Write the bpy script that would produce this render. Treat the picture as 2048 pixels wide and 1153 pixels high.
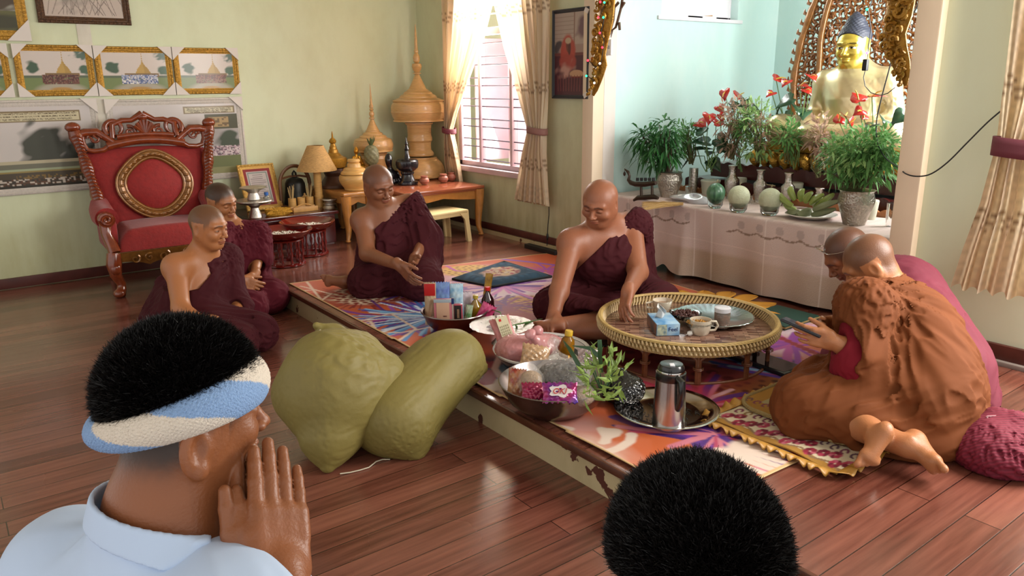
import bpy, bmesh, math, random
import numpy as np
from mathutils import Vector, Matrix, Euler
random.seed(7); np.random.seed(7)
for _o in list(bpy.data.objects): bpy.data.objects.remove(_o, do_unlink=True)
SC = bpy.context.scene
COL = SC.collection
pi = math.pi
def lin(c):
    if isinstance(c, str):
        c = c.lstrip('#'); c = [int(c[i:i+2], 16)/255 for i in (0, 2, 4)]
    return [x/12.92 if x <= .04045 else ((x+.055)/1.055)**2.4 for x in c[:3]]
# ---------------- camera
cam = bpy.data.cameras.new('camera'); camo = bpy.data.objects.new('camera', cam); COL.objects.link(camo)
yaw, pit, rol = 0.64353512, 0.26403367, -0.00963251
F_ = Vector((math.sin(yaw)*math.cos(pit), math.cos(yaw)*math.cos(pit), -math.sin(pit)))
R0 = Vector((math.cos(yaw), -math.sin(yaw), 0)); U0 = R0.cross(F_)
R_ = math.cos(rol)*R0+math.sin(rol)*U0; U_ = -math.sin(rol)*R0+math.cos(rol)*U0
mw = Matrix.Identity(4)
for i in range(3): mw[i][0] = R_[i]; mw[i][1] = U_[i]; mw[i][2] = -F_[i]
mw.translation = Vector((0, 0, 1.6))
camo.matrix_world = mw
cam.sensor_width = 36; cam.lens = 1527.43/2048*36; cam.clip_start = .05; cam.clip_end = 200
SC.camera = camo
# ---------------- view
SC.view_settings.view_transform = 'Standard'; SC.view_settings.look = 'None'
SC.view_settings.exposure = .45; SC.view_settings.gamma = 1
# ---------------- world
W = bpy.data.worlds.new('sky'); SC.world = W; W.use_nodes = True
bg = W.node_tree.nodes['Background']; bg.inputs[0].default_value = (1.0, .97, .93, 1); bg.inputs[1].default_value = .85
# ---------------- lights: daylight entering by the windows
def area(name, loc, to, sx, sy, power, col):
    l = bpy.data.lights.new(name, 'AREA'); l.shape = 'RECTANGLE'; l.size = sx; l.size_y = sy; l.energy = power; l.color = col
    o = bpy.data.objects.new(name, l); COL.objects.link(o); o.location = loc
    d = Vector(to)-Vector(loc); o.rotation_euler = d.to_track_quat('-Z', 'Y').to_euler()
    return o
area('daylight_window', (4.62, 5.95, 1.75), (2.0, 5.0, .6), 1.1, 1.6, 120, (1, .97, .92))
area('daylight_alcove', (5.55, 1.74, 2.05), (5.1, 4.2, 1.0), 1.05, 1.5, 84, (1, .99, .97))
area('daylight_alcove_small', (5.48, 4.9, 2.6), (5.0, 2.8, .9), .9, .7, 26, (1, .99, .97))
area('daylight_right', (4.0, .35, 1.9), (2.0, 2.6, .3), 1.3, 1.7, 105, (1, .96, .9))
SUN = bpy.data.lights.new('sun', 'SUN'); SUN.energy = 2.6; SUN.angle = .02; SUN.color = (1, .93, .82)
so = bpy.data.objects.new('sun', SUN); COL.objects.link(so); so.rotation_euler = Vector((.2, -.62, -.76)).to_track_quat('-Z', 'Y').to_euler()
# ---------------- object helpers
def tag(o, label=None, cat=None, group=None, kind=None):
    if label: o['label'] = label
    if cat: o['category'] = cat
    if group: o['group'] = group
    if kind: o['kind'] = kind
    return o
def thing(name, label, cat, loc=(0, 0, 0), rz=0, group=None):
    o = bpy.data.objects.new(name, None); COL.objects.link(o); o.empty_display_size = .05
    o.location = loc; o.rotation_euler = (0, 0, rz)
    return tag(o, label, cat, group)
def dup(root, loc, rz=None, label=None, scale=None, parent=None, mats=None, group=None):
    r = root.copy(); COL.objects.link(r)
    if parent is not None: r.parent = parent
    else:
        r.location = loc
        if rz is not None: r.rotation_euler = (0, 0, rz) if not hasattr(rz, '__len__') else rz
        if scale is not None: r.scale = (scale,)*3 if not hasattr(scale, '__len__') else scale
        if label: r['label'] = label
        if group: r['group'] = group
    for ch in root.children: dup(ch, None, parent=r)
    return r
def qgrid(nu, nv, closeu=False, closev=False, off=0):
    f = []
    for i in range(nu if closeu else nu-1):
        for j in range(nv if closev else nv-1):
            i2 = (i+1) % nu; j2 = (j+1) % nv
            f.append((off+i*nv+j, off+i2*nv+j, off+i2*nv+j2, off+i*nv+j2))
    return f
class MB:
    def __init__(s): s.v = []; s.f = []; s.c = []; s.m = []; s.cc = None; s.mi = 0
    def add(s, vs, fs, col=None):
        o = len(s.v); s.v += [tuple(map(float, p)) for p in vs]; s.f += [tuple(o+i for i in f) for f in fs]
        s.m += [s.mi]*len(fs)
        s.c += [tuple(col or s.cc or (1, 1, 1))]*len(vs) if not isinstance(col, np.ndarray) else [tuple(c) for c in col]
        return s
    def xf(s, M, start=0):
        for i in range(start, len(s.v)): s.v[i] = tuple(M @ Vector(s.v[i]))
        return s
    def box(s, c, d, rz=0, R=None, col=None, bev=0):
        x, y, z = d[0]/2, d[1]/2, d[2]/2
        if bev > 0:
            bm = bmesh.new(); bmesh.ops.create_cube(bm, size=1); bmesh.ops.scale(bm, vec=d, verts=bm.verts)
            bmesh.ops.bevel(bm, geom=bm.edges[:], offset=bev, segments=2, affect='EDGES', profile=.6)
            vs = [v.co.copy() for v in bm.verts]; bm.verts.index_update(); fs = [tuple(v.index for v in f.verts) for f in bm.faces]; bm.free()
        else:
            vs = [Vector((a*x, b*y, e*z)) for a in (-1, 1) for b in (-1, 1) for e in (-1, 1)]
            fs = [(0, 1, 3, 2), (4, 6, 7, 5), (0, 4, 5, 1), (2, 3, 7, 6), (0, 2, 6, 4), (1, 5, 7, 3)]
        R = R or Matrix.Rotation(rz, 3, 'Z')
        return s.add([R @ v+Vector(c) for v in vs], fs, col)
    def lathe(s, prof, n=32, c=(0, 0, 0), axis=None, col=None, fn=None, sx=1, sy=1):
        k = len(prof); vs = []
        for i in range(n):
            a = 2*pi*i/n
            for (r, z) in prof:
                rr = r*(fn(a, z) if fn else 1)
                vs.append(Vector((rr*math.cos(a)*sx, rr*math.sin(a)*sy, z)))
        if axis is not None:
            q = Vector((0, 0, 1)).rotation_difference(Vector(axis)); vs = [q @ v for v in vs]
        vs = [v+Vector(c) for v in vs]
        return s.add(vs, qgrid(n, k, True), col)
    def tube(s, pts, r, n=8, closed=False, col=None, caps=True, flat=1, up=None):
        P = [Vector(p) for p in pts]; k = len(P); vs = []
        rs = r if hasattr(r, '__len__') else [r]*k
        u = None
        for i in range(k):
            if closed: t = (P[(i+1) % k]-P[i-1])
            else: t = P[min(i+1, k-1)]-P[max(i-1, 0)]
            if t.length < 1e-9: t = Vector((0, 0, 1))
            t.normalize()
            if up is not None: u = Vector(up)
            if u is None: u = t.orthogonal()
            u = (u-t*u.dot(t))
            if u.length < 1e-6: u = t.orthogonal()
            u.normalize(); w = t.cross(u)
            for j in range(n):
                a = 2*pi*j/n
                vs.append(P[i]+u*(math.cos(a)*rs[i]*flat)+w*(math.sin(a)*rs[i]))
        fs = qgrid(k, n, closed, True)
        if caps and not closed: fs += [tuple(range(n-1, -1, -1)), tuple((k-1)*n+j for j in range(n))]
        return s.add(vs, fs, col)
    def cyl(s, a, b, r, r2=None, n=16, col=None):
        return s.tube([a, b], [r, r if r2 is None else r2], n, col=col)
    def ell(s, c, r, n=16, col=None, R=None, fn=None):
        rr = r if hasattr(r, '__len__') else (r,)*3
        m = max(4, n//2); vs = []
        for i in range(n):
            for j in range(m+1):
                th = pi*j/m; a = 2*pi*i/n; d = Vector((math.sin(th)*math.cos(a), math.sin(th)*math.sin(a), math.cos(th)))
                k = fn(d) if fn else 1
                v = Vector((d.x*rr[0]*k, d.y*rr[1]*k, d.z*rr[2]*k))
                if R: v = R @ v
                vs.append(v+Vector(c))
        return s.add(vs, [tuple(reversed(f)) for f in qgrid(n, m+1, True)], col)
    def grid(s, fn, nu, nv, col=None, closeu=False):
        vs = [fn(i/(nu if closeu else nu-1), j/(nv-1)) for i in range(nu) for j in range(nv)]
        return s.add(vs, qgrid(nu, nv, closeu), col)
    def poly(s, pts, d, thick, col=None):
        # pts 3D outline, extruded along vector d*thick
        n = len(pts); a = [Vector(p) for p in pts]; dv = Vector(d)*thick; b = [p+dv for p in a]
        return s.add(a+b, [tuple(range(n-1, -1, -1)), tuple(range(n, 2*n))]+[(i, (i+1) % n, n+(i+1) % n, n+i) for i in range(n)], col)
    def build(s, name, mat, parent=None, smooth=True, ang=50, world=False, merge=False, thick=0, label=None, sub=0):
        if parent is not None and world:
            Mi = (Matrix.Translation(parent_loc(parent)) @ Matrix.Rotation(parent_rz(parent), 4, 'Z')).inverted()
            s.xf(Mi)
        me = bpy.data.meshes.new(name); me.from_pydata(s.v, [], s.f)
        if any(c != (1, 1, 1) for c in s.c):
            ca = me.color_attributes.new('Col', 'FLOAT_COLOR', 'POINT')
            arr = np.ones((len(s.v), 4), np.float32); arr[:, :3] = np.array(s.c, np.float32); ca.data.foreach_set('color', arr.ravel())
        mats = mat if isinstance(mat, (list, tuple)) else [mat]
        for m in mats: me.materials.append(m)
        if len(mats) > 1: me.polygons.foreach_set('material_index', s.m)
        if merge:
            bm = bmesh.new(); bm.from_mesh(me); bmesh.ops.remove_doubles(bm, verts=bm.verts, dist=1e-5); bmesh.ops.recalc_face_normals(bm, faces=bm.faces); bm.to_mesh(me); bm.free()
        if smooth:
            me.shade_smooth(); me.set_sharp_from_angle(angle=math.radians(ang))
        me.update()
        o = bpy.data.objects.new(name, me); COL.objects.link(o)
        if parent is not None: o.parent = parent
        if thick: md = o.modifiers.new('solid', 'SOLIDIFY'); md.thickness = thick; md.offset = 0
        if sub: md = o.modifiers.new('sub', 'SUBSURF'); md.levels = sub; md.render_levels = sub
        if label: o['label'] = label
        return o
def parent_loc(p):
    v = Vector((0, 0, 0))
    while p is not None: v = v+p.location; p = p.parent
    return v
def parent_rz(p):
    a = 0
    while p is not None: a += p.rotation_euler[2]; p = p.parent
    return a
def struct(name, mb, mat, **k):
    o = mb.build(name, mat, **k); o['kind'] = 'structure'; return o
# ---------------- materials
MATS = {}
def M(name, col=(.8, .8, .8), rough=.5, metal=0, var=0, vs=6, bump=0, bs=60, attr=False, spec=None, trans=0, coat=0, emit=0, sheen=0, sss=0, col2=None, stretch=None, alpha=1, ior=None, wave=None, detail=3):
    if name in MATS: return MATS[name]
    m = bpy.data.materials.new(name); m.use_nodes = True; nt = m.node_tree; N = nt.nodes; L = nt.links
    b = N['Principled BSDF']; c = lin(col) if isinstance(col, str) else list(col[:3])
    b.inputs['Base Color'].default_value = (*c, 1); b.inputs['Roughness'].default_value = rough; b.inputs['Metallic'].default_value = metal
    if spec is not None: b.inputs['Specular IOR Level'].default_value = spec
    if trans: b.inputs['Transmission Weight'].default_value = trans
    if coat: b.inputs['Coat Weight'].default_value = coat; b.inputs['Coat Roughness'].default_value = .1
    if sheen: b.inputs['Sheen Weight'].default_value = sheen
    if ior: b.inputs['IOR'].default_value = ior
    if sss: b.inputs['Subsurface Weight'].default_value = sss; b.inputs['Subsurface Radius'].default_value = (.9, .35, .2); b.inputs['Subsurface Scale'].default_value = .01
    if alpha < 1: b.inputs['Alpha'].default_value = alpha
    tc = N.new('ShaderNodeTexCoord'); mp = N.new('ShaderNodeMapping'); L.new(tc.outputs['Object'], mp.inputs[0])
    if stretch: mp.inputs['Scale'].default_value = stretch
    src = None
    if attr:
        a = N.new('ShaderNodeAttribute'); a.attribute_name = 'Col'; src = a.outputs['Color']
    if var or col2:
        n = N.new('ShaderNodeTexNoise'); n.inputs['Scale'].default_value = vs; n.inputs['Detail'].default_value = detail+1; L.new(mp.outputs[0], n.inputs['Vector'])
        mx = N.new('ShaderNodeMix'); mx.data_type = 'RGBA'
        if col2:
            rp = N.new('ShaderNodeMapRange'); rp.inputs[1].default_value = .35; rp.inputs[2].default_value = .65; L.new(n.outputs[0], rp.inputs[0])
            L.new(rp.outputs[0], mx.inputs[0]); mx.inputs[6].default_value = (*c, 1); c2 = lin(col2) if isinstance(col2, str) else col2; mx.inputs[7].default_value = (*c2[:3], 1)
            if src: L.new(src, mx.inputs[6])
        else:
            mx.blend_type = 'MULTIPLY'; mx.inputs[0].default_value = 1
            rp = N.new('ShaderNodeMapRange'); rp.inputs[1].default_value = .25; rp.inputs[2].default_value = .75; rp.inputs[3].default_value = 1-var; rp.inputs[4].default_value = 1+var*.35
            L.new(n.outputs[0], rp.inputs[0]); mx.inputs[6].default_value = (*c, 1)
            if src: L.new(src, mx.inputs[6])
            L.new(rp.outputs[0], mx.inputs[7])
        src = mx.outputs[2]
    if src: L.new(src, b.inputs['Base Color'])
    if emit:
        b.inputs['Emission Strength'].default_value = emit; b.inputs['Emission Color'].default_value = (*c, 1)
    if bump:
        n = N.new('ShaderNodeTexNoise'); n.inputs['Scale'].default_value = bs; n.inputs['Detail'].default_value = detail; L.new(mp.outputs[0], n.inputs['Vector'])
        bp = N.new('ShaderNodeBump'); bp.inputs['Strength'].default_value = min(1, bump); bp.inputs['Distance'].default_value = .01; L.new(n.outputs[0], bp.inputs['Height']); L.new(bp.outputs[0], b.inputs['Normal'])
    if wave:   # woven / ribbed bump: scale, strength, direction
        w = N.new('ShaderNodeTexWave'); w.inputs['Scale'].default_value = wave[0]; w.bands_direction = wave[2]; w.inputs['Distortion'].default_value = .4; L.new(mp.outputs[0], w.inputs['Vector'])
        bp = N.new('ShaderNodeBump'); bp.inputs['Strength'].default_value = wave[1]; bp.inputs['Distance'].default_value = .005; L.new(w.outputs[1], bp.inputs['Height']); L.new(bp.outputs[0], b.inputs['Normal'])
    MATS[name] = m
    return m
# ---------------- implicit surfaces (pointwise distance fields, meshed by surface nets)
def V3(*a): return np.array(a, float)
def f_cap(p, a, b, ra, rb):
    a = np.asarray(a, float); b = np.asarray(b, float); ba = b-a; l2 = ba@ba
    t = np.clip(((p-a)@ba)/max(l2, 1e-12), 0, 1)
    d = p-a-t[:, None]*ba
    return np.sqrt((d*d).sum(1))-(ra+(rb-ra)*t)
def f_ell(p, c, r, R=None):
    q = p-np.asarray(c, float)
    if R is not None: q = q@R
    r = np.asarray(r, float)
    k0 = np.sqrt(((q/r)**2).sum(1)); k1 = np.sqrt(((q/(r*r))**2).sum(1))+1e-9
    return k0*(k0-1)/k1
def f_box(p, c, hd, rd, R=None):
    q = p-np.asarray(c, float)
    if R is not None: q = q@R
    q = np.abs(q)-(np.asarray(hd, float)-rd)
    return np.sqrt((np.maximum(q, 0)**2).sum(1))+np.minimum(q.max(1), 0)-rd
def smin(a, b, k):
    if k <= 0: return np.minimum(a, b)
    h = np.maximum(k-np.abs(a-b), 0)/k
    return np.minimum(a, b)-h*h*k*.25
def smax(a, b, k): return -smin(-a, -b, k)
def rotm(ax=0, ay=0, az=0): return np.array(Euler((ax, ay, az)).to_matrix())
_rs = np.random.RandomState(3)
_ND = _rs.normal(size=(24, 3)); _ND /= np.linalg.norm(_ND, axis=1)[:, None]; _NP = _rs.uniform(0, 6.28, 24); _NF = np.repeat([1, 1.9, 3.7], 8)
def nz(p, s, seed=0, octs=3):
    o = 0; a = 1
    for k in range(octs):
        sl = slice(k*8, k*8+8)
        o = o+a*np.sin((p@_ND[sl].T)*(s*_NF[sl])+_NP[sl]+seed*1.7+np.sin((p@_ND[(sl.start+3) % 16])*s*.9)[:, None]*1.3).sum(1)/4
        a *= .5
    return o/1.6
def nets(fn, lo, hi, h, amp=0.01):
    lo = np.array(lo, float); hi = np.array(hi, float); B = 8
    nb = np.maximum(1, np.ceil((hi-lo)/h/B).astype(int)); n = nb*B
    bi = np.stack(np.meshgrid(*[np.arange(k) for k in nb], indexing='ij'), -1).reshape(-1, 3)
    ctr = lo+(bi*B+(B-1)/2)*h
    dc = fn(ctr); act = np.abs(dc) < B*h*.87*1.25+amp
    vals = np.repeat(np.repeat(np.repeat(dc.reshape(nb), B, 0), B, 1), B, 2).astype(np.float32)
    off = np.stack(np.meshgrid(*[np.arange(B)]*3, indexing='ij'), -1).reshape(-1, 3)
    ab = bi[act]
    for s in range(0, len(ab), 600):
        idx = (ab[s:s+600, None, :]*B+off[None]).reshape(-1, 3)
        vals[idx[:, 0], idx[:, 1], idx[:, 2]] = fn(lo+idx*h)
    s = vals < 0
    cnt = np.zeros(n-1, np.int8)
    for a in (0, 1):
        for b in (0, 1):
            for c in (0, 1): cnt += s[a:n[0]-1+a, b:n[1]-1+b, c:n[2]-1+c]
    cells = np.argwhere((cnt > 0) & (cnt < 8))
    if len(cells) == 0: return np.zeros((0, 3)), np.zeros((0, 4), int)
    vid = -np.ones(n-1, np.int32); vid[cells[:, 0], cells[:, 1], cells[:, 2]] = np.arange(len(cells))
    acc = np.zeros((len(cells), 3)); w = np.zeros(len(cells))
    for ax in range(3):
        o1, o2 = [k for k in range(3) if k != ax]
        for a in (0, 1):
            for b in (0, 1):
                c0 = cells.copy(); c0[:, o1] += a; c0[:, o2] += b; c1 = c0.copy(); c1[:, ax] += 1
                v0 = vals[c0[:, 0], c0[:, 1], c0[:, 2]]; v1 = vals[c1[:, 0], c1[:, 1], c1[:, 2]]
                m = (v0 < 0) != (v1 < 0); t = np.where(m, v0/(v0-v1+1e-20), 0)
                pt = c0.astype(float); pt[:, ax] += t
                acc += pt*m[:, None]; w += m
    V = lo+acc/w[:, None]*h
    Q = []
    for ax in range(3):
        o1, o2 = (ax+1) % 3, (ax+2) % 3
        sl0 = [slice(None)]*3; sl1 = [slice(None)]*3; sl0[ax] = slice(0, n[ax]-1); sl1[ax] = slice(1, n[ax])
        e = np.argwhere(s[tuple(sl0)] != s[tuple(sl1)])
        e = e[(e[:, o1] > 0) & (e[:, o2] > 0) & (e[:, o1] < n[o1]-1) & (e[:, o2] < n[o2]-1)]
        if len(e) == 0: continue
        def at(d1, d2):
            q = e.copy(); q[:, o1] -= d1; q[:, o2] -= d2; return vid[q[:, 0], q[:, 1], q[:, 2]]
        q = np.stack([at(1, 1), at(0, 1), at(0, 0), at(1, 0)], 1)
        fl = ~s[e[:, 0], e[:, 1], e[:, 2]]
        q[fl] = q[fl][:, ::-1]
        Q.append(q)
    Q = np.concatenate(Q); Q = Q[(Q >= 0).all(1)]
    return V, Q
def npmesh(name, parts, mat, parent=None, colfn=None, label=None, smoothit=0):
    """parts: list of (V,Q); world coordinates, moved into the parent's frame"""
    Vs = []; Qs = []; o = 0
    for V, Q in parts: Vs.append(V); Qs.append(Q+o); o += len(V)
    V = np.concatenate(Vs); Q = np.concatenate(Qs)
    cols = colfn(V) if colfn else None
    if parent is not None:
        Mi = (Matrix.Translation(parent_loc(parent)) @ Matrix.Rotation(parent_rz(parent), 4, 'Z')).inverted()
        A = np.array(Mi); V = V@A[:3, :3].T+A[:3, 3]
    me = bpy.data.meshes.new(name)
    me.vertices.add(len(V)); me.vertices.foreach_set('co', V.astype(np.float32).ravel())
    me.loops.add(len(Q)*4); me.loops.foreach_set('vertex_index', Q.astype(np.int32).ravel())
    me.polygons.add(len(Q)); me.polygons.foreach_set('loop_start', np.arange(len(Q), dtype=np.int32)*4)
    me.update(calc_edges=True); me.validate()
    me.shade_smooth()
    if cols is not None:
        ca = me.color_attributes.new('Col', 'FLOAT_COLOR', 'POINT'); arr = np.ones((len(V), 4), np.float32); arr[:, :3] = cols; ca.data.foreach_set('color', arr.ravel())
    me.materials.append(mat)
    ob = bpy.data.objects.new(name, me); COL.objects.link(ob)
    if parent is not None: ob.parent = parent
    if label: ob['label'] = label
    return ob
def field(prims, k=.03):
    """prims: ('c',a,b,ra,rb[,k]) ('e',c,r,R[,k]) ('b',c,h,rd,R[,k]) smooth union; prefix '-' subtracts"""
    pr = []
    for q in prims:
        t = q[0]; neg = t[0] == '-'; t = t.lstrip('-'); kk = q[5] if len(q) > 5 else k
        if t == 'c':
            a, b = np.array(q[1], float), np.array(q[2], float); c = (a+b)/2; R = np.linalg.norm(a-b)/2+max(q[3], q[4])
            g = (lambda p, q=q: f_cap(p, q[1], q[2], q[3], q[4]))
        elif t == 'e':
            c = np.array(q[1], float); R = max(q[2]); RR = q[3] if len(q) > 3 else None; kk = q[4] if len(q) > 4 else k
            g = (lambda p, q=q, RR=RR: f_ell(p, q[1], q[2], RR))
        else:
            c = np.array(q[1], float); R = np.linalg.norm(q[2]); g = (lambda p, q=q: f_box(p, q[1], q[2], q[3], q[4] if len(q) > 4 else None))
        pr.append((neg, g, c, R, kk))
    def fn(p):
        d = np.full(len(p), 10.0)
        for neg, g, c, R, kk in pr:
            if neg:
                m = ((p-c)**2).sum(1) < (R+.05+kk)**2
                if m.any(): d[m] = smax(d[m], -g(p[m]), kk)
            else:
                # far points: bound only
                dist = np.sqrt(((p-c)**2).sum(1))-R
                m = dist < .08+kk
                if (~m).any(): d[~m] = np.minimum(d[~m], np.maximum(dist[~m], .05))
                if m.any(): d[m] = smin(d[m], g(p[m]), kk)
        return d
    return fn
# ================= the setting
H_ = .165; YL = 7.285; XW = 4.26; XE = 1.92
def plank_mat(name, c1, c2, rough=.22, w=.115, ln=2.6):
    m = bpy.data.materials.new(name); m.use_nodes = True; N = m.node_tree.nodes; L = m.node_tree.links; b = N['Principled BSDF']
    tc = N.new('ShaderNodeTexCoord'); mp = N.new('ShaderNodeMapping'); L.new(tc.outputs['Object'], mp.inputs[0])
    br = N.new('ShaderNodeTexBrick'); br.inputs['Scale'].default_value = 1; br.inputs['Brick Width'].default_value = ln; br.inputs['Row Height'].default_value = w
    br.inputs['Mortar Size'].default_value = .0022; br.inputs['Mortar Smooth'].default_value = .2; br.inputs['Bias'].default_value = 0; br.offset = .37
    br.inputs['Color1'].default_value = (0, 0, 0, 1); br.inputs['Color2'].default_value = (1, 1, 1, 1); br.inputs['Mortar'].default_value = (.5, .5, .5, 1)
    L.new(mp.outputs[0], br.inputs['Vector'])
    mp2 = N.new('ShaderNodeMapping'); mp2.inputs['Scale'].default_value = (1.2, 18, 6); L.new(tc.outputs['Object'], mp2.inputs[0])
    n = N.new('ShaderNodeTexNoise'); n.inputs['Scale'].default_value = 2.2; n.inputs['Detail'].default_value = 6; L.new(mp2.outputs[0], n.inputs['Vector'])
    n2 = N.new('ShaderNodeTexNoise'); n2.inputs['Scale'].default_value = 1.1; n2.inputs['Detail'].default_value = 3; L.new(mp.outputs[0], n2.inputs['Vector'])
    ad = N.new('ShaderNodeMath'); ad.operation = 'MULTIPLY_ADD'; L.new(br.outputs['Color'], ad.inputs[0]); ad.inputs[1].default_value = .42; L.new(n.outputs[0], ad.inputs[2])
    ad2 = N.new('ShaderNodeMath'); ad2.operation = 'MULTIPLY_ADD'; L.new(n2.outputs[0], ad2.inputs[0]); ad2.inputs[1].default_value = .5; L.new(ad.outputs[0], ad2.inputs[2])
    mr = N.new('ShaderNodeMapRange'); L.new(ad2.outputs[0], mr.inputs[0]); mr.inputs[1].default_value = .55; mr.inputs[2].default_value = 1.32
    rp = N.new('ShaderNodeValToRGB')
    rp.color_ramp.elements[0].color = (*lin(c1), 1); rp.color_ramp.elements[1].color = (*lin(c2), 1); L.new(mr.outputs[0], rp.inputs[0])
    mx = N.new('ShaderNodeMix'); mx.data_type = 'RGBA'; L.new(br.outputs['Fac'], mx.inputs[0]); L.new(rp.outputs[0], mx.inputs[6]); mx.inputs[7].default_value = (*lin('#2a0f08'), 1)
    L.new(mx.outputs[2], b.inputs['Base Color'])
    rr = N.new('ShaderNodeMapRange'); L.new(n2.outputs[0], rr.inputs[0]); rr.inputs[1].default_value = .3; rr.inputs[2].default_value = .7; rr.inputs[3].default_value = rough*.75; rr.inputs[4].default_value = rough*1.5
    L.new(rr.outputs[0], b.inputs['Roughness']); b.inputs['Coat Weight'].default_value = .35; b.inputs['Coat Roughness'].default_value = .12
    sb = N.new('ShaderNodeMath'); sb.operation = 'MULTIPLY_ADD'; L.new(br.outputs['Fac'], sb.inputs[0]); sb.inputs[1].default_value = -1.2; L.new(n.outputs[0], sb.inputs[2])
    bp = N.new('ShaderNodeBump'); bp.inputs['Strength'].default_value = .25; bp.inputs['Distance'].default_value = .004; L.new(sb.outputs[0], bp.inputs['Height']); L.new(bp.outputs[0], b.inputs['Normal'])
    return m
floor_mat = plank_mat('red_plank_floor', '#4a221a', '#8a5444')
def plaster(name, col, dirt_bounce, dirt_amt=.35, grime_bounce_h=None, chips=None):
    m = bpy.data.materials.new(name); m.use_nodes = True; N = m.node_tree.nodes; L = m.node_tree.links; b = N['Principled BSDF']; b.inputs['Roughness'].default_value = .6
    tc = N.new('ShaderNodeTexCoord')
    mp = N.new('ShaderNodeMapping'); mp.inputs['Scale'].default_value = (1.6, 1.6, .8); L.new(tc.outputs['Object'], mp.inputs[0])
    n = N.new('ShaderNodeTexNoise'); n.inputs['Scale'].default_value = 2.3; n.inputs['Detail'].default_value = 7; n.inputs['Roughness'].default_value = .62; L.new(mp.outputs[0], n.inputs['Vector'])
    r = N.new('ShaderNodeMapRange'); L.new(n.outputs[0], r.inputs[0]); r.inputs[1].default_value = .45; r.inputs[2].default_value = .8; r.inputs[3].default_value = 0; r.inputs[4].default_value = dirt_amt
    fac = r.outputs[0]
    if grime_bounce_h:  # lower wall tone: grime plus warm floor bounce painted into the colour
        sx = N.new('ShaderNodeSeparateXYZ'); L.new(tc.outputs['Object'], sx.inputs[0])
        g = N.new('ShaderNodeMapRange'); L.new(sx.outputs[2], g.inputs[0]); g.inputs[1].default_value = grime_bounce_h[0]; g.inputs[2].default_value = grime_bounce_h[1]; g.inputs[3].default_value = grime_bounce_h[2]; g.inputs[4].default_value = 0
        n3 = N.new('ShaderNodeTexNoise'); n3.inputs['Scale'].default_value = 5; n3.inputs['Detail'].default_value = 5
        mp3 = N.new('ShaderNodeMapping'); mp3.inputs['Scale'].default_value = (2.5, 2.5, .5); L.new(tc.outputs['Object'], mp3.inputs[0]); L.new(mp3.outputs[0], n3.inputs['Vector'])
        mm = N.new('ShaderNodeMath'); mm.operation = 'MULTIPLY'; L.new(g.outputs[0], mm.inputs[0]); L.new(n3.outputs[0], mm.inputs[1])
        aa = N.new('ShaderNodeMath'); aa.operation = 'ADD'; aa.use_clamp = True; L.new(fac, aa.inputs[0]); L.new(mm.outputs[0], aa.inputs[1]); fac = aa.outputs[0]
    mx = N.new('ShaderNodeMix'); mx.data_type = 'RGBA'; mx.inputs[6].default_value = (*lin(col), 1); mx.inputs[7].default_value = (*lin(dirt_bounce), 1); L.new(fac, mx.inputs[0]); out = mx.outputs[2]
    if chips:
        nc = N.new('ShaderNodeTexNoise'); nc.inputs['Scale'].default_value = chips[1]; nc.inputs['Detail'].default_value = 5; L.new(tc.outputs['Object'], nc.inputs['Vector'])
        rc = N.new('ShaderNodeMapRange'); L.new(nc.outputs[0], rc.inputs[0]); rc.inputs[1].default_value = chips[2]; rc.inputs[2].default_value = chips[2]+.01
        m2 = N.new('ShaderNodeMix'); m2.data_type = 'RGBA'; L.new(rc.outputs[0], m2.inputs[0]); L.new(out, m2.inputs[6]); m2.inputs[7].default_value = (*lin(chips[0]), 1); out = m2.outputs[2]
    L.new(out, b.inputs['Base Color'])
    bp = N.new('ShaderNodeBump'); bp.inputs['Strength'].default_value = .15; bp.inputs['Distance'].default_value = .01; L.new(n.outputs[0], bp.inputs['Height']); L.new(bp.outputs[0], b.inputs['Normal'])
    return m
green = plaster('green_wall_paint', '#d2d8b6', '#aeab78', .3, (.1, .95, .95))
green_w = plaster('green_wall_paint_stained', '#c8cba8', '#9a8e66', .4, (.3, 1.3, 1.0))
green_r = plaster('pale_green_wall_paint', '#d2dabf', '#c0c4a4', .3, (.2, 1.1, .3))
teal = plaster('turquoise_wall_paint', '#bcd8d5', '#d2e2de', .6)
cream = plaster('cream_pillar_paint', '#e2cdb2', '#c9b294', .3)
offw = plaster('white_reveal_paint', '#d5cdc6', '#b0a89c', .3)
edge_mat = plaster('cream_step_paint', '#bfae86', '#8f7c52', .5, None, ('#54281a', 8, .66))
ceil_mat = M('ceiling_board', '#d9d2c0', .8)
base_mat = M('baseboard_wood', '#5a2a22', .45, var=.4, vs=9)
wood_edge = M('step_nosing_wood', '#5a3220', .35, var=.4, vs=12)
def slab(name, x0, x1, y0, y1, z0, z1, mat, **k):
    m = MB(); m.box(((x0+x1)/2, (y0+y1)/2, (z0+z1)/2), (x1-x0, y1-y0, z1-z0)); return struct(name, m, mat, smooth=False, **k)
slab('floor', -2.5, XE, -1.2, YL, -.08, 0, floor_mat)
slab('floor', XE-.012, 6.75, -1.2, YL, H_-.03, H_, floor_mat)
slab('trim_1', XE, XE+.06, -1.2, YL, 0, H_-.03, edge_mat)
m = MB(); m.box((XE-.016, (YL-1.2)/2, H_-.016), (.02, YL+1.2, .034), bev=.006); struct('trim_2', m, wood_edge)
CE = 3.25
slab('wall_left', -2.5, 6.0, YL, YL+.12, 0, CE, green)
slab('ceiling', -2.5, 6.8, -.6, YL+.1, CE, CE+.06, ceil_mat)
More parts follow.
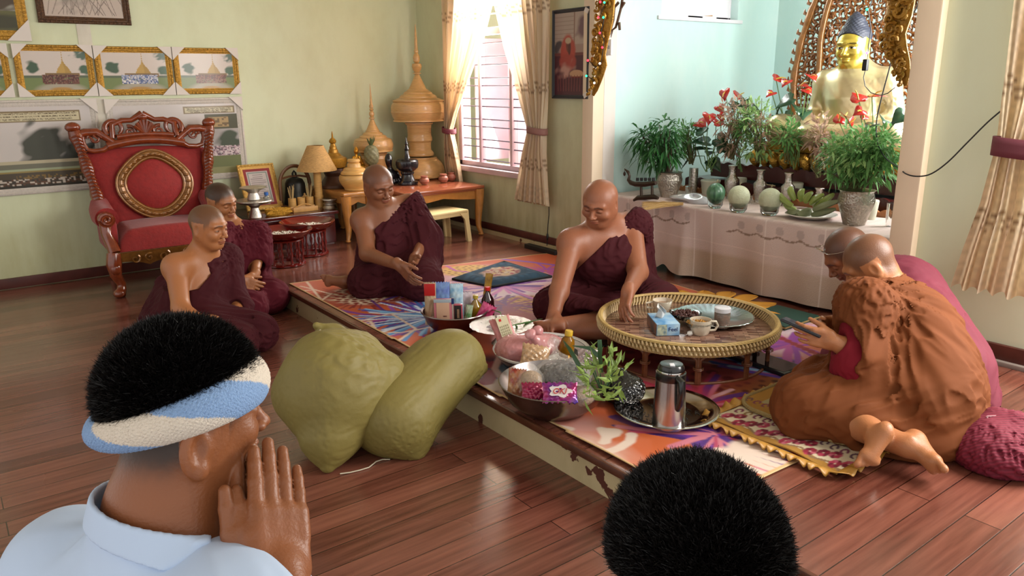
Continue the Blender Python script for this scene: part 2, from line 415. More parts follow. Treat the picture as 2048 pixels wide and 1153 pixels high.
# window wall, with the window opening y 5.42..6.62, z .80..2.55
WY0, WY1, WZ0, WZ1 = 5.36, 6.56, .80, 2.55
m = MB()
def bx(x0, x1, y0, y1, z0, z1): m.box(((x0+x1)/2, (y0+y1)/2, (z0+z1)/2), (x1-x0, y1-y0, z1-z0))
bx(XW, XW+.16, WY1, YL, H_, CE); bx(XW, XW+.16, 4.6, WY0, H_, CE); bx(XW, XW+.16, WY0, WY1, H_, WZ0); bx(XW, XW+.16, WY0, WY1, WZ1, CE)
struct('wall_window', m, green_w, smooth=False)
m = MB(); bx(XW-.02, XW+.16, 2.02, 4.6, 2.75, CE); struct('wall_alcove_top', m, green_w, smooth=False)
# wall to the right of the alcove with a second window outside the frame
m = MB(); bx(XW, XW+.16, 1.30, 2.02, H_, CE); bx(XW, XW+.16, -1.2, 1.30, H_, .8); bx(XW, XW+.16, -1.2, 1.30, 2.5, CE); bx(XW, XW+.16, -1.2, -.1, .8, 2.5)
struct('wall_right', m, green_r, smooth=False)
# alcove shell
slab('wall_alcove_back', 6.58, 6.7, 1.7, 4.7, H_, CE, teal)
m = MB(); AW = (4.98, 5.98, 2.11, 2.85)
bx(XW+.1, AW[0], 4.56, 4.7, H_, CE); bx(AW[1], 6.6, 4.56, 4.7, H_, CE); bx(AW[0], AW[1], 4.56, 4.7, H_, AW[2]); bx(AW[0], AW[1], 4.56, 4.7, AW[3], CE)
struct('wall_alcove_left', m, teal, smooth=False)
m = MB(); bx(XW+.1, 5.0, 1.8, 1.92, H_, CE); bx(5.0, 6.1, 1.8, 1.92, H_, 1.2); bx(6.1, 6.6, 1.8, 1.92, H_, CE); bx(5.0, 6.1, 1.8, 1.92, 2.8, CE)
struct('wall_alcove_right', m, teal, smooth=False)
# pillars
m = MB(); m.box((XW+.02, 4.605, (H_+CE)/2), (.12, .125, CE-H_), bev=.008); struct('trim_3', m, cream)
m = MB(); m.box((XW+.14, 4.585, (H_+CE)/2), (.13, .09, CE-H_), bev=.006); struct('trim_4', m, offw)
m = MB(); m.box((XW, 2.02, (H_+CE)/2), (.12, .128, CE-H_), bev=.008); struct('trim_5', m, cream)
# baseboards
m = MB(); m.box((-.3, YL-.012, .05), (4.4, .026, .085), bev=.005); struct('baseboard_left', m, base_mat)
m = MB(); m.box((3.1, YL-.012, H_+.05), (2.3, .026, .09), bev=.005); struct('baseboard_left', m, base_mat)
m = MB(); m.box((XW-.012, 5.95, H_+.075), (.03, 2.6, .06), bev=.005); struct('baseboard_window', m, base_mat)
m = MB(); m.box((XW-.02, 5.95, H_+.02), (.012, 2.6, .04)); struct('trim_6', m, edge_mat)
m = MB(); m.box((XW-.012, .4, H_+.06), (.03, 3.1, .085), bev=.005); struct('baseboard_right', m, base_mat)
m = MB(); m.box((XW-.03, .4, H_+.012), (.05, 3.1, .025), bev=.005); struct('trim_7', m, M('grey_skirting', '#8c8078', .6))
# ---- main window with lavender frame, mullions and iron bars, open shutters outside
lav = M('mauve_window_paint', '#c9aeb4', .5, var=.15); bar_m = M('window_bar_iron', '#5f5666', .5)
m = MB(); fx = XW+.05
for y0, y1, z0, z1 in ((WY0, WY0+.05, WZ0, WZ1), (WY1-.05, WY1, WZ0, WZ1), (WY0, WY1, WZ0, WZ0+.045), (WY0, WY1, WZ1-.05, WZ1), (WY0, WY1, 2.02, 2.08)):
    m.box((fx, (y0+y1)/2, (z0+z1)/2), (.07, y1-y0, z1-z0), bev=.004)
for y in (5.70, 6.20): m.box((fx, y, (WZ0+WZ1)/2), (.06, .036, WZ1-WZ0), bev=.004)
m.box((XW-.005, (WY0+WY1)/2, WZ0-.025), (.10, WY1-WY0+.12, .05), bev=.006)
struct('window_1', m, lav)
m = MB()
z = WZ0+.07
i = 0
while z < 2.5:
    m.cyl((fx-.005, WY0+.03, z), (fx-.005, WY1-.03, z), .0062, n=6); z += .072 if i % 2 else .12; i += 1
    if abs(z-2.05) < .04: z += .06
o = struct('window_grille', m, bar_m)
# open wooden shutters outside
m = MB()
for y, s in ((WY0+.02, -1), (5.92, 0), (WY1-.02, 1)):
    for k in range(2 if s == 0 else 1):
        yy = y+(k-.5)*.12*(s == 0)
        m.box((XW+.42, yy, 1.42), (.42, .022, 1.2), bev=.003)
        for q in range(3): m.box((XW+.42, yy+.013, 1.0+q*.4), (.34, .012, .3), bev=.003)
struct('window_shutters', m, M('pale_pink_shutter', '#cbb3bb', .5, var=.1))
# alcove window with sliding panes
m = MB(); x0, x1, z0, z1 = AW
wht = M('white_window_frame', '#d9d6dc', .4)
for a, b_, c, d in ((x0, x0+.03, z0, z1), (x1-.03, x1, z0, z1), (x0, x1, z0, z0+.03), (x0, x1, z1-.03, z1), (x0+.42, x0+.62, z0, z1), (x1-.2, x1-.03, z0, z1)):
    m.box(((a+b_)/2, 4.66, (c+d)/2), (b_-a, .04, d-c), bev=.004)
m.box(((x0+x1)/2, 4.60, z0-.012), (x1-x0+.1, .12, .03), bev=.004)
struct('window_2', m, wht)
# outside: ground, garden wall, far house of planks
slab('ground_outside', 4.9, 22, -6, 22, -.9, -.85, M('bright_dry_ground', '#c9b48a', .9, var=.3, vs=2))
m = MB(); m.box((10.5, 12, 1.0), (.3, 14, 3.2)); struct('wall_neighbour', m, M('neighbour_plank_wall', '#d4b79a', .8, var=.3, vs=3, stretch=(1, 8, 1)), smooth=False)
m = MB(); m.box((6.3, 9.2, 1.9), (3.2, .2, 4)); struct('wall_neighbour_side', m, M('neighbour_wood_wall', '#cfa27a', .8, var=.3, vs=3, stretch=(8, 1, 1)), smooth=False)
# bare white plaster patches between the pictures
patch = plaster('bare_plaster', '#d8d2c2', '#8c7a62', .45)
# ================= people: one continuous body surface each, clothes as children
Fn = np.array(F_); Rn = np.array(R_); Un = np.array(U_); CAMC = np.array([0, 0, 1.6])
def P(px, py, z=None, x=None, y=None, d=None):
    """point of the room lying on the given plane / at the given distance, as measured in the photograph"""
    k = Fn*1527.43+Rn*(px-1024)-Un*(py-576.5); k = k/np.linalg.norm(k)
    t = (z-1.6)/k[2] if z is not None else x/k[0] if x is not None else y/k[1] if y is not None else d/(k@Fn)
    return CAMC+k*t
def Rhead(face, pitch=0, roll=0): return rotm(0, 0, math.radians(face))@rotm(0, math.radians(pitch), 0)@rotm(math.radians(roll), 0, 0)
def head_prims(c, R, s, fat=0, neck_to=None, nr=.052, eyes=True):
    T = lambda *l: np.array(c)+R@(np.array(l, float)*s)
    E = lambda l, r, k: ('e', T(*l), tuple(np.array(r)*s), R, k*s)
    Cc = lambda a, b, ra, rb, k: ('c', T(*a), T(*b), ra*s, rb*s, k*s)
    f = fat
    p = [E((-.014, 0, .028), (.092, .080+f*.5, .082), .02), E((.022, 0, -.025), (.064, .066+f, .084), .03), E((.05, 0, -.092), (.026, .03+f, .021), .03)]
    for y in (1, -1):
        p += [Cc((-.005, y*(.052+f), -.045), (.048, y*.022, -.092), .019, .015, .03), E((.058, y*(.034+f*.6), -.034), (.024, .023+f, .022), .02),
              Cc((.084, y*.008, .019), (.066, y*.046, .018), .0105, .010, .016), E((-.002, y*.066, .0), (.03, .012, .05), .02)]
    p += [Cc((.080, 0, .008), (.101, 0, -.028), .0075, .0095, .012), E((.105, 0, -.034), (.0115, .0105, .0095), .008)]
    for y in (1, -1):
        p += [E((.094, y*.0125, -.038), (.011, .0085, .0075), .006), ('-e', T(.0895, y*.033, -.002), tuple(np.array((.011, .017, .0115))*s), R, .012*s),
              E((.0715, y*.032, -.004), (.0135, .0165, .0115), .003)]
    p += [E((.083, 0, -.0605), (.0135, .024, .0065), .006), E((.081, 0, -.0715), (.0135, .020, .007), .006), ('-c', T(.0975, -.022, -.0655), T(.0975, .022, -.0655), .0022*s, .0022*s, .004*s)]
    for y in (1, -1):
        p += [E((-.012, y*.079, -.006), (.019, .007, .033), .008), E((-.008, y*.078, -.034), (.010, .007, .012), .006), ('-e', T(-.006, y*.0875, -.004), tuple(np.array((.011, .006, .02))*s), R, .005*s)]
    if neck_to is not None: p += [('c', T(-.022, 0, -.06), np.array(neck_to, float), nr*s, (nr+.004)*s, .04*s)]
    return p
def hand_prims(w, R, s, fat=1, curl=(.3, .3, .3, .3), spread=.06, thumb=(.6, 0), k1=.3):
    """w wrist, R columns: x along the fingers, y towards the thumb, z out of the back of the hand"""
    T = lambda l: np.array(w)+R@(np.array(l, float)*s)
    p = [('b', T((.048, 0, 0)), (.046*s, .038*s, .0135*s), .012*s, R, .012*s), ('c', T((-.03, 0, 0)), T((.015, 0, 0)), .026*s, .025*s, .02*s),
         ('c', T((.02, .022, -.006)), T((.055, .032, -.006)), .017*s, .014*s, .012*s)]
    ys = (.030, .0105, -.009, -.028); L = (.073, .081, .075, .058); X = (.090, .094, .090, .083)
    for i in range(4):
        a = (1.5-i)*spread; b0 = k1*curl[i]; pt = np.array((X[i], ys[i], 0.)); r = (.0098, .0098, .0092, .0082)[i]*fat; th = b0
        p.append(('c', T(pt-np.array((.03, 0, 0))), T(pt), .011*s, r*1.05*s, .006*s))
        for sgm, fr in enumerate((.44, .31, .25)):
            d = np.array((math.cos(th)*math.cos(a), math.sin(a)*math.cos(th), -math.sin(th)))
            q = pt+d*L[i]*fr; p.append(('c', T(pt), T(q), r*s, r*.9*s, .0025*s)); pt = q; r *= .9; th += curl[i]*1.1
    a, lift = thumb; pt = np.array((.022, .03, -.004)); d = np.array((math.cos(a), math.sin(a), -lift)); d /= np.linalg.norm(d); q = pt+d*.045
    p.append(('c', T(pt), T(q), .0145*s, .0115*s, .01*s)); d2 = np.array((math.cos(a*.55), math.sin(a*.55), -lift)); d2 /= np.linalg.norm(d2)
    q2 = q+d2*.03; p += [('c', T(q), T(q2), .011*s, .010*s, .003*s), ('c', T(q2), T(q2+d2*.022), .0102*s, .0078*s, .003*s)]
    return p
def foot_prims(a, R, s):
    """a ankle; R columns: x heel->toe, y towards the big toe, z up (instep)"""
    T = lambda *l: np.array(a)+R@(np.array(l, float)*s)
    p = [('e', T(-.035, 0, -.045), (.036*s, .031*s, .033*s), R, .02*s), ('c', T(-.0, 0, -.02), T(.075, .004, -.045), .036*s, .026*s, .03*s), ('c', T(-.02, -.005, -.055), T(.1, .0, -.056), .028*s, .026*s, .03*s),
         ('c', T(.1, .02, -.056), T(.1, -.026, -.058), .022*s, .018*s, .02*s), ('e', T(.0, .033, -.012), (.012*s,)*3, R, .012*s), ('e', T(-.005, -.033, -.018), (.012*s,)*3, R, .012*s)]
    for i in range(5):
        y = .03-i*.0165; x = .118-.009*i-(.0 if i else .002); r = (.0145, .0105, .0098, .0092, .0088)[i]; l = (.042, .040, .036, .030, .024)[i]
        p += [('c', T(x, y, -.058), T(x+l*.6, y, -.062), r*.9*s, r*.9*s, .006*s), ('e', T(x+l*.75, y, -.062), (r*1.15*s, r*s, r*s), R, .004*s)]
    return p
def axes(x, y):
    x = np.array(x, float); x /= np.linalg.norm(x); y = np.array(y, float); y = y-x*(x@y); y /= np.linalg.norm(y); return np.stack([x, y, np.cross(x, y)], 1)
def axesL(x, y):
    A = axes(x, y); A[:, 2] *= -1; return A
def haircol(V, c, R, s, base, hair='#2a211d', dens=.75, lips='#8a4a3e', line=(0, 0), brow='#1c1512', eye=True, eyeopen=False, moust=0, bald=0):
    q = ((V-np.array(c))@R)/s
    base = np.tile(np.array(lin(base)), (len(V), 1)); H = np.array(lin(hair)); inh = (np.abs(q) < np.array([.125, .1, .16])).all(1) if True else None
    n = nz(V*1.0, 420, 1, 1)*.5+nz(V, 60, 2, 1)*.25
    # reddish variation and darker warm areas
    base = base*(1+.06*nz(V, 14, 3, 2)[:, None]*np.array([.6, 1, 1]))
    t = np.clip((q[:, 0]+.05)/.13, 0, 1); zl = -.055+t*(.118+line[0])+line[1]
    zl = np.where((q[:, 0] > .012) & (q[:, 0] < .05), zl-.012, zl)
    m = 1/(1+np.exp(-(q[:, 2]-zl+n*.006)/.0075)); m = m*inh*(1-bald)*dens
    ear = (np.abs(q[:, 1]) > .073) & (q[:, 2] < .03) & (q[:, 2] > -.09) & (np.abs(q[:, 0]+.008) < .036); m = np.where(ear, 0, m)
    base = base*(1-m[:, None])+H*m[:, None]
    y = np.abs(q[:, 1]); fr = (q[:, 0] > .04)
    bz = .0205-.5*np.maximum(y-.033, 0)-.12*np.maximum(.03-y, 0)
    bm = np.exp(-((q[:, 2]-bz)/.0042)**2)*(y > .012)*(y < .052)*fr*.8
    base = base*(1-bm[:, None])+np.array(lin(brow))*bm[:, None]
    lm = np.exp(-((q[:, 2]+.066)/.009)**4)*np.exp(-(q[:, 1]/.023)**4)*(q[:, 0] > .07)*.7
    base = base*(1-lm[:, None])+np.array(lin(lips))*lm[:, None]
    if eye:
        ez = -.0085 if not eyeopen else -.003
        em = np.exp(-((q[:, 2]-ez+((y-.032)/.017)**2*.002)/.0022)**2)*np.exp(-((y-.032)/.0145)**6)*fr*.9
        base = base*(1-em[:, None])+np.array(lin('#120c0a'))*em[:, None]
        if eyeopen:
            wm = np.exp(-((q[:, 2]+.0072)/.0026)**2)*np.exp(-((y-.032)/.012)**4)*fr*.75
            iris = np.exp(-((y-.031)/.0055)**4)
            cw = np.array(lin('#b9a99a'))[None]*(1-iris[:, None])+np.array(lin('#120a06'))*iris[:, None]
            base = base*(1-wm[:, None])+cw*wm[:, None]
    if moust:
        mm = (np.exp(-((q[:, 2]+.051)/.004)**2)*np.exp(-(q[:, 1]/.024)**4)+np.exp(-((q[:, 2]+.098)/.009)**2)*np.exp(-(q[:, 1]/.015)**2)*.8)*(q[:, 0] > .05)*moust*(.6+n*.3)
        mm = np.clip(mm, 0, 1); base = base*(1-mm[:, None])+np.array(lin('#2a1b15'))*mm[:, None]
    return np.clip(base, 0, 1)
def mesh_multi(fn, lo, hi, h, boxes, amp=.01):
    """coarse mesh of the whole field, finer meshes inside the boxes; the coarse faces there are dropped"""
    V, Q = nets(fn, lo, hi, h, amp); C4 = V[Q]
    drop = np.zeros(len(Q), bool); out = []
    for bl, bh, bb in boxes:
        bl, bh = np.array(bl), np.array(bh); drop |= ((C4 > bl+h*.9) & (C4 < bh-h*.9)).all((1, 2))
        out.append(nets(fn, bl, bh, bb, amp))
    return [(V, Q[~drop])]+out
def fold(p, g, wl, seed=0, k=.86, octs=2):
    """cloth folds running along g (a direction, or one per point): long creases with rounded crests, -1..1"""
    g = np.array(g, float)
    if g.ndim == 1: g = g/np.linalg.norm(g); q = p-k*(p@g)[:, None]*g
    else:
        g = g/(np.linalg.norm(g, axis=1)[:, None]+1e-6); q = p-k*(p*g).sum(1)[:, None]*g
    n = nz(q, 4.6/wl, seed, octs)
    return np.clip(1-1.9*np.abs(n), -1, 1)*(.65+.5*np.clip(nz(p, 7, seed+5, 1), -1, 1))
def radial(p, c, wl, seed=0, octs=2):
    """folds fanning out from c"""
    v = p-np.array(c); r = np.sqrt((v*v).sum(1))[:, None]+.05
    w = v/r*.3; w = w+.012*np.stack([nz(p, 9, seed+7, 1), nz(p, 9, seed+8, 1), nz(p, 9, seed+9, 1)], 1)
    n = nz(w, 7.5/wl, seed, octs)
    return np.clip((r[:, 0]-.05)/.13, 0, 1)*np.clip(1-2.1*np.abs(n), -1, 1)*(.7+.5*np.clip(nz(p, 7, seed+5, 1), -1, 1))
def blobm(p, c, r): return np.exp(-(((p-np.array(c))/np.array(r))**2).sum(1))
skin_mat = M('skin', attr=True, rough=.42, sss=.08, bump=.12, bs=220, spec=.45)
def cloth_mat(name, col, col2=None, rough=.85, sheen=0, var=.15, bump=.22, bs=9):
    m = M(name, col, rough=rough, spec=.2, sheen=sheen, var=var, vs=5, bump=bump, bs=bs, detail=5)
    return m
maroon = cloth_mat('maroon_robe_cloth', '#401219'); maroon2 = cloth_mat('wine_robe_cloth', '#561522')
def person(name, label, base, body, h, lo, hi, boxes, col, robes, cat='person'):
    root = thing(name, label, cat, tuple(base))
    npmesh('body', mesh_multi(field(body), lo, hi, h, boxes), skin_mat, root, col)
    for rn, fn, rh, rlo, rhi, mt, lb in robes: npmesh(rn, [nets(fn, rlo, rhi, rh, .03)], mt, root, label=lb)
    return root
def bbox(pts, m): a = np.array(pts); return a.min(0)-m, a.max(0)+m
def clipz(fn, z): return lambda p: np.maximum(fn(p), z-p[:, 2])

def hair(parent, c, R, s, n, ln, region, mat, seed=1, wid=.0007, up=.35, shell=(.098, .084, .092), ctr=(-.014, 0, .028), swirl=0, cap=0):
    """short cropped hair: tapering strands rooted on the scalp"""
    rs = np.random.RandomState(seed); d = rs.normal(size=(n*3, 3)); d /= np.linalg.norm(d, axis=1)[:, None]
    q = d*np.array(shell)+np.array(ctr); keep = region(q); q = q[keep][:n]; d = d[keep][:n]; k = len(q)
    nr = d/np.array(shell); nr /= np.linalg.norm(nr, axis=1)[:, None]
    fl = np.array((.35, 0, up))+rs.normal(size=(k, 3))*.28
    if swirl: t = np.cross(nr, np.array((-.5, .1, .85))); fl = fl+t*swirl
    dr = nr+fl-nr*(fl*nr).sum(1)[:, None]*.5; dr /= np.linalg.norm(dr, axis=1)[:, None]
    if cap: q = q+nr*cap*np.clip((q[:, 2:3]+.03)/.05, .25, 1)
    L = ln*(rs.uniform(.65, 1.15, k))[:, None]*np.where(q[:, 2:3] < .0, .55, 1)
    sd = np.cross(dr, rs.normal(size=(k, 3))); sd /= np.linalg.norm(sd, axis=1)[:, None]
    b = rs.normal(size=(k, 3))*.18; p0 = q-dr*.002; p1 = q+dr*L*.5; p2 = q+(dr+b)*L
    w = wid/s
    V = np.stack([p0-sd*w, p0+sd*w, p1-sd*w*.8, p1+sd*w*.8, p2-sd*w*.15, p2+sd*w*.15], 1).reshape(-1, 3)
    V = np.array(c)+(V*s)@np.array(R).T
    i = (np.arange(k)*6)[:, None]; Q = np.concatenate([i+np.array([[0, 1, 3, 2]]), i+np.array([[2, 3, 5, 4]])])
    pr = [(V, Q)]
    if cap:   # the dense hair underneath the strand tips
        def cf(p):
            l = ((p-np.array(c))@np.array(R))/s; r = np.array(shell)+cap*np.clip((l[:, 2:3]+.03)/.05, .25, 1)-.001; w_ = (l-np.array(ctr))/r; d_ = (np.sqrt((w_*w_).sum(1))-1)*r.min(1)*s
            return np.maximum(d_-.002*nz(p, 90, 2), np.where(region(l), -.004, .004))
        pr.append(nets(cf, np.array(c)-.14*s, np.array(c)+.15*s, .004))
    return npmesh('hair', pr, mat, parent)
hair_mat = M('black_hair', '#0d0a09', rough=.42, spec=.3)
# ---- bald monk by the altar table, sitting cross-legged
def monk_c():
    s = 1.2; z0 = H_
    hc = P(1200, 405, d=4.62); hR = Rhead(200, 22, -5)
    pel = np.array([3.50, 3.58, z0+.14]); bel = pel+V3(-.10, -.07, .16)
    che = P(1204, 520, d=4.80)+V3(0, 0, 0); nk = P(1208, 455, d=4.78)
    shR = P(1143, 487, d=4.70); elR = P(1118, 585, d=4.52); wrR = P(1108, 628, d=4.42)
    shL = P(1262, 452, d=4.84); elL = P(1276, 545, d=4.62); wrL = P(1256, 585, z=.475)
    knR = P(1105, 612, z=z0+.1); knL = np.array([3.45, 3.08, z0+.11]); anR = P(1135, 662, z=z0+.05); anL = P(1118, 650, z=z0+.085)
    rr = rotm(0, .15, .7)
    B = [('e', che, (.16, .235, .18), rr, .08), ('e', bel, (.22, .25, .2), rr, .1), ('e', pel, (.22, .25, .15), rr, .1),
         ('c', nk+V3(0, 0, .02), che, .08, .12, .09), ('c', shR, shL, .065, .065, .08), ('c', shR, nk+V3(0, 0, .01), .066, .066, .07), ('c', shL, nk+V3(0, 0, .01), .066, .066, .07),
         ('e', shR, (.082, .082, .085), None, .05), ('e', shL, (.08, .08, .085), None, .05),
         ('c', shR, elR, .072, .056, .03), ('c', elR, wrR, .055, .035, .03), ('c', shL, elL, .072, .06, .03), ('c', elL, wrL, .058, .036, .03),
         ('c', pel+V3(-.05, .08, 0), knR, .12, .085, .06), ('c', pel+V3(-.02, -.1, 0), knL, .12, .085, .06),
         ('c', knR, P(1235, 642, z=z0+.09), .075, .06, .04), ('c', P(1240, 640, z=z0+.09), anL, .066, .042, .02), ('c', P(1245, 662, z=z0+.06), anR, .066, .045, .02)]
    B += head_prims(hc, hR, s, fat=.01, neck_to=nk+V3(0, 0, -.02), nr=.068)
    hRr = axes(P(1093, 664, d=4.33)-wrR, P(1122, 656, d=4.25)-wrR); B += hand_prims(wrR, hRr, s, curl=(.4, .45, .5, .5), spread=.05, thumb=(.75, .3))
    tip = P(1248, 622, z=.395); hRl = axesL(tip-wrL, P(1225, 600, z=.40)-wrL)   # the left hand lies over the rim of the basket table
    B += hand_prims(wrL, hRl, s, curl=(.35, .35, .35, .35), spread=.07, thumb=(.55, .35), k1=1.2)
    B += foot_prims(anL, axes(P(1078, 655, z=z0+.05)-anL, (0.3, -.5, .6)), s*.8)
    cf = lambda V: haircol(V, hc, hR, s, '#945c42', bald=.86, hair='#5a4236', dens=.5)
    a = P(1236, 452, d=4.72); b = P(1150, 548, d=4.6); v = b-a; n = np.cross(v, Fn); n /= np.linalg.norm(n)
    if n@(shR-a) < 0: n = -n
    core = field([('e', che, (.178, .252, .19), rr, .08), ('e', bel, (.235, .268, .215), rr, .1), ('e', pel, (.25, .29, .18), rr, .1),
            ('c', shL, nk+V3(0.0, .0, -.01), .083, .082, .05), ('e', shL+V3(.01, 0, -.01), (.094, .094, .098), None, .05), ('c', shL+V3(0.03, 0, 0), pel+V3(.12, -.12, .1), .10, .13, .08),
            ('c', pel+V3(-.05, .08, 0), knR, .145, .11, .07), ('c', pel+V3(-.02, -.1, 0), knL, .15, .12, .07), ('e', (knR+pel)/2+V3(-.02, -.08, -.02), (.22, .22, .10), None, .06),
            ('c', knL, P(1225, 655, z=z0+.10), .10, .05, .05), ('e', pel+V3(.1, -.12, -.06), (.25, .26, .09), None, .06), ('c', knR, P(1190, 622, z=z0+.15), .10, .07, .05), ('e', knL+V3(.12, .05, -.06), (.17, .14, .08), None, .05)])
    vn = v/np.linalg.norm(v)
    def rb(p):
        cut = (p-a)@n+.006*np.sin((p@v)*30)
        up = np.where(p[:, 2] > b[2]-.05, cut, -1)
        f1 = radial(p, shL+V3(0, 0, .04), .075, 3)*.015*np.clip((p[:, 2]-z0-.25)/.15, 0, 1)
        f2 = fold(p, knL-knR+V3(0, .2, 0), .06, 5)*.015*np.clip((z0+.33-p[:, 2])/.12, 0, 1)
        d = core(p)-f1-f2-.003*nz(p, 18, 4)
        d = smax(d, up, .01); d = smax(d, -f_cap(p, shL+V3(-.03, -.05, -.1), elL, .078, .068), .015)
        d = smax(d, -f_cap(p, P(1228, 648, z=z0+.08), P(1090, 660, z=z0+.05), .085, .12), .02)
        return np.maximum(d, z0-p[:, 2]+.002)
    lo, hi = bbox([pel, knR, knL, hc, wrL, wrR, shL, shR, tip], .3)
    return person('monk', 'bald heavy-set person in maroon robe, sitting cross-legged, hand on the rattan table rim', (3.45, 3.5, z0), B, .008, (lo[0], lo[1], z0), hi,
        [(hc-.17, hc+.19, .0036), bbox([wrL, tip], .07)+(.0035,), bbox([wrR, P(1093, 666, d=4.33), P(1083, 655, z=z0+.05)], .09)+(.0038,)], cf,
        [('robe', rb, .007, (lo[0], lo[1], z0), (hi[0]+.1, hi[1], hi[2]-.1), maroon, None)])
monk_c()
# ---- kneeling monk nearest the left edge, profile to the right
def monk_a():
    s = 1.2; z0 = 0
    hc = P(417, 453, d=4.72); hR = Rhead(-54, 8, 0)
    pel = P(385, 640, z=.16); che = P(408, 560, d=4.86); bel = (pel+che)/2
    nk = P(405, 508, d=4.80); shR = P(352, 535, d=4.66); shL = P(455, 515, d=4.98)
    elR = P(362, 618, d=4.55); wrR = P(405, 645, d=4.42); elL = P(470, 600, d=4.9); wrL = P(480, 628, d=4.8)
    knR = P(470, 690, z=.12); knL = P(515, 665, z=.12)
    rr = rotm(0, .1, -1.2)
    B = [('e', che, (.13, .2, .17), rr, .08), ('e', bel, (.16, .2, .16), rr, .1), ('e', pel, (.2, .23, .16), rr, .1), ('c', nk, che, .065, .10, .08),
         ('c', shR, shL, .058, .058, .07), ('c', shR, nk, .055, .055, .06), ('c', shL, nk, .055, .055, .06), ('e', shR, (.078, .078, .08), None, .05),
         ('c', shR, elR, .066, .052, .03), ('c', elR, wrR, .050, .032, .03), ('c', shL, elL, .06, .05, .03), ('c', elL, wrL, .046, .032, .03),
         ('c', pel, knR, .13, .09, .06), ('c', pel, knL, .13, .09, .06)]
    B += head_prims(hc, hR, s, neck_to=nk+V3(0, 0, -.02), nr=.056)
    B += hand_prims(wrR, axes(P(432, 662, d=4.36)-wrR, (0, 0, 1)), s, curl=(.4,)*4) + hand_prims(wrL, axesL(P(486, 650, d=4.78)-wrL, (.3, -.6, 0)), s, curl=(.4,)*4)
    cf = lambda V: haircol(V, hc, hR, s, '#a86c43', eyeopen=True, dens=.7, hair='#33281f')
    a = P(440, 505, d=4.68); b = P(388, 577, d=4.6); v = b-a; n = np.cross(v, Fn); n /= np.linalg.norm(n)
    if n@(shR-a) < 0: n = -n
    core = field([('e', che, (.146, .215, .185), rr, .08), ('e', bel, (.178, .22, .18), rr, .1), ('e', pel, (.24, .27, .19), rr, .1),
        ('c', shL, nk+V3(.03, 0, -.02), .072, .066, .05), ('e', shL+V3(0, 0, -.02), (.088, .088, .1), None, .05), ('c', shL, elL, .085, .075, .04), ('c', shL+V3(-.1, .05, -.03), pel+V3(-.08, .1, 0), .12, .16, .08),
        ('c', pel, knR, .16, .125, .07), ('c', pel, knL, .16, .12, .07), ('e', pel+V3(0, 0, -.1), (.32, .32, .12), None, .08), ('c', P(330, 570, d=4.9), P(325, 640, d=4.85), .06, .12, .06), ('c', elL, P(490, 612, d=4.86), .075, .055, .04)])
    def rb(p):
        cut = (p-a)@n
        up = np.where(p[:, 2] > b[2]-.03, cut, -1)
        back = np.where((p-shR)@np.array((.58, .77, 0)) > .07, -1, up)
        f1 = radial(p, shL+V3(0, 0, .04), .07, 13)*.014*np.clip((p[:, 2]-.3)/.15, 0, 1); f2 = fold(p, (.7, -.3, -.25), .06, 15)*.016*np.clip((.4-p[:, 2])/.15, 0, 1)
        d = core(p)-f1-f2-.003*nz(p, 18, 4)
        d = smax(d, back, .01); d = smax(d, -f_cap(p, shR, elR, .075, .065), .012); d = smax(d, -f_cap(p, elR, wrR, .065, .055), .012)
        d = smax(d, -f_cap(p, P(470, 612, d=4.8), P(486, 650, d=4.75), .04, .045), .012)
        return np.maximum(d, z0-p[:, 2]+.002)
    lo, hi = bbox([pel, knR, knL, hc, wrL, wrR, shL, shR], .32)
    return person('monk', 'person in maroon robe kneeling before the red throne, bare right shoulder, face in profile', (pel[0], pel[1], z0), B, .008, (lo[0], lo[1], z0), hi,
        [(hc-.17, hc+.19, .0036)], cf, [('robe', rb, .007, (lo[0], lo[1], z0), (hi[0]+.1, hi[1], hi[2]-.1), maroon, None)])
monk_a()
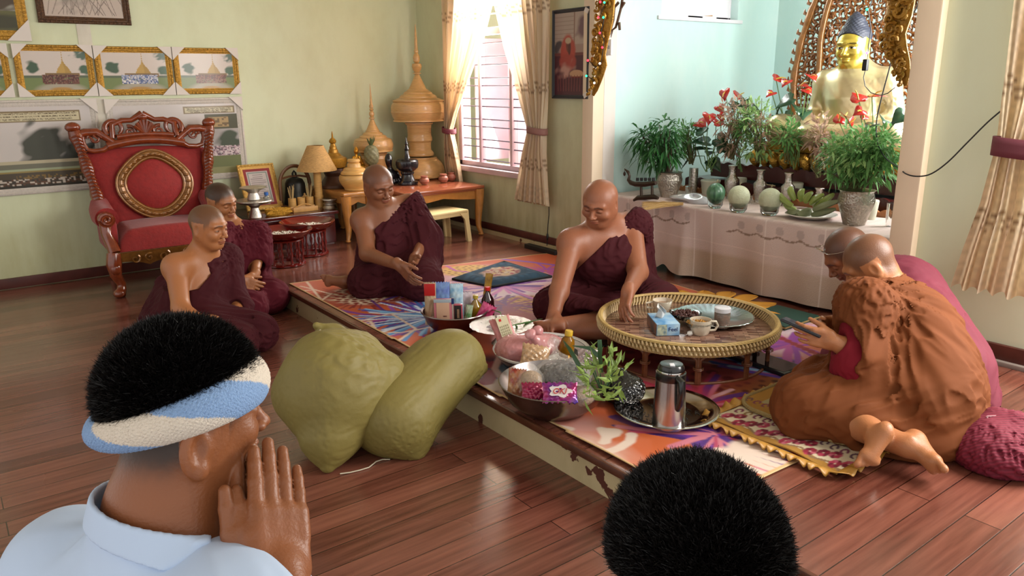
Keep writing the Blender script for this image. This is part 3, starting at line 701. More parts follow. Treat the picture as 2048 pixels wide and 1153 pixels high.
def monk_b():
    s = 1.15; z0 = 0
    hc = P(442, 402, d=5.45); hR = Rhead(-62, 16, 6)
    pel = P(478, 570, z=.16); nk = P(468, 455, d=5.55); che = P(484, 500, d=5.6); bel = (pel+che)/2
    shL = P(512, 470, d=5.62); shR = P(440, 462, d=5.45); elL = P(516, 515, d=5.6); wrL = P(508, 552, d=5.42); elR = P(450, 540, d=5.3); wrR = P(480, 562, d=5.3)
    knL = P(545, 592, z=.13); knR = P(500, 615, z=.12)
    rr = rotm(0, .1, -1.0)
    B = [('e', che, (.12, .18, .17), rr, .08), ('e', bel, (.15, .18, .16), rr, .1), ('e', pel, (.18, .2, .15), rr, .1), ('c', nk, che, .06, .10, .08),
         ('c', shR, shL, .055, .055, .07), ('c', shL, elL, .055, .045, .03), ('c', elL, wrL, .042, .028, .03), ('c', shR, elR, .055, .045, .03), ('c', elR, wrR, .042, .028, .03),
         ('c', pel, knR, .12, .09, .06), ('c', pel, knL, .12, .09, .06)]
    B += head_prims(hc, hR, s, neck_to=nk, nr=.052)
    B += hand_prims(wrL, axesL(P(500, 566, d=5.38)-wrL, (-.5, -.5, .2)), s, curl=(.6, .7, .7, .7), thumb=(.5, .4))+hand_prims(wrR, axes(P(502, 570, d=5.33)-wrR, (0, .2, 1)), s, curl=(.5, .6, .6, .7), thumb=(.5, .3))
    cf = lambda V: haircol(V, hc, hR, s, '#a0663f', dens=.9, hair='#1d1612')
    core = field([('e', che, (.15, .21, .19), rr, .08), ('e', bel, (.18, .21, .18), rr, .1), ('e', pel, (.22, .25, .17), rr, .1), ('c', shL, nk+V3(0, 0, -.01), .075, .068, .05), ('c', shR, nk+V3(0, 0, -.01), .07, .066, .05),
        ('c', shL, elL, .09, .085, .05), ('c', shR, elR, .085, .07, .04), ('c', elR, wrR, .07, .045, .04), ('c', pel, knL, .15, .12, .07), ('c', pel, knR, .15, .12, .07), ('e', pel+V3(.02, -.08, -.08), (.27, .3, .1), None, .08), ('c', shL+V3(.04, .04, 0), elL+V3(.03, 0, -.02), .07, .07, .04)])
    def rb(p):
        f1 = radial(p, nk+V3(0, 0, .05), .07, 23)*.016*np.clip((p[:, 2]-.3)/.15, 0, 1); f2 = fold(p, (.7, -.5, .1), .07, 25)*.012*np.clip((.4-p[:, 2])/.15, 0, 1)
        d = core(p)-f1-f2-.003*nz(p, 18, 4)
        d = smax(d, -f_cap(p, elL+V3(0, 0, -.03), wrL, .05, .06), .02); d = smax(d, -f_cap(p, wrR, P(505, 570, d=5.3), .05, .07), .02); d = smax(d, -f_ell(p, hc, (.13, .13, .16)), .01)
        return np.maximum(d, z0-p[:, 2]+.002)
    lo, hi = bbox([pel, knR, knL, hc, wrL, wrR, shL, shR], .3)
    return person('monk', 'person in maroon robe covering both shoulders, seated behind the kneeling one, fingertips together', (pel[0], pel[1], z0), B, .009, (lo[0], lo[1], z0), hi,
        [(hc-.16, hc+.18, .0038), bbox([wrL, wrR, P(502, 572, d=5.33)], .08)+(.0042,)], cf, [('robe', rb, .0075, (lo[0], lo[1], z0), (hi[0]+.1, hi[1], hi[2]-.1), maroon2, None)])
monk_b()
def monk_l():
    s = 1.2; z0 = H_
    hc = P(757, 369, d=5.30); hR = Rhead(-86, 20, 8)
    pel = P(790, 530, z=z0+.15); nk = P(765, 418, d=5.4); che = P(778, 470, d=5.48); bel = (pel+che)/2
    shR = P(725, 442, d=5.38); shL = P(818, 408, d=5.52); elR = P(735, 508, d=5.25); wrR = P(800, 532, d=4.98); elL = P(850, 480, d=5.45); wrL = P(828, 520, d=5.12)
    knR = P(735, 565, z=z0+.1); knL = P(845, 565, z=z0+.12); anR = P(690, 566, z=z0+.06)
    rr = rotm(0, .12, -1.75)
    B = [('e', che, (.13, .2, .18), rr, .08), ('e', bel, (.17, .2, .17), rr, .1), ('e', pel, (.2, .23, .15), rr, .1), ('c', nk, che, .07, .11, .08),
         ('c', shR, shL, .06, .06, .07), ('c', shR, nk, .06, .058, .06), ('c', shL, nk, .06, .058, .06), ('e', shR, (.078, .078, .082), None, .05),
         ('c', shR, elR, .066, .054, .03), ('c', elR, wrR, .052, .033, .03), ('c', shL, elL, .06, .05, .03), ('c', elL, wrL, .048, .03, .03),
         ('c', pel, knR, .13, .09, .06), ('c', pel, knL, .13, .09, .06), ('c', knR, P(720, 560, z=z0+.07), .08, .055, .03), ('c', P(730, 558, z=z0+.07), anR, .058, .045, .03)]
    B += head_prims(hc, hR, s, fat=.002, neck_to=nk+V3(0, 0, -.03), nr=.06)
    B += hand_prims(wrR, axes(P(818, 552, d=4.94)-wrR, P(815, 528, d=4.9)-wrR), s, curl=(.22, .25, .3, .3), spread=.1, thumb=(.5, .2))
    B += hand_prims(wrL, axesL(P(822, 545, d=4.92)-wrL, (.5, -.2, .5)), s, curl=(.35, .4, .4, .4), spread=.12, thumb=(.6, .1))
    B += foot_prims(anR, axes(P(652, 566, z=z0+.05)-anR, (.4, .4, 1)), s*.85)
    cf = lambda V: haircol(V, hc, hR, s, '#875439', dens=.6, hair='#382820', moust=.8, bald=.25)
    a = P(795, 405, d=5.26); b = P(738, 462, d=5.2); v = b-a; n = np.cross(v, Fn); n /= np.linalg.norm(n)
    if n@(shR-a) < 0: n = -n
    core = field([('e', che, (.148, .215, .195), rr, .08), ('e', bel, (.19, .22, .19), rr, .1), ('e', pel, (.25, .28, .2), rr, .1), ('c', shL, nk+V3(.02, 0, -.01), .08, .07, .05),
        ('c', shL, elL, .10, .115, .06), ('c', elL, P(848, 545, d=5.3), .11, .11, .06), ('c', pel, knR, .17, .13, .07), ('c', pel, knL, .17, .14, .07), ('e', pel+V3(0, -.03, -.1), (.34, .3, .12), None, .08), ('c', shL+V3(.05, .08, .02), P(858, 520, d=5.5), .07, .1, .06)])
    def rb(p):
        cut = (p-a)@n; up = np.where(p[:, 2] > b[2]-.12, cut, -1)
        f1 = radial(p, shL+V3(0, 0, .06), .07, 33)*.018*np.clip((p[:, 2]-z0-.2)/.15, 0, 1); f2 = fold(p, (.8, -.2, .15), .06, 35)*.016*np.clip((z0+.35-p[:, 2])/.15, 0, 1)
        d = core(p)-f1-f2-.003*nz(p, 18, 4)
        d = smax(d, up, .01)
        for q in ((shR, elR, .076, .066), (elR, wrR, .064, .045)): d = smax(d, -f_cap(p, *q), .012)
        d = smax(d, -f_cap(p, P(818, 518, d=5.0), P(825, 550, d=4.85), .05, .07), .02)
        d = smax(d, -f_cap(p, P(705, 562, z=z0+.08), P(650, 568, z=z0+.05), .08, .1), .02)
        return np.maximum(d, z0-p[:, 2]+.002)
    lo, hi = bbox([pel, knR, knL, hc, wrL, wrR, shL, shR, elL], .32)
    lo2 = np.minimum(lo, P(645, 570, z=z0)-.05)
    return person('monk', 'person in dark maroon robe with moustache, sitting before the wooden tables, hands clasped', (pel[0], pel[1], z0), B, .008, (lo2[0], lo2[1], z0), np.maximum(hi, P(645, 570, z=z0)+.1),
        [(hc-.17, hc+.19, .0037), bbox([wrL, wrR, P(820, 555, d=4.9)], .09)+(.0038,), bbox([anR, P(650, 568, z=z0+.05)], .08)+(.004,)], cf,
        [('robe', rb, .0075, (lo[0], lo[1], z0), (hi[0]+.1, hi[1], hi[2]-.1), maroon, None)])
monk_l()
brown = cloth_mat('brown_robe_cloth', '#6f3c1c', rough=.8); crimson = cloth_mat('crimson_underrobe_cloth', '#7a1826')
def monk_d():
    s = 1.14; z0 = H_
    hc = P(1737, 527, d=3.38); hR = Rhead(122, 38, -6)
    pel = P(1835, 790, z=z0+.16); nk = P(1778, 580, d=3.40); che = P(1800, 650, d=3.34); bel = (pel+che)/2+V3(.03, -.0, .03)
    shL = P(1730, 610, d=3.16); shR = P(1775, 585, d=3.58); elL = P(1712, 712, d=3.12); wrL = P(1668, 684, d=3.12); elR = P(1700, 690, d=3.55); wrR = P(1668, 652, d=3.40)
    knL = P(1610, 810, z=z0+.12); knR = P(1640, 770, z=z0+.12); anL = P(1812, 893, z=z0+.10); anR = P(1750, 872, z=z0+.125)
    ph = P(1604, 655, d=3.17)
    rr = rotm(0, .5, 2.2)
    B = [('e', che, (.14, .19, .18), rr, .08), ('e', bel, (.17, .2, .18), rr, .1), ('e', pel, (.2, .22, .17), rr, .1), ('c', nk, che, .06, .11, .08), ('c', shR, shL, .06, .06, .07),
         ('c', shL, elL, .062, .05, .03), ('c', elL, wrL, .048, .031, .03), ('c', shR, elR, .062, .05, .03), ('c', elR, wrR, .048, .031, .03),
         ('c', pel, knL, .13, .09, .06), ('c', pel, knR, .13, .09, .06), ('c', knL, anL, .07, .043, .03), ('c', knR, anR, .07, .043, .03)]
    B += head_prims(hc, hR, s, neck_to=nk, nr=.06)
    hl = axesL(P(1618, 672, d=3.14)-wrL, (0, .1, 1)); B += hand_prims(wrL, hl, s*.9, curl=(.45, .5, .55, .55), spread=.04, thumb=(.45, .5))
    hr = axes(P(1622, 648, d=3.28)-wrR, (0, -.1, 1)); B += hand_prims(wrR, hr, s*.9, curl=(.4, .5, .55, .6), spread=.05, thumb=(.5, .5))
    B += foot_prims(anL, axes(P(1866, 980, z=z0+.03)-anL, (-.5, -.6, .25)), s*.88)
    fr = axes(P(1714, 932, z=z0+.02)-anR, -Rn); B += foot_prims(anR, fr, s*.80)
    cf = lambda V: haircol(V, hc, hR, s, '#ab7048', dens=.72, hair='#4a342a', line=(.0, -.004))
    core = field([('e', che, (.165, .225, .205), rr, .08), ('e', bel, (.205, .235, .21), rr, .1), ('e', pel, (.245, .27, .21), rr, .1), ('c', shR, shL, .085, .085, .07), ('c', nk+V3(0, 0, -.02), che, .085, .15, .06),
        ('e', shL, (.10, .10, .10), None, .05), ('c', shL, elL, .10, .092, .05), ('c', elL+V3(.02, 0, 0), P(1720, 790, d=3.2), .09, .10, .06), ('c', pel, knL, .175, .115, .07), ('c', pel, knR, .16, .115, .07),
        ('c', knL, P(1740, 850, z=z0+.1), .115, .10, .05), ('e', pel+V3(-.05, 0, -.1), (.3, .27, .12), None, .08), ('c', P(1590, 815, z=z0+.08), P(1600, 845, z=z0+.06), .08, .07, .04), ('c', P(1890, 720, d=3.3), P(1880, 840, d=3.15), .08, .11, .07)])
    ax = (elL-shL)/np.linalg.norm(elL-shL)
    def rb(p):
        g = shL+V3(.05, 0, .12); f1 = radial(p, g, .07, 43)*.017*np.clip((p[:, 2]-z0-.12)/.15, 0, 1)
        f2 = fold(p, knL-pel+V3(0, 0, -.1), .08, 45)*.016*np.clip((z0+.38-p[:, 2])/.15, 0, 1); f3 = radial(p, g, .13, 47, 1)*.014
        d = core(p)-f1-f2-f3-.004*nz(p, 16, 4)
        d = smax(d, -f_ell(p, hc, (.125, .125, .165), hR), .01)
        d = smax(d, -f_cap(p, (elL+wrL)/2+ax*.02, wrL, .055, .09), .02); d = smax(d, -f_cap(p, elL+ax*.03+(wrL-elL)*.25, wrL+V3(-.05, 0, 0), .085, .1), .015); d = smax(d, -f_cap(p, (elR+wrR)/2, wrR+V3(-.05, 0, 0), .08, .1), .02)
        d = smax(d, -f_cap(p, P(1745, 872, z=z0+.08), P(1860, 960, z=z0+.05), .055, .14), .02); d = smax(d, -f_ell(p, P(1738, 905, z=z0+.05), (.09, .07, .075)), .02)
        return np.maximum(d, z0-p[:, 2]+.002)
    ur = field([('c', shL, elL+ax*.04, .082, .072, .05), ('c', elL+ax*.02, elL+(wrL-elL)*.42, .072, .055, .03), ('c', nk+V3(0, 0, -.02), nk+(hc-nk)*.3, .092, .074, .02), ('c', elL+ax*.03, P(1690, 750, d=3.15), .07, .06, .05)])
    def under(p):
        d = ur(p)-fold(p, (wrL-elL)*.3+ax*.1, .05, 51)*.007
        return smax(d, -f_cap(p, elL+(wrL-elL)*.6, wrL, .035, .06), .01)
    lo, hi = bbox([pel, knR, knL, hc, wrL, wrR, shL, shR, ph, anL], .28); lo = np.minimum(lo, P(1875, 985, z=z0)-.06)
    o = person('monk', 'person in brown robe seen from behind, sitting on the floral rug holding a phone', (pel[0], pel[1], z0), B, .0075, (lo[0], lo[1], z0), hi,
        [(hc-.16, hc+.18, .0034), bbox([wrL, wrR, P(1612, 665, d=3.15), P(1612, 650, d=3.25)], .07)+(.0033,), bbox([anL, P(1862, 978, z=z0+.03), anR, P(1715, 925, z=z0+.05)], .08)+(.0036,)], cf,
        [('robe', rb, .0065, (lo[0], lo[1], z0), (hi[0]+.1, hi[1], hi[2]-.05), brown, None), ('undershirt', under, .006, shL-.35, shL+.45, crimson, 'crimson sleeve and collar')])
    # the phone in his hands
    t = thing('mobile_phone', 'dark mobile phone held by the person in the brown robe', 'phone', tuple(ph))
    u = (P(1572, 641, d=3.2)-P(1632, 668, d=3.14)); u /= np.linalg.norm(u); w = Vector((.35, -.75, .4)).normalized(); w = np.array(w); w = w-u*(w@u); w /= np.linalg.norm(w); RR = Matrix(np.stack([u, np.cross(w, u), w], 1).tolist())
    m = MB(); m.box((0, 0, 0), (.17, .085, .011), R=RR, bev=.004); m.build('phone_case', M('phone_black', '#15151a', .3), t)
    m = MB(); m.box(tuple(w*.0062), (.158, .076, .001), R=RR); m.build('screen', M('phone_screen', '#39414b', .08, spec=.8), t)
    return o
monk_d()
def monk_e():
    s = 1.14; z0 = H_
    hc = P(1694, 508, d=3.72); hR = Rhead(140, 42, 0)
    pel = P(1868, 745, z=z0+.16); nk = P(1750, 545, d=3.78); che = P(1815, 590, d=3.75); bel = (pel+che)/2
    shL = P(1745, 585, d=3.62); shR = P(1790, 550, d=3.98); knL = P(1690, 730, z=z0+.12); knR = P(1720, 700, z=z0+.12)
    rr = rotm(0, .6, 2.4)
    B = [('e', che, (.14, .19, .18), rr, .08), ('e', bel, (.17, .2, .18), rr, .1), ('e', pel, (.2, .22, .17), rr, .1), ('c', nk, che, .06, .11, .08), ('c', shR, shL, .06, .06, .07), ('c', pel, knL, .12, .09, .06), ('c', pel, knR, .12, .09, .06)]
    B += head_prims(hc, hR, s, neck_to=nk, nr=.058)
    cf = lambda V: haircol(V, hc, hR, s, '#8a5338', dens=.7, hair='#33251f')
    core = field([('e', che, (.17, .225, .20), rr, .08), ('e', bel, (.20, .23, .21), rr, .1), ('e', pel, (.235, .26, .21), rr, .1), ('c', shR, shL, .085, .085, .07), ('c', nk+V3(.03, 0, -.02), che, .08, .14, .06), ('c', pel, knL, .16, .12, .07), ('c', pel, knR, .16, .12, .07), ('e', pel+V3(0, 0, -.1), (.27, .27, .12), None, .08)])
    def rb(p):
        d = core(p)-radial(p, nk, .08, 63)*.012-.004*nz(p, 16, 4)
        d = smax(d, -f_ell(p, hc, (.125, .125, .165), hR), .01)
        return np.maximum(d, z0-p[:, 2]+.002)
    lo, hi = bbox([pel, knR, knL, hc, shL, shR], .28)
    o = person('monk', 'person in wine-red robe bending forward behind the brown-robed one, glasses pushed up on head', (pel[0], pel[1], z0), B, .009, (lo[0], lo[1], z0), hi,
        [(hc-.16, hc+.18, .0038)], cf, [('robe', rb, .008, (lo[0], lo[1], z0), hi, M('wine_robe_cloth_bright', '#6a1c30', .8, var=.15, bump=.2, bs=9), None)])
    g = thing('glasses', 'thin wire glasses pushed up on the bent head by the altar', 'glasses', tuple(hc))
    T = lambda *l: tuple(hR@(np.array(l)*s)); m = MB(); l2 = MB()
    for y in (1, -1):
        m.tube([T(.070+.010*math.cos(a), y*.034+.025*math.sin(a)*1.0, .077+.017*math.cos(a)) for a in np.linspace(0, 2*pi, 20)[:-1]], .0011, 6, closed=True)
        m.tube([T(.071, y*.062, .078), T(.04, y*.083, .062), T(-.035, y*.088, .03), T(-.05, y*.086, .01)], .0013, 6)
        l2.poly([T(.070+.010*math.cos(a), y*.034+.025*math.sin(a), .077+.017*math.cos(a)) for a in np.linspace(0, 2*pi, 20)[:-1]], hR@np.array((1., 0, -.5)), .001)
    m.tube([T(.076, .011, .083), T(.079, 0, .087), T(.076, -.011, .083)], .0011, 6)
    m.build('frame', M('silver_wire', '#c9c4bb', .25, metal=1), g); l2.build('lens', M('lens_glass', '#dfe6ea', .05, trans=.9, ior=1.3), g)
    return o
monk_e()
def fore_man():
    s = .96; hc = P(382, 818, d=1.05); hR = Rhead(2, 8, -6)
    nk = P(338, 1032, d=1.06); shR = P(472, 1262, d=.97); shL = P(150, 1150, d=1.16); che = (shR+shL)/2+V3(.03, 0, -.16)
    wr = P(563, 1165, d=.98); el = P(620, 1400, d=.88)
    B = head_prims(hc, hR, s, neck_to=nk, nr=.062)
    for l, r, sg in (((-.022, -.086, -.036), (.022, .009, .034), 'e'), ((-.014, -.084, -.064), (.011, .009, .012), 'e'), ((-.017, -.096, -.033), (.011, .011, .019), '-e')): B.append((sg, hc+hR@(np.array(l)*s), r, hR@rotm(0, 0, .35), .006))
    B += [('c', nk, che, .07, .12, .08), ('c', shR, shL, .07, .07, .08), ('e', che, (.13, .19, .2), rotm(0, 0, .3), .08), ('c', shR, el, .055, .045, .03), ('c', el, wr, .048, .031, .03)]
    tip = P(556, 955, d=1.04); x = tip-wr; zc = -Fn*.75+Rn*.62     # back of the right hand looks at the lens side
    y = np.cross(zc, x); RR = axes(x, y)
    if (RR[:, 1]@Rn) > 0: RR[:, 1] *= -1
    RR[:, 2] = np.cross(RR[:, 0], RR[:, 1]); bk = RR[:, 2] if RR[:, 2]@Fn < 0 else -RR[:, 2]; RR[:, 2] = bk
    B += hand_prims(wr, RR, s*1.1, fat=1.08, curl=(.03, .04, .04, .06), spread=.004, thumb=(.24, .15))
    wl = wr-bk*.034-RR[:, 1]*-.010; RL = RR.copy(); RL[:, 2] *= -1
    B += hand_prims(wl, RL, s*1.1, fat=1.08, curl=(.03, .03, .04, .06), spread=.012, thumb=(.34, .15))
    B += [('c', wl, wl+(P(470, 1330, d=1.1)-wl), .031, .048, .03)]
    cf = lambda V: haircol(V, hc, hR, s, '#8a5230', dens=.93, hair='#17110e', eye=False, line=(-.012, -.012))
    z0 = 0
    lo, hi = bbox([hc, shR, shL, tip, wr, che], .2); lo[2] = .62
    boxes = [(hc-.15, hc+.16, .0026), bbox([wr, tip], .075)+(.0024,)]
    root = thing('person', 'person in pale blue shirt with a knitted headband, palms pressed together, nearest at the left', 'person', (che[0], che[1], 0))
    npmesh('body', mesh_multi(field(B), lo, hi, .006, boxes), skin_mat, root, cf)
    T = lambda *l: hc+hR@(np.array(l, float)*s)
    # kneeling legs and trousers below the frame edge
    leg = field([('e', (che[0]-.02, che[1], .34), (.17, .22, .34), None, .1), ('c', (che[0]-.05, che[1]-.1, .22), (che[0]+.4, che[1]-.12, .1), .12, .09, .08), ('c', (che[0]-.05, che[1]+.1, .22), (che[0]+.4, che[1]+.12, .1), .12, .09, .08), ('c', (che[0]+.4, che[1]-.1, .07), (che[0]-.2, che[1]-.1, .06), .07, .06, .05), ('c', (che[0]+.4, che[1]+.1, .07), (che[0]-.2, che[1]+.1, .06), .07, .06, .05)])
    npmesh('trousers', [nets(lambda p: np.maximum(leg(p), .001-p[:, 2]), (che[0]-.35, che[1]-.35, 0), (che[0]+.6, che[1]+.35, .75), .014)], M('dark_trousers', '#2c2f3a', .8), root)
    core = field([('c', nk+V3(0, 0, -.05), che, .085, .145, .08), ('c', shR, shL, .088, .088, .09), ('e', che+V3(0, 0, -.1), (.16, .215, .3), rotm(0, 0, .3), .1), ('c', shR, shR+(el-shR)*.9, .085, .08, .05), ('c', shL, shL+V3(.05, .05, -.3), .088, .08, .05), ('e', shR, (.092, .092, .09), None, .04)])
    nd = hc-nk; nd /= np.linalg.norm(nd); nd = nd*.8+np.array((.12, 0, .3)); nd /= np.linalg.norm(nd); ck = P(336, 1030, d=1.06); fb = field(B); ft = field([('c', nk, che, .07, .12, .08), ('c', shR, shL, .07, .07, .08), ('c', nk+V3(0, 0, .05), nk, .066, .07, .05), ('c', shR, el, .055, .045, .03)])
    def sh(p):
        d = core(p)-radial(p, nk, .16, 71)*.006-.003*nz(p, 14, 5)
        d = np.minimum(d, ft(p)-.013); v = p-ck; ax = v@nd; rad = np.sqrt(np.maximum((v*v).sum(1)-ax*ax, 0)); d = smax(d, np.minimum(ax+.012, .105-rad), .006)
        d = smax(d, -f_cap(p, P(560, 1230, d=1.1), P(570, 1100, d=1.1), .05, .05), .02)
        return d
    shirt = npmesh('shirt', [nets(sh, lo-V3(0.05, .05, .12), hi, .006)], M('pale_blue_shirt', '#b9cce6', .75, var=.05, bump=.3, bs=7, detail=5), root)
    # collar: an open band standing round the neck
    npmesh('collar', [nets(lambda p: smax(np.abs(fb(p)-.013)-.0035, np.maximum(np.abs((p-ck)@nd)-.021, np.sqrt(((p-ck)**2).sum(1))-.125), .004), ck-.14, ck+.14, .0035)], M('pale_blue_shirt'), root)
    # knitted band: a rolled, twisted ring of blue and white stretches
    c0 = T(-.012, 0, .005); q = hR@rotm(0, math.radians(-17), 0)@rotm(math.radians(-4), 0, 0)
    def br(a, b):
        # a around the head, b across the band (0 bottom .. 1 top), rolled edge
        rx, ry = .108, .095; h = .050+.012*math.cos(a)
        z = (b-.5)*h*1.0; bulge = .017*math.sin(pi*b)**.6; lean = (b-.5)*.004+.0
        k = .006*(b < .02)
        x = (rx+bulge+lean-.006)*math.cos(a); y = (ry+bulge+lean-.006)*math.sin(a)
        kn = .0014*math.sin(a*95)*math.sin(b*55)
        return np.array((x+kn*math.cos(a), y+kn*math.sin(a), z+.006))
    m = MB(); NU, NV = 420, 30; blue = lin('#86a5cf'); wht = lin('#ded2c2')
    vs = []; cs = []
    for i in range(NU):
        a = 2*pi*i/NU
        for j in range(NV):
            b = j/(NV-1); v = br(a, b); vs.append(T(*v) if False else c0+q@v)
            st = math.sin(a*3.5+b*3.4+.9); cs.append(blue if st > .0 else wht)
    m.add(vs, qgrid(NU, NV, True), np.array(cs)); band = m.build('headband', M('knitted_cotton', attr=True, rough=.95, bump=.5, bs=420, detail=2), root, world=True, thick=.006, label='blue and white knitted headband')
    reg = lambda p: (p[:, 2] > np.clip((p[:, 0]+.05)/.13, 0, 1)*.10-.05) & ~((np.abs(p[:, 1]) > .068) & (p[:, 2] < .02) & (p[:, 0] > -.035))
    hair(root, hc, hR, s, 60000, .014, lambda p: reg(p) & (p[:, 2] > .016+p[:, 0]*.3), hair_mat, 1, .0008, up=.35, swirl=.45, cap=.006)
    hair(root, hc, hR, s, 9000, .009, lambda p: reg(p) & (p[:, 2] <= .0) & (p[:, 0] < .0), hair_mat, 2, .0004, up=-.5, shell=(.094, .080, .084))
    return root
fore_man()
def fore_head():
    s = 1.0; hc = P(1385, 1136, d=.90); hR = Rhead(60, 12, 0); nk = hc+V3(-.03, -.03, -.17)
    B = head_prims(hc, hR, s, neck_to=nk, nr=.058)+[('c', nk+V3(-.15, .11, -.07), nk+V3(.15, -.11, -.07), .06, .06, .06), ('e', nk+V3(-.02, -.03, -.2), (.14, .14, .2), None, .08)]
    root = thing('person', 'black-haired head seen from behind at the bottom edge, right of centre', 'person', (hc[0]-.03, hc[1]-.03, 0))
    cf = lambda V: haircol(V, hc, hR, s, '#8a5230', dens=1, hair='#0c0908', eye=False)
    lo, hi = bbox([hc, nk+V3(0, 0, -.3)], .24)
    npmesh('body', mesh_multi(field(B), lo, hi, .008, [(hc-.15, hc+.16, .004)]), skin_mat, root, cf)
    tf = field([('e', nk+V3(-.02, -.03, -.25), (.17, .17, .25), None, .1), ('c', nk+V3(-.15, .11, -.08), nk+V3(.15, -.11, -.08), .075, .075, .08), ('c', (nk[0]-.2, nk[1], .2), (nk[0]+.2, nk[1]+.3, .12), .15, .1, .08), ('c', (nk[0]+.05, nk[1]-.2, .2), (nk[0]+.35, nk[1]+.1, .12), .15, .1, .08), ('c', nk+V3(0, 0, -.3), (nk[0], nk[1]-.05, .25), .15, .19, .1)])
    npmesh('clothes', [nets(lambda p: np.maximum(tf(p), .001-p[:, 2]), (nk[0]-.5, nk[1]-.5, 0), (nk[0]+.55, nk[1]+.5, nk[2]), .014)], M('grey_shirt', '#4a4a50', .8), root)
    hair(root, hc, hR, s, 75000, .013, lambda p: (p[:, 2] > np.clip((p[:, 0]+.05)/.13, 0, 1)*.10-.06) & ~((np.abs(p[:, 1]) > .068) & (p[:, 2] < .01) & (p[:, 0] > -.035)), hair_mat, 3, .0008, up=.4, swirl=.2, cap=.010)
fore_head()
# ================= left wall: pictures
class Cv:
    """a small painted picture: colours per grid vertex"""
    def __init__(s, w, h, bg='#cccccc'): s.w, s.h = w, h; s.a = np.tile(np.array(lin(bg)), (h, w, 1)); s.Y, s.X = np.mgrid[0:h, 0:w]; s.X = s.X/(w-1); s.Y = s.Y/(h-1)
    def mix(s, m, c): c = np.array(lin(c)) if isinstance(c, str) else np.array(c); m = np.clip(m, 0, 1)[..., None]; s.a = s.a*(1-m)+c*m; return s
    def rect(s, x0, y0, x1, y1, c): return s.mix(((s.X >= x0) & (s.X <= x1) & (s.Y >= y0) & (s.Y <= y1)).astype(float), c)
    def ell(s, x, y, rx, ry, c, soft=.15, n=0, seed=0, f=30):
        d = np.sqrt(((s.X-x)/rx)**2+((s.Y-y)/ry)**2)
        if n: d = d+n*s.noise(f, seed)
        return s.mix((1-d)/soft, c)
    def noise(s, f, seed=0): return nz(np.stack([s.X.ravel()*s.w/s.h, s.Y.ravel(), s.X.ravel()*0], 1), f, seed, 2).reshape(s.X.shape)
    def speck(s, x0, y0, x1, y1, cols, cell, seed=0, dens=.6):
        rs = np.random.RandomState(seed); gx = (s.X*s.w/s.h/cell).astype(int); gy = (s.Y/cell).astype(int); R = rs.rand(gx.max()+2, gy.max()+2); v = R[gx, gy]
        inside = (s.X >= x0) & (s.X <= x1) & (s.Y >= y0) & (s.Y <= y1) & (v < dens)
        for k, c in enumerate(cols): s.mix((inside & (v < dens*(k+1)/len(cols)) & (v >= dens*k/len(cols))).astype(float), c)
        return s
    def line(s, pts, w, c, asp=None):
        asp = asp or s.w/s.h; m = np.zeros(s.X.shape)
        for (x0, y0), (x1, y1) in zip(pts[:-1], pts[1:]):
            dx, dy = (x1-x0)*asp, y1-y0; l2 = dx*dx+dy*dy+1e-12; t = np.clip(((s.X-x0)*asp*dx+(s.Y-y0)*dy)/l2, 0, 1)
            d = np.hypot((s.X-x0)*asp-t*dx, s.Y-y0-t*dy); m = np.maximum(m, (w-d)/(w*.35)+.5)
        return s.mix(m, c)
    def pagoda(s, x, y0, y1, hw, c='#b4924a'):
        t = np.clip((s.Y-y0)/(y1-y0), 0, 1); prof = np.where(t < .35, .02+t*.10, np.where(t < .7, .06+((t-.35)/.35)**1.6*.55, .62+(t-.7)*1.3))
        prof = prof+.03*np.sin(t*60); m = (np.abs(s.X-x) < hw*prof) & (s.Y > y0) & (s.Y < y1); s.mix(m.astype(float), c); s.mix((m & (s.X > x+hw*prof*.2)).astype(float)*.35, '#8a6a2c'); return s
    def sheet(s, m, fn, col_off=0):
        """fn(u,v)->point, v downwards"""
        vs = [fn(i/(s.w-1), j/(s.h-1)) for i in range(s.w) for j in range(s.h)]
        m.add(vs, qgrid(s.w, s.h), s.a.transpose(1, 0, 2).reshape(-1, 3))
print_mat = M('printed_picture', attr=True, rough=.55, spec=.3); glossy_print = M('glazed_picture', attr=True, rough=.5, spec=.35, coat=.25)
gold_frame = M('gold_moulding', '#b98a34', .38, metal=.55, var=.5, vs=70, bump=.5, bs=120); dark_frame = M('dark_ornate_moulding', '#5a3a20', .5, metal=.2, var=.6, vs=60, bump=.6, bs=90)
white_frame = M('pearl_moulding', '#c8bfb4', .45, var=.15, vs=60, bump=.4, bs=140); corner_mat = M('white_card_corner', '#d8cfc6', .7)
def moulding(m, w, h, fw, dp, carve=0):
    """mitred frame in local x (width), z (height); front towards -y"""
    prof = [(0, 0), (0, -dp*.7), (fw*.12, -dp*.95), (fw*.3, -dp), (fw*.42, -dp*.72), (fw*.6, -dp*.8), (fw*.8, -dp*.55), (fw, -dp*.4), (fw, 0)]
    cs = [(-1, -1), (1, -1), (1, 1), (-1, 1)]; vs = []
    for sx, sz in cs:
        for (o, y) in prof: vs.append((sx*(w/2-o), y, sz*(h/2-o)))
    m.add(vs, qgrid(4, len(prof), True))
    if carve:
        n = int(2*(w+h)/.032); per = 2*(w+h)
        for i in range(n):
            t = (i+.5)/n*per; o = fw*.22
            if t < w: x, z = -w/2+t, h/2-o
            elif t < w+h: x, z = w/2-o, h/2-(t-w)
            elif t < 2*w+h: x, z = w/2-(t-w-h), -h/2+o
            else: x, z = -w/2+o, -h/2+(t-2*w-h)
            if abs(x) < w/2-o*.9 and abs(z) < h/2+1 or True: m.ell((max(-w/2+o, min(w/2-o, x)), -dp*.97, max(-h/2+o, min(h/2-o, z))), (.012, .006, .009), 8)
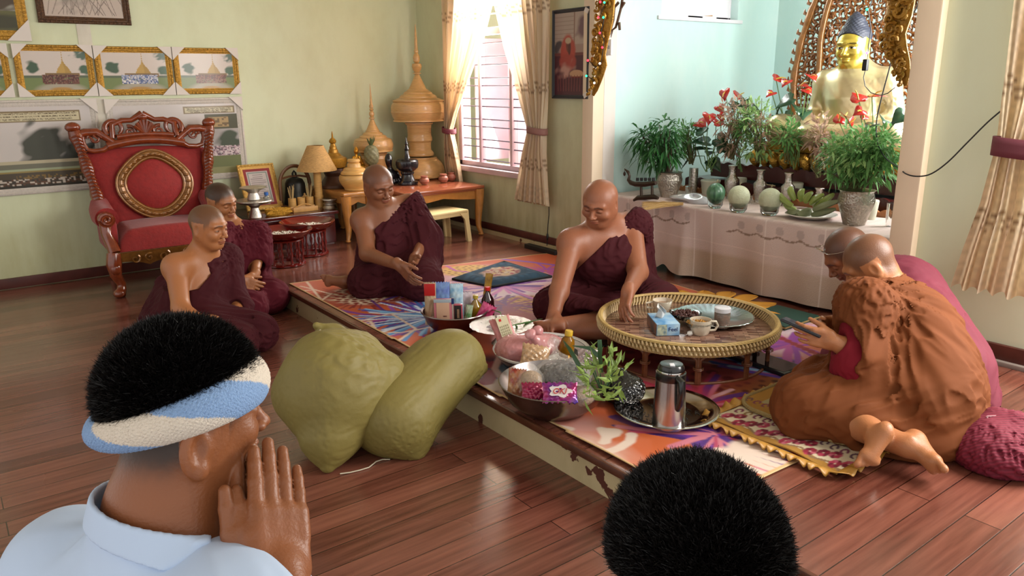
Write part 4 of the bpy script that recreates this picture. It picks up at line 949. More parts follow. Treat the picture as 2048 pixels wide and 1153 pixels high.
def picture(label, px0, px1, z0, z1, cv, fm, fw, dp, corners=True, carve=1, mat=None, name='framed_picture', group=None, tilt=0):
    w, h = px1-px0, z1-z0; t = thing(name, label, 'picture', ((px0+px1)/2, YL-.004, (z0+z1)/2), 0, group); t.rotation_euler[0] = tilt
    m = MB(); moulding(m, w, h, fw, dp, carve); m.build('frame', fm, t, ang=35)
    m = MB(); cv.sheet(m, lambda u, v: (-w/2+fw*.9+u*(w-1.8*fw), -dp*.42, h/2-fw*.9-v*(h-1.8*fw))); m.build('print', mat or glossy_print, t)
    if corners:
        for sx in (-1, 1):
            for sz in (-1, 1):
                m = MB(); k = fw*2.1
                m.poly([(sx*(w/2+.004), -dp-.008, sz*(h/2+.004)), (sx*(w/2-k), -dp-.008, sz*(h/2+.004)), (sx*(w/2+.004), -dp-.008, sz*(h/2-k))], (0, 1, 0), dp+.006)
                m.build('corner_protector', corner_mat, t, smooth=False)
    return t
def group_photo(seed, crowd, crowd2, fade=0):
    c = Cv(150, 100, '#cbbfb6'); c.mix(c.Y*.3, '#c7b9a8')
    c.ell(.16, .42, .11, .17, '#3e5640', .3, .25, seed); c.ell(.95, .48, .12, .14, '#46604a', .3, .25, seed+1); c.ell(.96, .1, .16, .16, '#54685a', .5, .5, seed+2, 40)
    c.rect(0, .62, 1, .70, '#56624a'); c.pagoda(.62, .03, .60, .13); c.rect(.33, .56, .86, .66, '#7c6038'); c.rect(0, .68, 1, 1, '#6f7d4a'); c.ell(.55, 1.0, .45, .22, '#a39a86', .3)
    c.speck(.28, .6, .84, .84, crowd, .028, seed, .95); c.speck(.28, .72, .84, .84, crowd2, .03, seed+9, .45); c.ell(.55, .97, .2, .06, '#a9803e', .4); return c
zt, zb = 1.917, 1.522
picture('gold-framed group photograph cut off by the left edge of the view', .01, .60, zb, zt, group_photo(1, ['#4c3028', '#6c4a3a'], ['#8c7a6c']), gold_frame, .05, .022)
picture('gold-framed pagoda photograph with dark red crowd, above the throne side of the banner', .637, 1.185, zb, zt, group_photo(2, ['#5a2f26', '#4a2a22', '#7c5a48'], ['#6b3c30']), gold_frame, .05, .022)
picture('gold-framed pagoda photograph with white and blue crowd, middle of the row', 1.20, 1.795, zb-.002, zt-.004, group_photo(3, ['#c7c2c4', '#5f6c92', '#9aa0b4'], ['#4c5a86', '#d8d4d0']), gold_frame, .05, .022)
picture('gold-framed pagoda photograph at the right end of the row', 1.81, 2.365, zb-.002, zt-.004, group_photo(4, ['#6a3a30', '#8a5a48', '#5a3a30'], ['#8c6a58']), gold_frame, .05, .022)
c = Cv(100, 80, '#9c9a8c'); c.pagoda(.3, .1, .6, .5, '#a8742c'); c.ell(.82, .4, .3, .3, '#4a3c2c', .3, .3, 5); c.rect(0, .66, 1, 1, '#5c5a32'); c.ell(.8, .85, .5, .15, '#3c3a22', .4); c.ell(.3, .63, .2, .06, '#5a3420', .4)
picture('gold-framed pagoda picture high in the upper left corner', .10, .775, 1.945, 2.52, c, gold_frame, .075, .022)
c = Cv(160, 90, '#b9a99c')
for k in range(26):
    x = .15+k*.03; c.line([(x, .1+.3*abs(math.sin(k))), (x+.1*math.sin(k*2.1), .5), (x+.2*math.cos(k*1.3), .95)], .006, '#6f625a')
c.ell(.4, .5, .3, .5, '#8f8378', .9, .4, 3)
picture('dark carved frame with a pale pencil drawing, at the top', .845, 1.515, 2.082, 2.62, c, dark_frame, .055, .03, corners=False)
def banner(seed, right=False):
    c = Cv(230, 150, '#c6beba'); c.mix(c.Y*.3, '#c4bba8')
    bx0, bx1 = (.55, .98) if right else (.13, .93); bz = (.04, .14) if right else (.06, .19)
    c.rect(bx0, bz[0], bx1, bz[1], '#7d6a48'); c.rect(bx0+.012, bz[0]+.015, bx1-.012, bz[1]-.015, '#c2b795')
    for r in range(3):   # three lines of round script
        yy = bz[0]+.03+r*(bz[1]-bz[0]-.04)/2.6; n = int((bx1-bx0)*95); rs = np.random.RandomState(seed+r); x = bx0+.03+.03*(r == 2)
        while x < bx1-.03-.03*(r == 2):
            wv = .004+.003*rs.rand(); c.line([(x+wv*math.cos(a), yy+wv*1.3*math.sin(a)) for a in np.linspace(.6, 5.6+rs.rand(), 7)], .0022, '#54452c'); x += .0105 if rs.rand() > .14 else .02
    if not right:
        c.pagoda(.09, .2, .68, .26, '#9c7a34'); c.ell(.66, .52, .2, .30, '#3f4033', .3, .35, 8); c.ell(.9, .6, .14, .16, '#33342a', .3, .35, 9)
        c.rect(0, .66, 1, .70, '#b5aa8c'); c.rect(0, .70, 1, .76, '#6c6a58'); c.rect(0, .76, 1, .79, '#9ca584'); c.rect(0, .80, 1, 1, '#4a4030'); c.rect(0, .79, 1, .81, '#8c7a44')
        c.speck(.0, .88, 1, .96, ['#b9ada0', '#3c342a', '#5a3c28'], .022, 3, .95); c.speck(.45, .84, .95, .89, ['#7a6030', '#4a4030'], .02, 4, .95); c.rect(0, .96, 1, 1, '#2f2c22')
    else:
        c.rect(.72, .15, 1, .36, '#4c4a34'); c.rect(.75, .19, .92, .33, '#a98d5e'); c.speck(.76, .2, .92, .32, ['#6c5638'], .03, 3, .3); c.rect(.7, .36, 1, .80, '#a59f9c')
        c.ell(.9, .52, .12, .15, '#3f4a38', .3, .35, 11); c.speck(.66, .6, 1, .74, ['#b59aa0', '#6c5660', '#d0c0c0'], .018, 5, .9); c.rect(0, .74, 1, 1, '#6a7044'); c.rect(0, .9, 1, 1, '#8c8a5c')
    return c
picture('large white-framed pagoda photograph with script banner, under the row, left', -.02, 1.163, .757, 1.497, banner(5), white_frame, .055, .02, carve=0)
picture('large white-framed photograph with script banner, directly behind the throne', 1.228, 2.362, .757, 1.487, banner(6, True), white_frame, .055, .02, carve=0)
m = MB(); m.box((1.155, YL-.002, 2.0), (.10, .006, .17)); struct('trim_8', m, patch); m = MB(); m.box((1.195, YL-.002, 1.2), (.09, .005, .6)); struct('trim_9', m, patch)
# ================= turned things, sized from the photograph at a known distance from the wall
def pxprof(cx, yp, prof):
    """profile given as (half width, height) in photo pixels -> axis foot and metric (r, z) list"""
    rows = []
    for hw, py in prof:
        q = P(cx, py, y=yp); d = (q-CAMC)@Fn; rows.append((max(hw, .01)*d/1527.43, q[2]))
    q = P(cx, prof[-1][1], y=yp)
    return (q[0], yp), rows
def turned(name, label, cat, cx, yp, parts, n=48, group=None, zb=None, **k):
    """parts: list of (part name, profile px, material[, label])"""
    allp = sum([p[1] for p in parts], []); (x, y), rows = pxprof(cx, yp, allp)
    zmin = min(r[1] for r in rows) if zb is None else zb; dz = zmin-min(r[1] for r in rows)
    t = thing(name, label, cat, (x, y, zmin), 0, group); o = 0
    for p in parts:
        rr = rows[o:o+len(p[1])]; o += len(p[1]); pr = [(r, z-zmin+dz) for r, z in rr]
        m = MB(); m.lathe([(0, pr[0][1])]+pr+[(0, pr[-1][1])], n, **k); m.build(p[0], p[2], t, ang=24, label=p[3] if len(p) > 3 else None)
    return t
bamboo = M('coiled_bamboo', '#cda065', .38, var=.25, vs=18, stretch=(1, 1, 14), coat=.3); bamboo_l = M('pale_bamboo', '#cf9f5a', .42, var=.2, vs=18, stretch=(1, 1, 10), coat=.2)
lacq = M('black_lacquer', '#17141a', .25, coat=.4); redl = M('red_lacquer', '#6e1710', .18, coat=.6, var=.15, vs=8); silver = M('beaten_silver', '#c9c2b8', .28, metal=1, bump=.4, bs=160, var=.2, vs=60)
clay = M('red_clay', '#9a5a44', .5, var=.2, vs=30); giltm = M('gilt_relief', '#b58426', .35, metal=.7, bump=.8, bs=150, var=.4, vs=60)
TZ = .655
turned('wooden_stupa', 'tallest turned wooden stupa vessel with needle spire, beside the curtain', 'stupa', 843, 6.92, [
    ('spire', [(.4, 64), (1.2, 72), (2.6, 95), (3.4, 115), (4.6, 117), (4.6, 120), (3, 121), (5.5, 125), (7, 131), (6, 138), (3.5, 141), (9, 143), (10, 148), (8, 155), (4.5, 160), (8, 161), (8, 162.5), (4, 163)], bamboo),
    ('lid', [(4, 163), (8, 172), (13, 183), (18, 193), (21, 194), (21.5, 196), (26, 198), (28.5, 200.5), (28.5, 202), (34, 205), (37, 208), (37, 210), (46, 213), (51, 214.5), (51, 217), (49, 218)], bamboo),
    ('bowl', [(49, 218), (53, 223), (54.5, 230), (54, 236), (54.8, 237), (54.8, 239), (54, 240), (52, 248), (49, 253), (51, 254), (51, 256.5), (30, 258)], bamboo),
    ('stem', [(28, 259), (28, 262), (25, 264), (24, 270), (24.6, 271), (24, 273), (23.5, 278), (24.2, 279), (23.5, 281), (23.5, 286), (25, 290), (25, 295), (22.5, 299), (22, 306), (22.3, 314), (27, 320), (27.5, 323), (27, 325)], bamboo),
    ('base', [(33, 328), (33.5, 330), (33, 331), (39, 336), (45, 345), (48, 355), (48, 361), (50, 363), (50, 366), (46, 368)], bamboo)], zb=TZ)
turned('wooden_stupa', 'medium turned wooden stupa vessel with thin spire, behind the pineapple', 'stupa', 751, 7.0, [
    ('spire', [(.4, 169), (1.2, 185), (2.6, 210), (4, 213), (4, 217), (2.5, 218), (4.5, 221), (2.6, 224), (5, 227), (5.2, 231), (3, 236), (5.6, 237), (5.6, 239), (3, 240)], bamboo),
    ('lid', [(3, 240), (7, 250), (12.5, 262), (14, 263), (14, 265), (18, 267), (20, 269), (20, 271), (25, 273), (27, 275), (27, 277), (34, 279), (37, 281), (37, 283)], bamboo),
    ('bowl', [(37, 283), (39.5, 290), (39.5, 295), (37, 301), (38, 302), (38, 304), (30, 306)], bamboo), ('stem', [(27, 307), (25, 312), (27, 318), (24, 326), (24, 334), (30, 342)], bamboo), ('base', [(33, 343), (39, 351), (41, 362), (40, 366)], bamboo)], zb=TZ-.02)
turned('gilded_stupa', 'small gilded stupa with relief band, just right of the lamp shade', 'stupa', 671, 6.95, [
    ('spire', [(.5, 256), (1.5, 262), (2, 269), (4.5, 271), (7.4, 275), (6.5, 279), (4, 281)], giltm), ('lid', [(4.5, 281), (6, 286), (7, 287), (7.5, 292), (9, 293), (10, 299), (12, 300), (16, 305), (24, 309), (25.5, 311)], M('dull_gold', '#a97c30', .35, metal=.6)),
    ('relief_band', [(25.5, 311), (25.5, 318), (23, 328), (21, 329)], giltm), ('base', [(21, 330), (22, 338), (19, 345), (26, 356), (33, 362), (35, 367)], M('dark_wood_base', '#4e3020', .4))], zb=TZ-.02)
turned('bamboo_pot', 'squat pale bamboo lidded pot at the front of the left table', 'pot', 711, 6.62, [('lid', [(2, 318), (11, 319), (12.5, 321), (12.5, 324), (10, 326), (13, 328), (13.5, 333), (14, 335), (20, 337), (22, 339), (22, 341), (26, 344), (27.5, 347), (27, 349)], bamboo_l),
    ('pot', [(29, 350), (31, 354), (31.5, 359), (30, 364), (26, 371), (22, 376), (21, 380)], bamboo_l)], zb=TZ-.02)
turned('lacquer_stupa', 'black lacquer stupa on a waisted foot, in front of the tallest stupa', 'stupa', 816, 6.50, [('spire', [(.4, 277), (2, 286), (3.4, 291), (2.4, 293), (3.6, 297), (5, 301), (3.4, 304), (4, 309), (6, 317), (7, 319), (19, 321)], lacq), ('bowl', [(20, 322), (22.5, 325), (23, 331), (21.5, 338), (16, 343), (13, 345)], lacq), ('foot', [(13.5, 346), (13.5, 349), (11.5, 352), (12.5, 357), (14, 361), (15, 364), (20, 366), (20.5, 369), (20, 371)], lacq)], zb=TZ)
for i, (cx, yy, pp, lb) in enumerate(((849, 6.38, 0, 'small clay pot beside the black stupa, leftmost of three'), (887, 6.38, -2, 'small clay pot, middle of three at the table end'), (903, 6.45, -5, 'small clay pot nearest the curtain'))):
    turned('clay_pot', lb, 'pot', cx, yy, [('pot', [(4, 355), (7, 354), (7.4, 355.5), (6, 357), (9.5, 361), (10, 365), (7, 370), (5.5, 371)], clay)], zb=TZ, group='clay pots')
# pineapple
def pineapple(cx, yp):
    q0 = P(cx, 330, y=yp); d = (q0-CAMC)@Fn; s = d/1527.43; z0 = TZ-.02; t = thing('pineapple', 'green-grey pineapple standing between gold figurine and medium stupa', 'pineapple', (q0[0], yp, z0))
    zc = P(cx, 311, y=yp)[2]-z0; m = MB(); N = 48; K = 40; H2 = 20.5*s; vs = []
    for i in range(N):
        for j in range(K+1):
            a = 2*pi*i/N; b = pi*j/K; bump = abs(math.sin((a*4+b*5.5)))*abs(math.sin((a*4-b*5.5))); r = 14*s*math.sin(b)**.75*(1+.12*bump); vs.append((r*math.cos(a), r*math.sin(a), zc+H2*math.cos(b)))
    m.add(vs, qgrid(N, K+1, True)); m.build('fruit', M('pineapple_rind', '#7d7a58', .6, var=.4, vs=60), t)
    m = MB(); rs = random.Random(2)
    for k in range(16):
        a = k*2.4; l = (10+10*rs.random())*s; o = (2+4*rs.random())*s; b = Vector((math.cos(a), math.sin(a), 0)); z = zc+H2*.95
        pts = [b*o*.3+Vector((0, 0, z)), b*(o+2*s)+Vector((0, 0, z+l*.5)), b*(o+5*s)+Vector((0, 0, z+l))]; m.tube(pts, [2*s, 1.8*s, .2*s], 5, flat=.3, up=b)
    m.build('crown', M('pineapple_leaf', '#54603a', .5), t)
    m = MB(); m.lathe([(0, 0), (8*s, 0), (7*s, zc-H2+3*s), (0, zc-H2+3*s)], 20); m.build('stand', lacq, t)
pineapple(744, 6.75)
# gold figurine (seated, generic) and black carved bust
gm = M('polished_gold', '#c48a2c', .3, metal=.8)
def figurine():
    z0 = TZ-.02; q = P(714, 330, y=6.85); t = thing('figurine', 'small gold seated figurine behind the bamboo pot', 'figurine', (q[0], 6.85, z0)); s = .0050; b = np.array((q[0], 6.85, P(714, 336, y=6.85)[2]))
    u = lambda x, y, z: b+np.array((x, y, z))*s
    f = field([('e', u(0, 0, 10), (8*s, 6*s, 9*s)), ('e', u(0, 0, 32), (4.6*s, 4.6*s, 5.5*s)), ('c', u(0, 0, 18), u(0, 0, 28), 4*s, 2*s), ('c', u(-6, 0, 21), u(-12, -2, 8), 2.4*s, 2*s), ('c', u(6, 0, 21), u(12, -2, 8), 2.4*s, 2*s), ('c', u(-12, -2, 2), u(12, -2, 2), 5*s, 5*s), ('e', u(0, 0, 38), (2*s, 2*s, 2.5*s))], .012)
    npmesh('figure', [nets(f, b-.1, b+.25, .004)], gm, t)
    m = MB(); m.lathe([(0, 0), (.06, 0), (.05, b[2]-z0), (0, b[2]-z0)], 24); m.build('plinth', gm, t)
figurine()
def bust():
    q = P(782, 364, y=6.62); z0 = TZ; t = thing('carved_bust', 'black wooden head-and-shoulders carving behind the seated person', 'sculpture', (q[0], 6.62, z0)); s = 6.9/1527; b = np.array((q[0], 6.62, z0))
    u = lambda x, y, z: b+np.array((x, y, z))*s
    f = field([('e', u(-3, 0, 52), (8*s, 8*s, 13*s)), ('c', u(-2, 0, 40), u(0, 0, 30), 5*s, 6*s), ('e', u(4, 0, 20), (14*s, 9*s, 10*s)), ('c', u(-8, -2, 26), u(6, -4, 8), 4*s, 3.5*s), ('c', u(14, 0, 22), u(20, -3, 10), 4*s, 4*s), ('b', u(2, 0, 3), (15*s, 9*s, 3*s), .01), ('e', u(-6, -5, 50), (2.5*s, 3*s, 4*s))], .03)
    npmesh('carving', [nets(lambda p: np.maximum(f(p), z0-p[:, 2]), b-np.array((.15, .1, 0)), b+np.array((.17, .1, .35)), .005)], lacq, t)
bust()
# the two cabriole tables and the plastic stool
tw = M('honey_wood', '#b77a3a', .35, var=.3, vs=14, stretch=(1, 6, 1), coat=.3)
def cab_table(label, x0, x1, y0, y1, zt, top_mat=None):
    cx, cy = (x0+x1)/2, (y0+y1)/2; w, d = x1-x0, y1-y0; h = zt-H_; t = thing('side_table', label, 'table', (cx, cy, H_))
    m = MB(); m.box((0, 0, h-.02), (w, d, .03), bev=.01); m.box((0, 0, h-.043), (w-.04, d-.04, .02), bev=.006); m.build('tabletop', top_mat or tw, t)
    m = MB()
    for sy in (-1, 1):
        m.poly([(-w/2+.04+u*(w-.08), sy*(d/2-.045), h-.05-(.05+.035*abs(math.cos(u*pi)))*(1 if k else 0)) for k, us in ((0, (0, 1)), (1, np.linspace(1, 0, 15))) for u in us], (0, -sy, 0), .02)
    for sx in (-1, 1): m.box((sx*(w/2-.05), 0, h-.085), (.02, d-.1, .07))
    m.build('apron', tw, t, smooth=False)
    for sx in (-1, 1):
        for sy in (-1, 1):
            m = MB(); o = Vector((sx, sy, 0)); pts = []; rs = []
            for k in range(13):
                u = k/12; off = .012+.018*math.sin(u*pi*1.15)*(1-u)-.03*u*(1-u)*2+.015*max(0, u-.85)*6; pts.append(Vector((sx*(w/2-.05), sy*(d/2-.05), (h-.05)*(1-u)+.012))+o*off); rs.append(.034*(1-u)**.7+.016)
            m.tube(pts, rs, 10); m.ell((sx*(w/2-.05)+sx*.02, sy*(d/2-.05)+sy*.02, .014), (.026, .026, .014), 12); m.build('leg', tw, t)
    return t
cab_table('honey-coloured low table with curved legs carrying the smaller stupas', 2.94, 3.26, 6.46, 7.2, TZ-.02)
cab_table('honey-coloured low table in the corner by the window, under the tallest stupa', 3.3, 4.17, 5.98, 7.18, TZ, M('red_brown_top', '#8e4a30', .25, coat=.4))
def stool():
    t = thing('plastic_stool', 'cream plastic stool in front of the corner table', 'stool', (3.62, 5.98, H_), .12); pm = M('cream_plastic', '#d9c08c', .4); m = MB(); w, d, h = .5, .34, .30
    m.box((0, 0, h-.012), (w, d, .024), bev=.01); m.box((0, 0, h-.035), (w-.02, d-.02, .04), bev=.01); m.build('seat', pm, t)
    for sx in (-1, 1):
        for sy in (-1, 1):
            m = MB(); m.poly([(sx*(w/2-.10), sy*d/2, h-.03), (sx*w/2*.98, sy*d/2, h-.03), (sx*(w/2+.025), sy*(d/2+.01), 0), (sx*(w/2-.02), sy*(d/2+.01), 0), (sx*(w/2-.045), sy*d/2, h*.7)], (0, -sy, 0), .022)
            m.box((sx*(w/2+.002), sy*(d/2-.03), h*.48), (.02, .05, h*.96), R=Matrix.Rotation(-sx*.06, 3, 'Y')); m.build('leg', pm, t, smooth=False)
stool()
# lacquered chest and what stands on it
CZ = .47
t = thing('low_chest', 'low dark red lacquered chest against the left wall, lamp on top', 'chest', (2.52, 6.88, H_)); cm = M('dark_red_lacquer', '#4a1210', .2, coat=.5, var=.2, vs=5)
m = MB(); m.box((0, 0, .14), (.74, .62, .26), bev=.006); m.build('body', cm, t); m = MB(); m.box((0, 0, .29), (.80, .68, .03), bev=.008); m.build('top', cm, t); m = MB(); m.box((0, -.29, .012), (.70, .02, .024)); m.box((0, .29, .012), (.7, .02, .024)); m.build('plinth', cm, t)
t = turned('table_lamp', 'table lamp with woven straw shade on a bamboo post', 'lamp', 640, 6.86, [('post', [(5, 340), (8, 352), (8.3, 353), (7.6, 355), (7.6, 398), (8.6, 400), (8.6, 403), (8, 404), (9.5, 418), (9.5, 422)], bamboo_l)], zb=CZ)
(x, y), rw = pxprof(640, 6.86, [(16, 299.5), (39.5, 349)]); m = MB(); z0 = CZ+(rw[1][1]-pxprof(640, 6.86, [(1, 422)])[1][0][1]); zt_ = z0+rw[0][1]-rw[1][1]
m.lathe([(rw[0][0]*.97, zt_-CZ), (rw[0][0], zt_-CZ), (rw[1][0], z0-CZ), (rw[1][0]*.98, z0-CZ)], 48)
m.build('lamp_shade', M('woven_straw_shade', '#c69a5e', .75, var=.3, vs=40, stretch=(1, 1, 3), bump=.5, bs=120), t)
turned('silver_bowl', 'small stack of silver bowls on the chest beside the lamp', 'bowl', 660, 6.75, [('bowl', [(1, 405), (15, 405), (15.5, 407), (11, 409), (10, 412), (12.5, 414), (12.5, 416), (11, 418), (14, 423)], silver)], zb=CZ)
turned('footed_dish', 'two-tier silver offering dish on the chest, beside the framed certificate', 'dish', 511, 6.68, [('upper_tier', [(2, 374), (25, 371), (27, 372.5), (15, 378), (9, 383), (11, 388), (13, 396)], silver), ('lower_tier', [(36, 397), (37, 399), (28, 404), (12, 408), (8, 413), (9, 418), (13, 428), (14, 432)], silver)], zb=CZ)
turned('water_bottle', 'small clear bottle with blue cap on the silver dish', 'bottle', 534, 6.70, [('cap', [(1, 382), (4, 382), (4, 388)], M('blue_plastic', '#2c5fa8', .4)), ('bottle', [(3, 388.5), (6.5, 391), (7, 394), (7, 405)], M('clear_plastic', '#dfe8ec', .08, trans=.9, ior=1.4))], zb=CZ+.105)
def cert():
    a, b, c_, d_ = P(480, 316, y=7.22), P(552, 313, y=7.22), P(567, 402, y=7.0), P(492, 405, y=7.0); w = np.linalg.norm(b-a); h = np.linalg.norm(a-d_)
    t = thing('framed_certificate', 'gold-framed certificate with red border leaning on the wall above the chest', 'certificate', tuple((c_+d_)/2+V3(-.005, 0, 0))); t.location[2] = CZ
    hh = math.sqrt(h*h); t.rotation_euler[0] = -math.atan2(.2, h); t.rotation_euler[1] = 0
    cv = Cv(72, 92, '#c9b8b0'); cv.rect(0, 0, 1, 1, '#8c2c30'); cv.rect(.12, .08, .88, .92, '#c4b8b4'); cv.line([(.17, .12), (.83, .12), (.83, .88), (.17, .88), (.17, .12)], .012, '#7a8a84')
    for k in range(13): cv.line([(.24+.08*(k < 2), .18+k*.05), (.76-.08*(k < 2)-.1*(k % 3 == 2), .18+k*.05)], .006, '#6e5f66')
    f = MB(); moulding(f, w, h, .045, .02, 1); f.xf(Matrix.Translation((0, 0, h/2))); f.build('frame', M('yellow_gold_moulding', '#c79c4e', .4, metal=.3, bump=.5, bs=110), t, ang=35)
    f = MB(); cv.sheet(f, lambda u, v: (-w/2+.04+u*(w-.08), -.008, h-.04-v*(h-.08))); f.build('certificate', glossy_print, t)
cert()
def bell():
    q = P(590, 398, y=7.05); s = 7.35/1527; t = thing('temple_bell', 'dark bronze bell hanging in an arched wooden stand, behind the lamp', 'bell', (q[0], 7.02, CZ)); wm = M('stand_wood', '#6c4426', .45, var=.3); m = MB()
    pts = [(-30*s, 0, 0)]+[(30*s*math.cos(a), 0, (45+35*math.sin(a))*s) for a in np.linspace(pi, 0, 17)]+[(30*s, 0, 0)]; m.tube(pts, 3.2*s, 8, flat=1.3); m.box((0, 0, .012), (68*s, 20*s, .024), bev=.004); m.tube([(-30*s, 0, 56*s), (-10*s, 0, 60*s), (10*s, 0, 60*s), (30*s, 0, 56*s)], 2.2*s, 6); m.build('stand', wm, t)
    m = MB(); m.lathe([(0, 58*s), (8*s, 57*s), (15*s, 54*s), (19*s, 46*s), (20*s, 30*s), (22*s, 14*s), (24*s, 6*s), (23*s, 5*s), (19*s, 12*s)], 32); m.tube([(-4*s, 0, 57*s), (-3*s, 0, 66*s), (0, 0, 70*s), (3*s, 0, 66*s), (4*s, 0, 57*s)], 2*s, 8); m.build('bell', M('dark_bronze', '#23211c', .4, metal=.6), t)
bell()
def small_things():
    s = 6.9/1527; wt = M('light_wood', '#c08f50', .45, var=.25, vs=20)
    q = P(556, 424, y=6.66); t = thing('gilt_basket', 'low gilt oval basket with slotted handle on the chest front', 'basket', (q[0], 6.66, CZ)); m = MB(); m.lathe([(0, .002), (24*s, .002), (27*s, 8*s), (26*s, 13*s), (24.5*s, 12*s), (23*s, 5*s), (0, 4*s)], 32, sy=.42); m.build('basket', giltm, t)
    m = MB(); m.poly([(-26*s*math.cos(a), -.044, 4*s+10*s*math.sin(a)) for a in np.linspace(0, pi, 14)], (0, 1, 0), .008); m.build('handle', giltm, t)
    q = P(608, 420, y=6.70); t = thing('wooden_tray', 'long narrow wooden tray with arched handle on the chest', 'tray', (q[0], 6.69, CZ)); m = MB(); m.box((0, 0, 3*s), (52*s, 16*s, 6*s), bev=.006); m.box((0, -8*s, 6*s), (52*s, 2*s, 9*s), bev=.003); m.box((0, 8*s, 6*s), (52*s, 2*s, 9*s), bev=.003); m.build('tray', wt, t)
    m = MB(); m.tube([(-20*s+40*s*u, 0, 8*s+7*s*math.sin(u*pi)) for u in np.linspace(0, 1, 12)], 1.6*s, 6); m.build('handle', wt, t)
    for i, (px, lb, st) in enumerate(((583, 'bamboo incense cup with sticks, left of three behind the trays', 5), (601, 'bamboo cup, middle of three behind the trays', 0), (618, 'bamboo incense cup with sticks, right of three behind the trays', 3))):
        q = P(px, 405, y=6.86); t = thing('bamboo_cup', lb, 'cup', (q[0], 6.84, CZ), 0, 'bamboo cups'); m = MB(); m.lathe([(0, .002), (8*s, .002), (8*s, 24*s), (6.6*s, 24*s), (6.6*s, 6*s), (0, 6*s)], 20); m.build('cup', bamboo_l, t)
        if st:
            m = MB(); rs = random.Random(i)
            for k in range(st*3): a = rs.random()*6; m.tube([(0, 0, 6*s), (math.cos(a)*7*s, math.sin(a)*4*s, (38+14*rs.random())*s)], .5*s, 4)
            m.build('incense_sticks', M('straw_stick', '#b79a66', .7), t)
    q = P(604, 396, y=7.0); t = thing('lidded_basket', 'small round lidded basket in front of the bell', 'basket', (q[0]+.0, 6.93, CZ)); m = MB(); m.lathe([(0, .002), (9*s, .002), (13*s, 9*s), (13*s, 17*s), (11*s, 20*s), (5*s, 24*s), (2*s, 26*s), (2.4*s, 28*s), (0, 30*s)], 24); m.build('basket', bamboo, t)
small_things()
# red lacquer offering trays on rings of balusters, holding popped rice
def offering(label, x, y):
    t = thing('offering_tray', label, 'tray', (x, y, H_), 0, 'red lacquer offering trays'); R = .235; h = .29
    m = MB(); m.lathe([(0, h-.07), (R*.55, h-.072), (R*.85, h-.045), (R, h), (R*.985, h+.004), (R*.95, h-.002), (R*.8, h-.035), (R*.5, h-.055), (0, h-.056)], 56); m.build('tray', redl, t)
    m = MB(); m.lathe([(R*.66, .0), (R*.70, .006), (R*.70, .018), (R*.64, .024), (R*.5, .02), (R*.5, 0)], 48); m.lathe([(R*.50, h-.085), (R*.66, h-.085), (R*.68, h-.075), (R*.6, h-.068), (R*.5, h-.07)], 48); m.build('ring', redl, t)
    for k in range(12):
        a = 2*pi*k/12; m = MB(); hb = h-.105; m.lathe([(0, 0), (.010, 0), (.012, hb*.12), (.006, hb*.2), (.013, hb*.38), (.014, hb*.48), (.006, hb*.6), (.009, hb*.66), (.006, hb*.72), (.012, hb*.9), (.010, hb), (0, hb)], 10, c=(R*.6*math.cos(a), R*.6*math.sin(a), .022)); m.build('baluster', redl, t)
    g = MB(); rs = np.random.RandomState(4)
    for k in range(240):
        a = rs.rand()*6.28; r = R*.62*rs.rand()**.5; g.ell((r*math.cos(a), r*math.sin(a), h-.053+.012*rs.rand()+.012*(1-r/R)), (.0075, .006, .005), 6)
    o = g.build('popped_rice', M('popped_rice', '#d8cfc0', .8), None); o.location = (x, y, H_); tag(o, 'heap of white popped rice in the '+('nearer' if 'nearer' in label else 'farther')+' red lacquer tray', 'rice', None, 'stuff')
offering('red lacquer tray on a ring of turned balusters, nearer to the seated person', 2.19, 6.02)
offering('red lacquer tray on a ring of turned balusters, farther one by the chest', 2.50, 6.27)
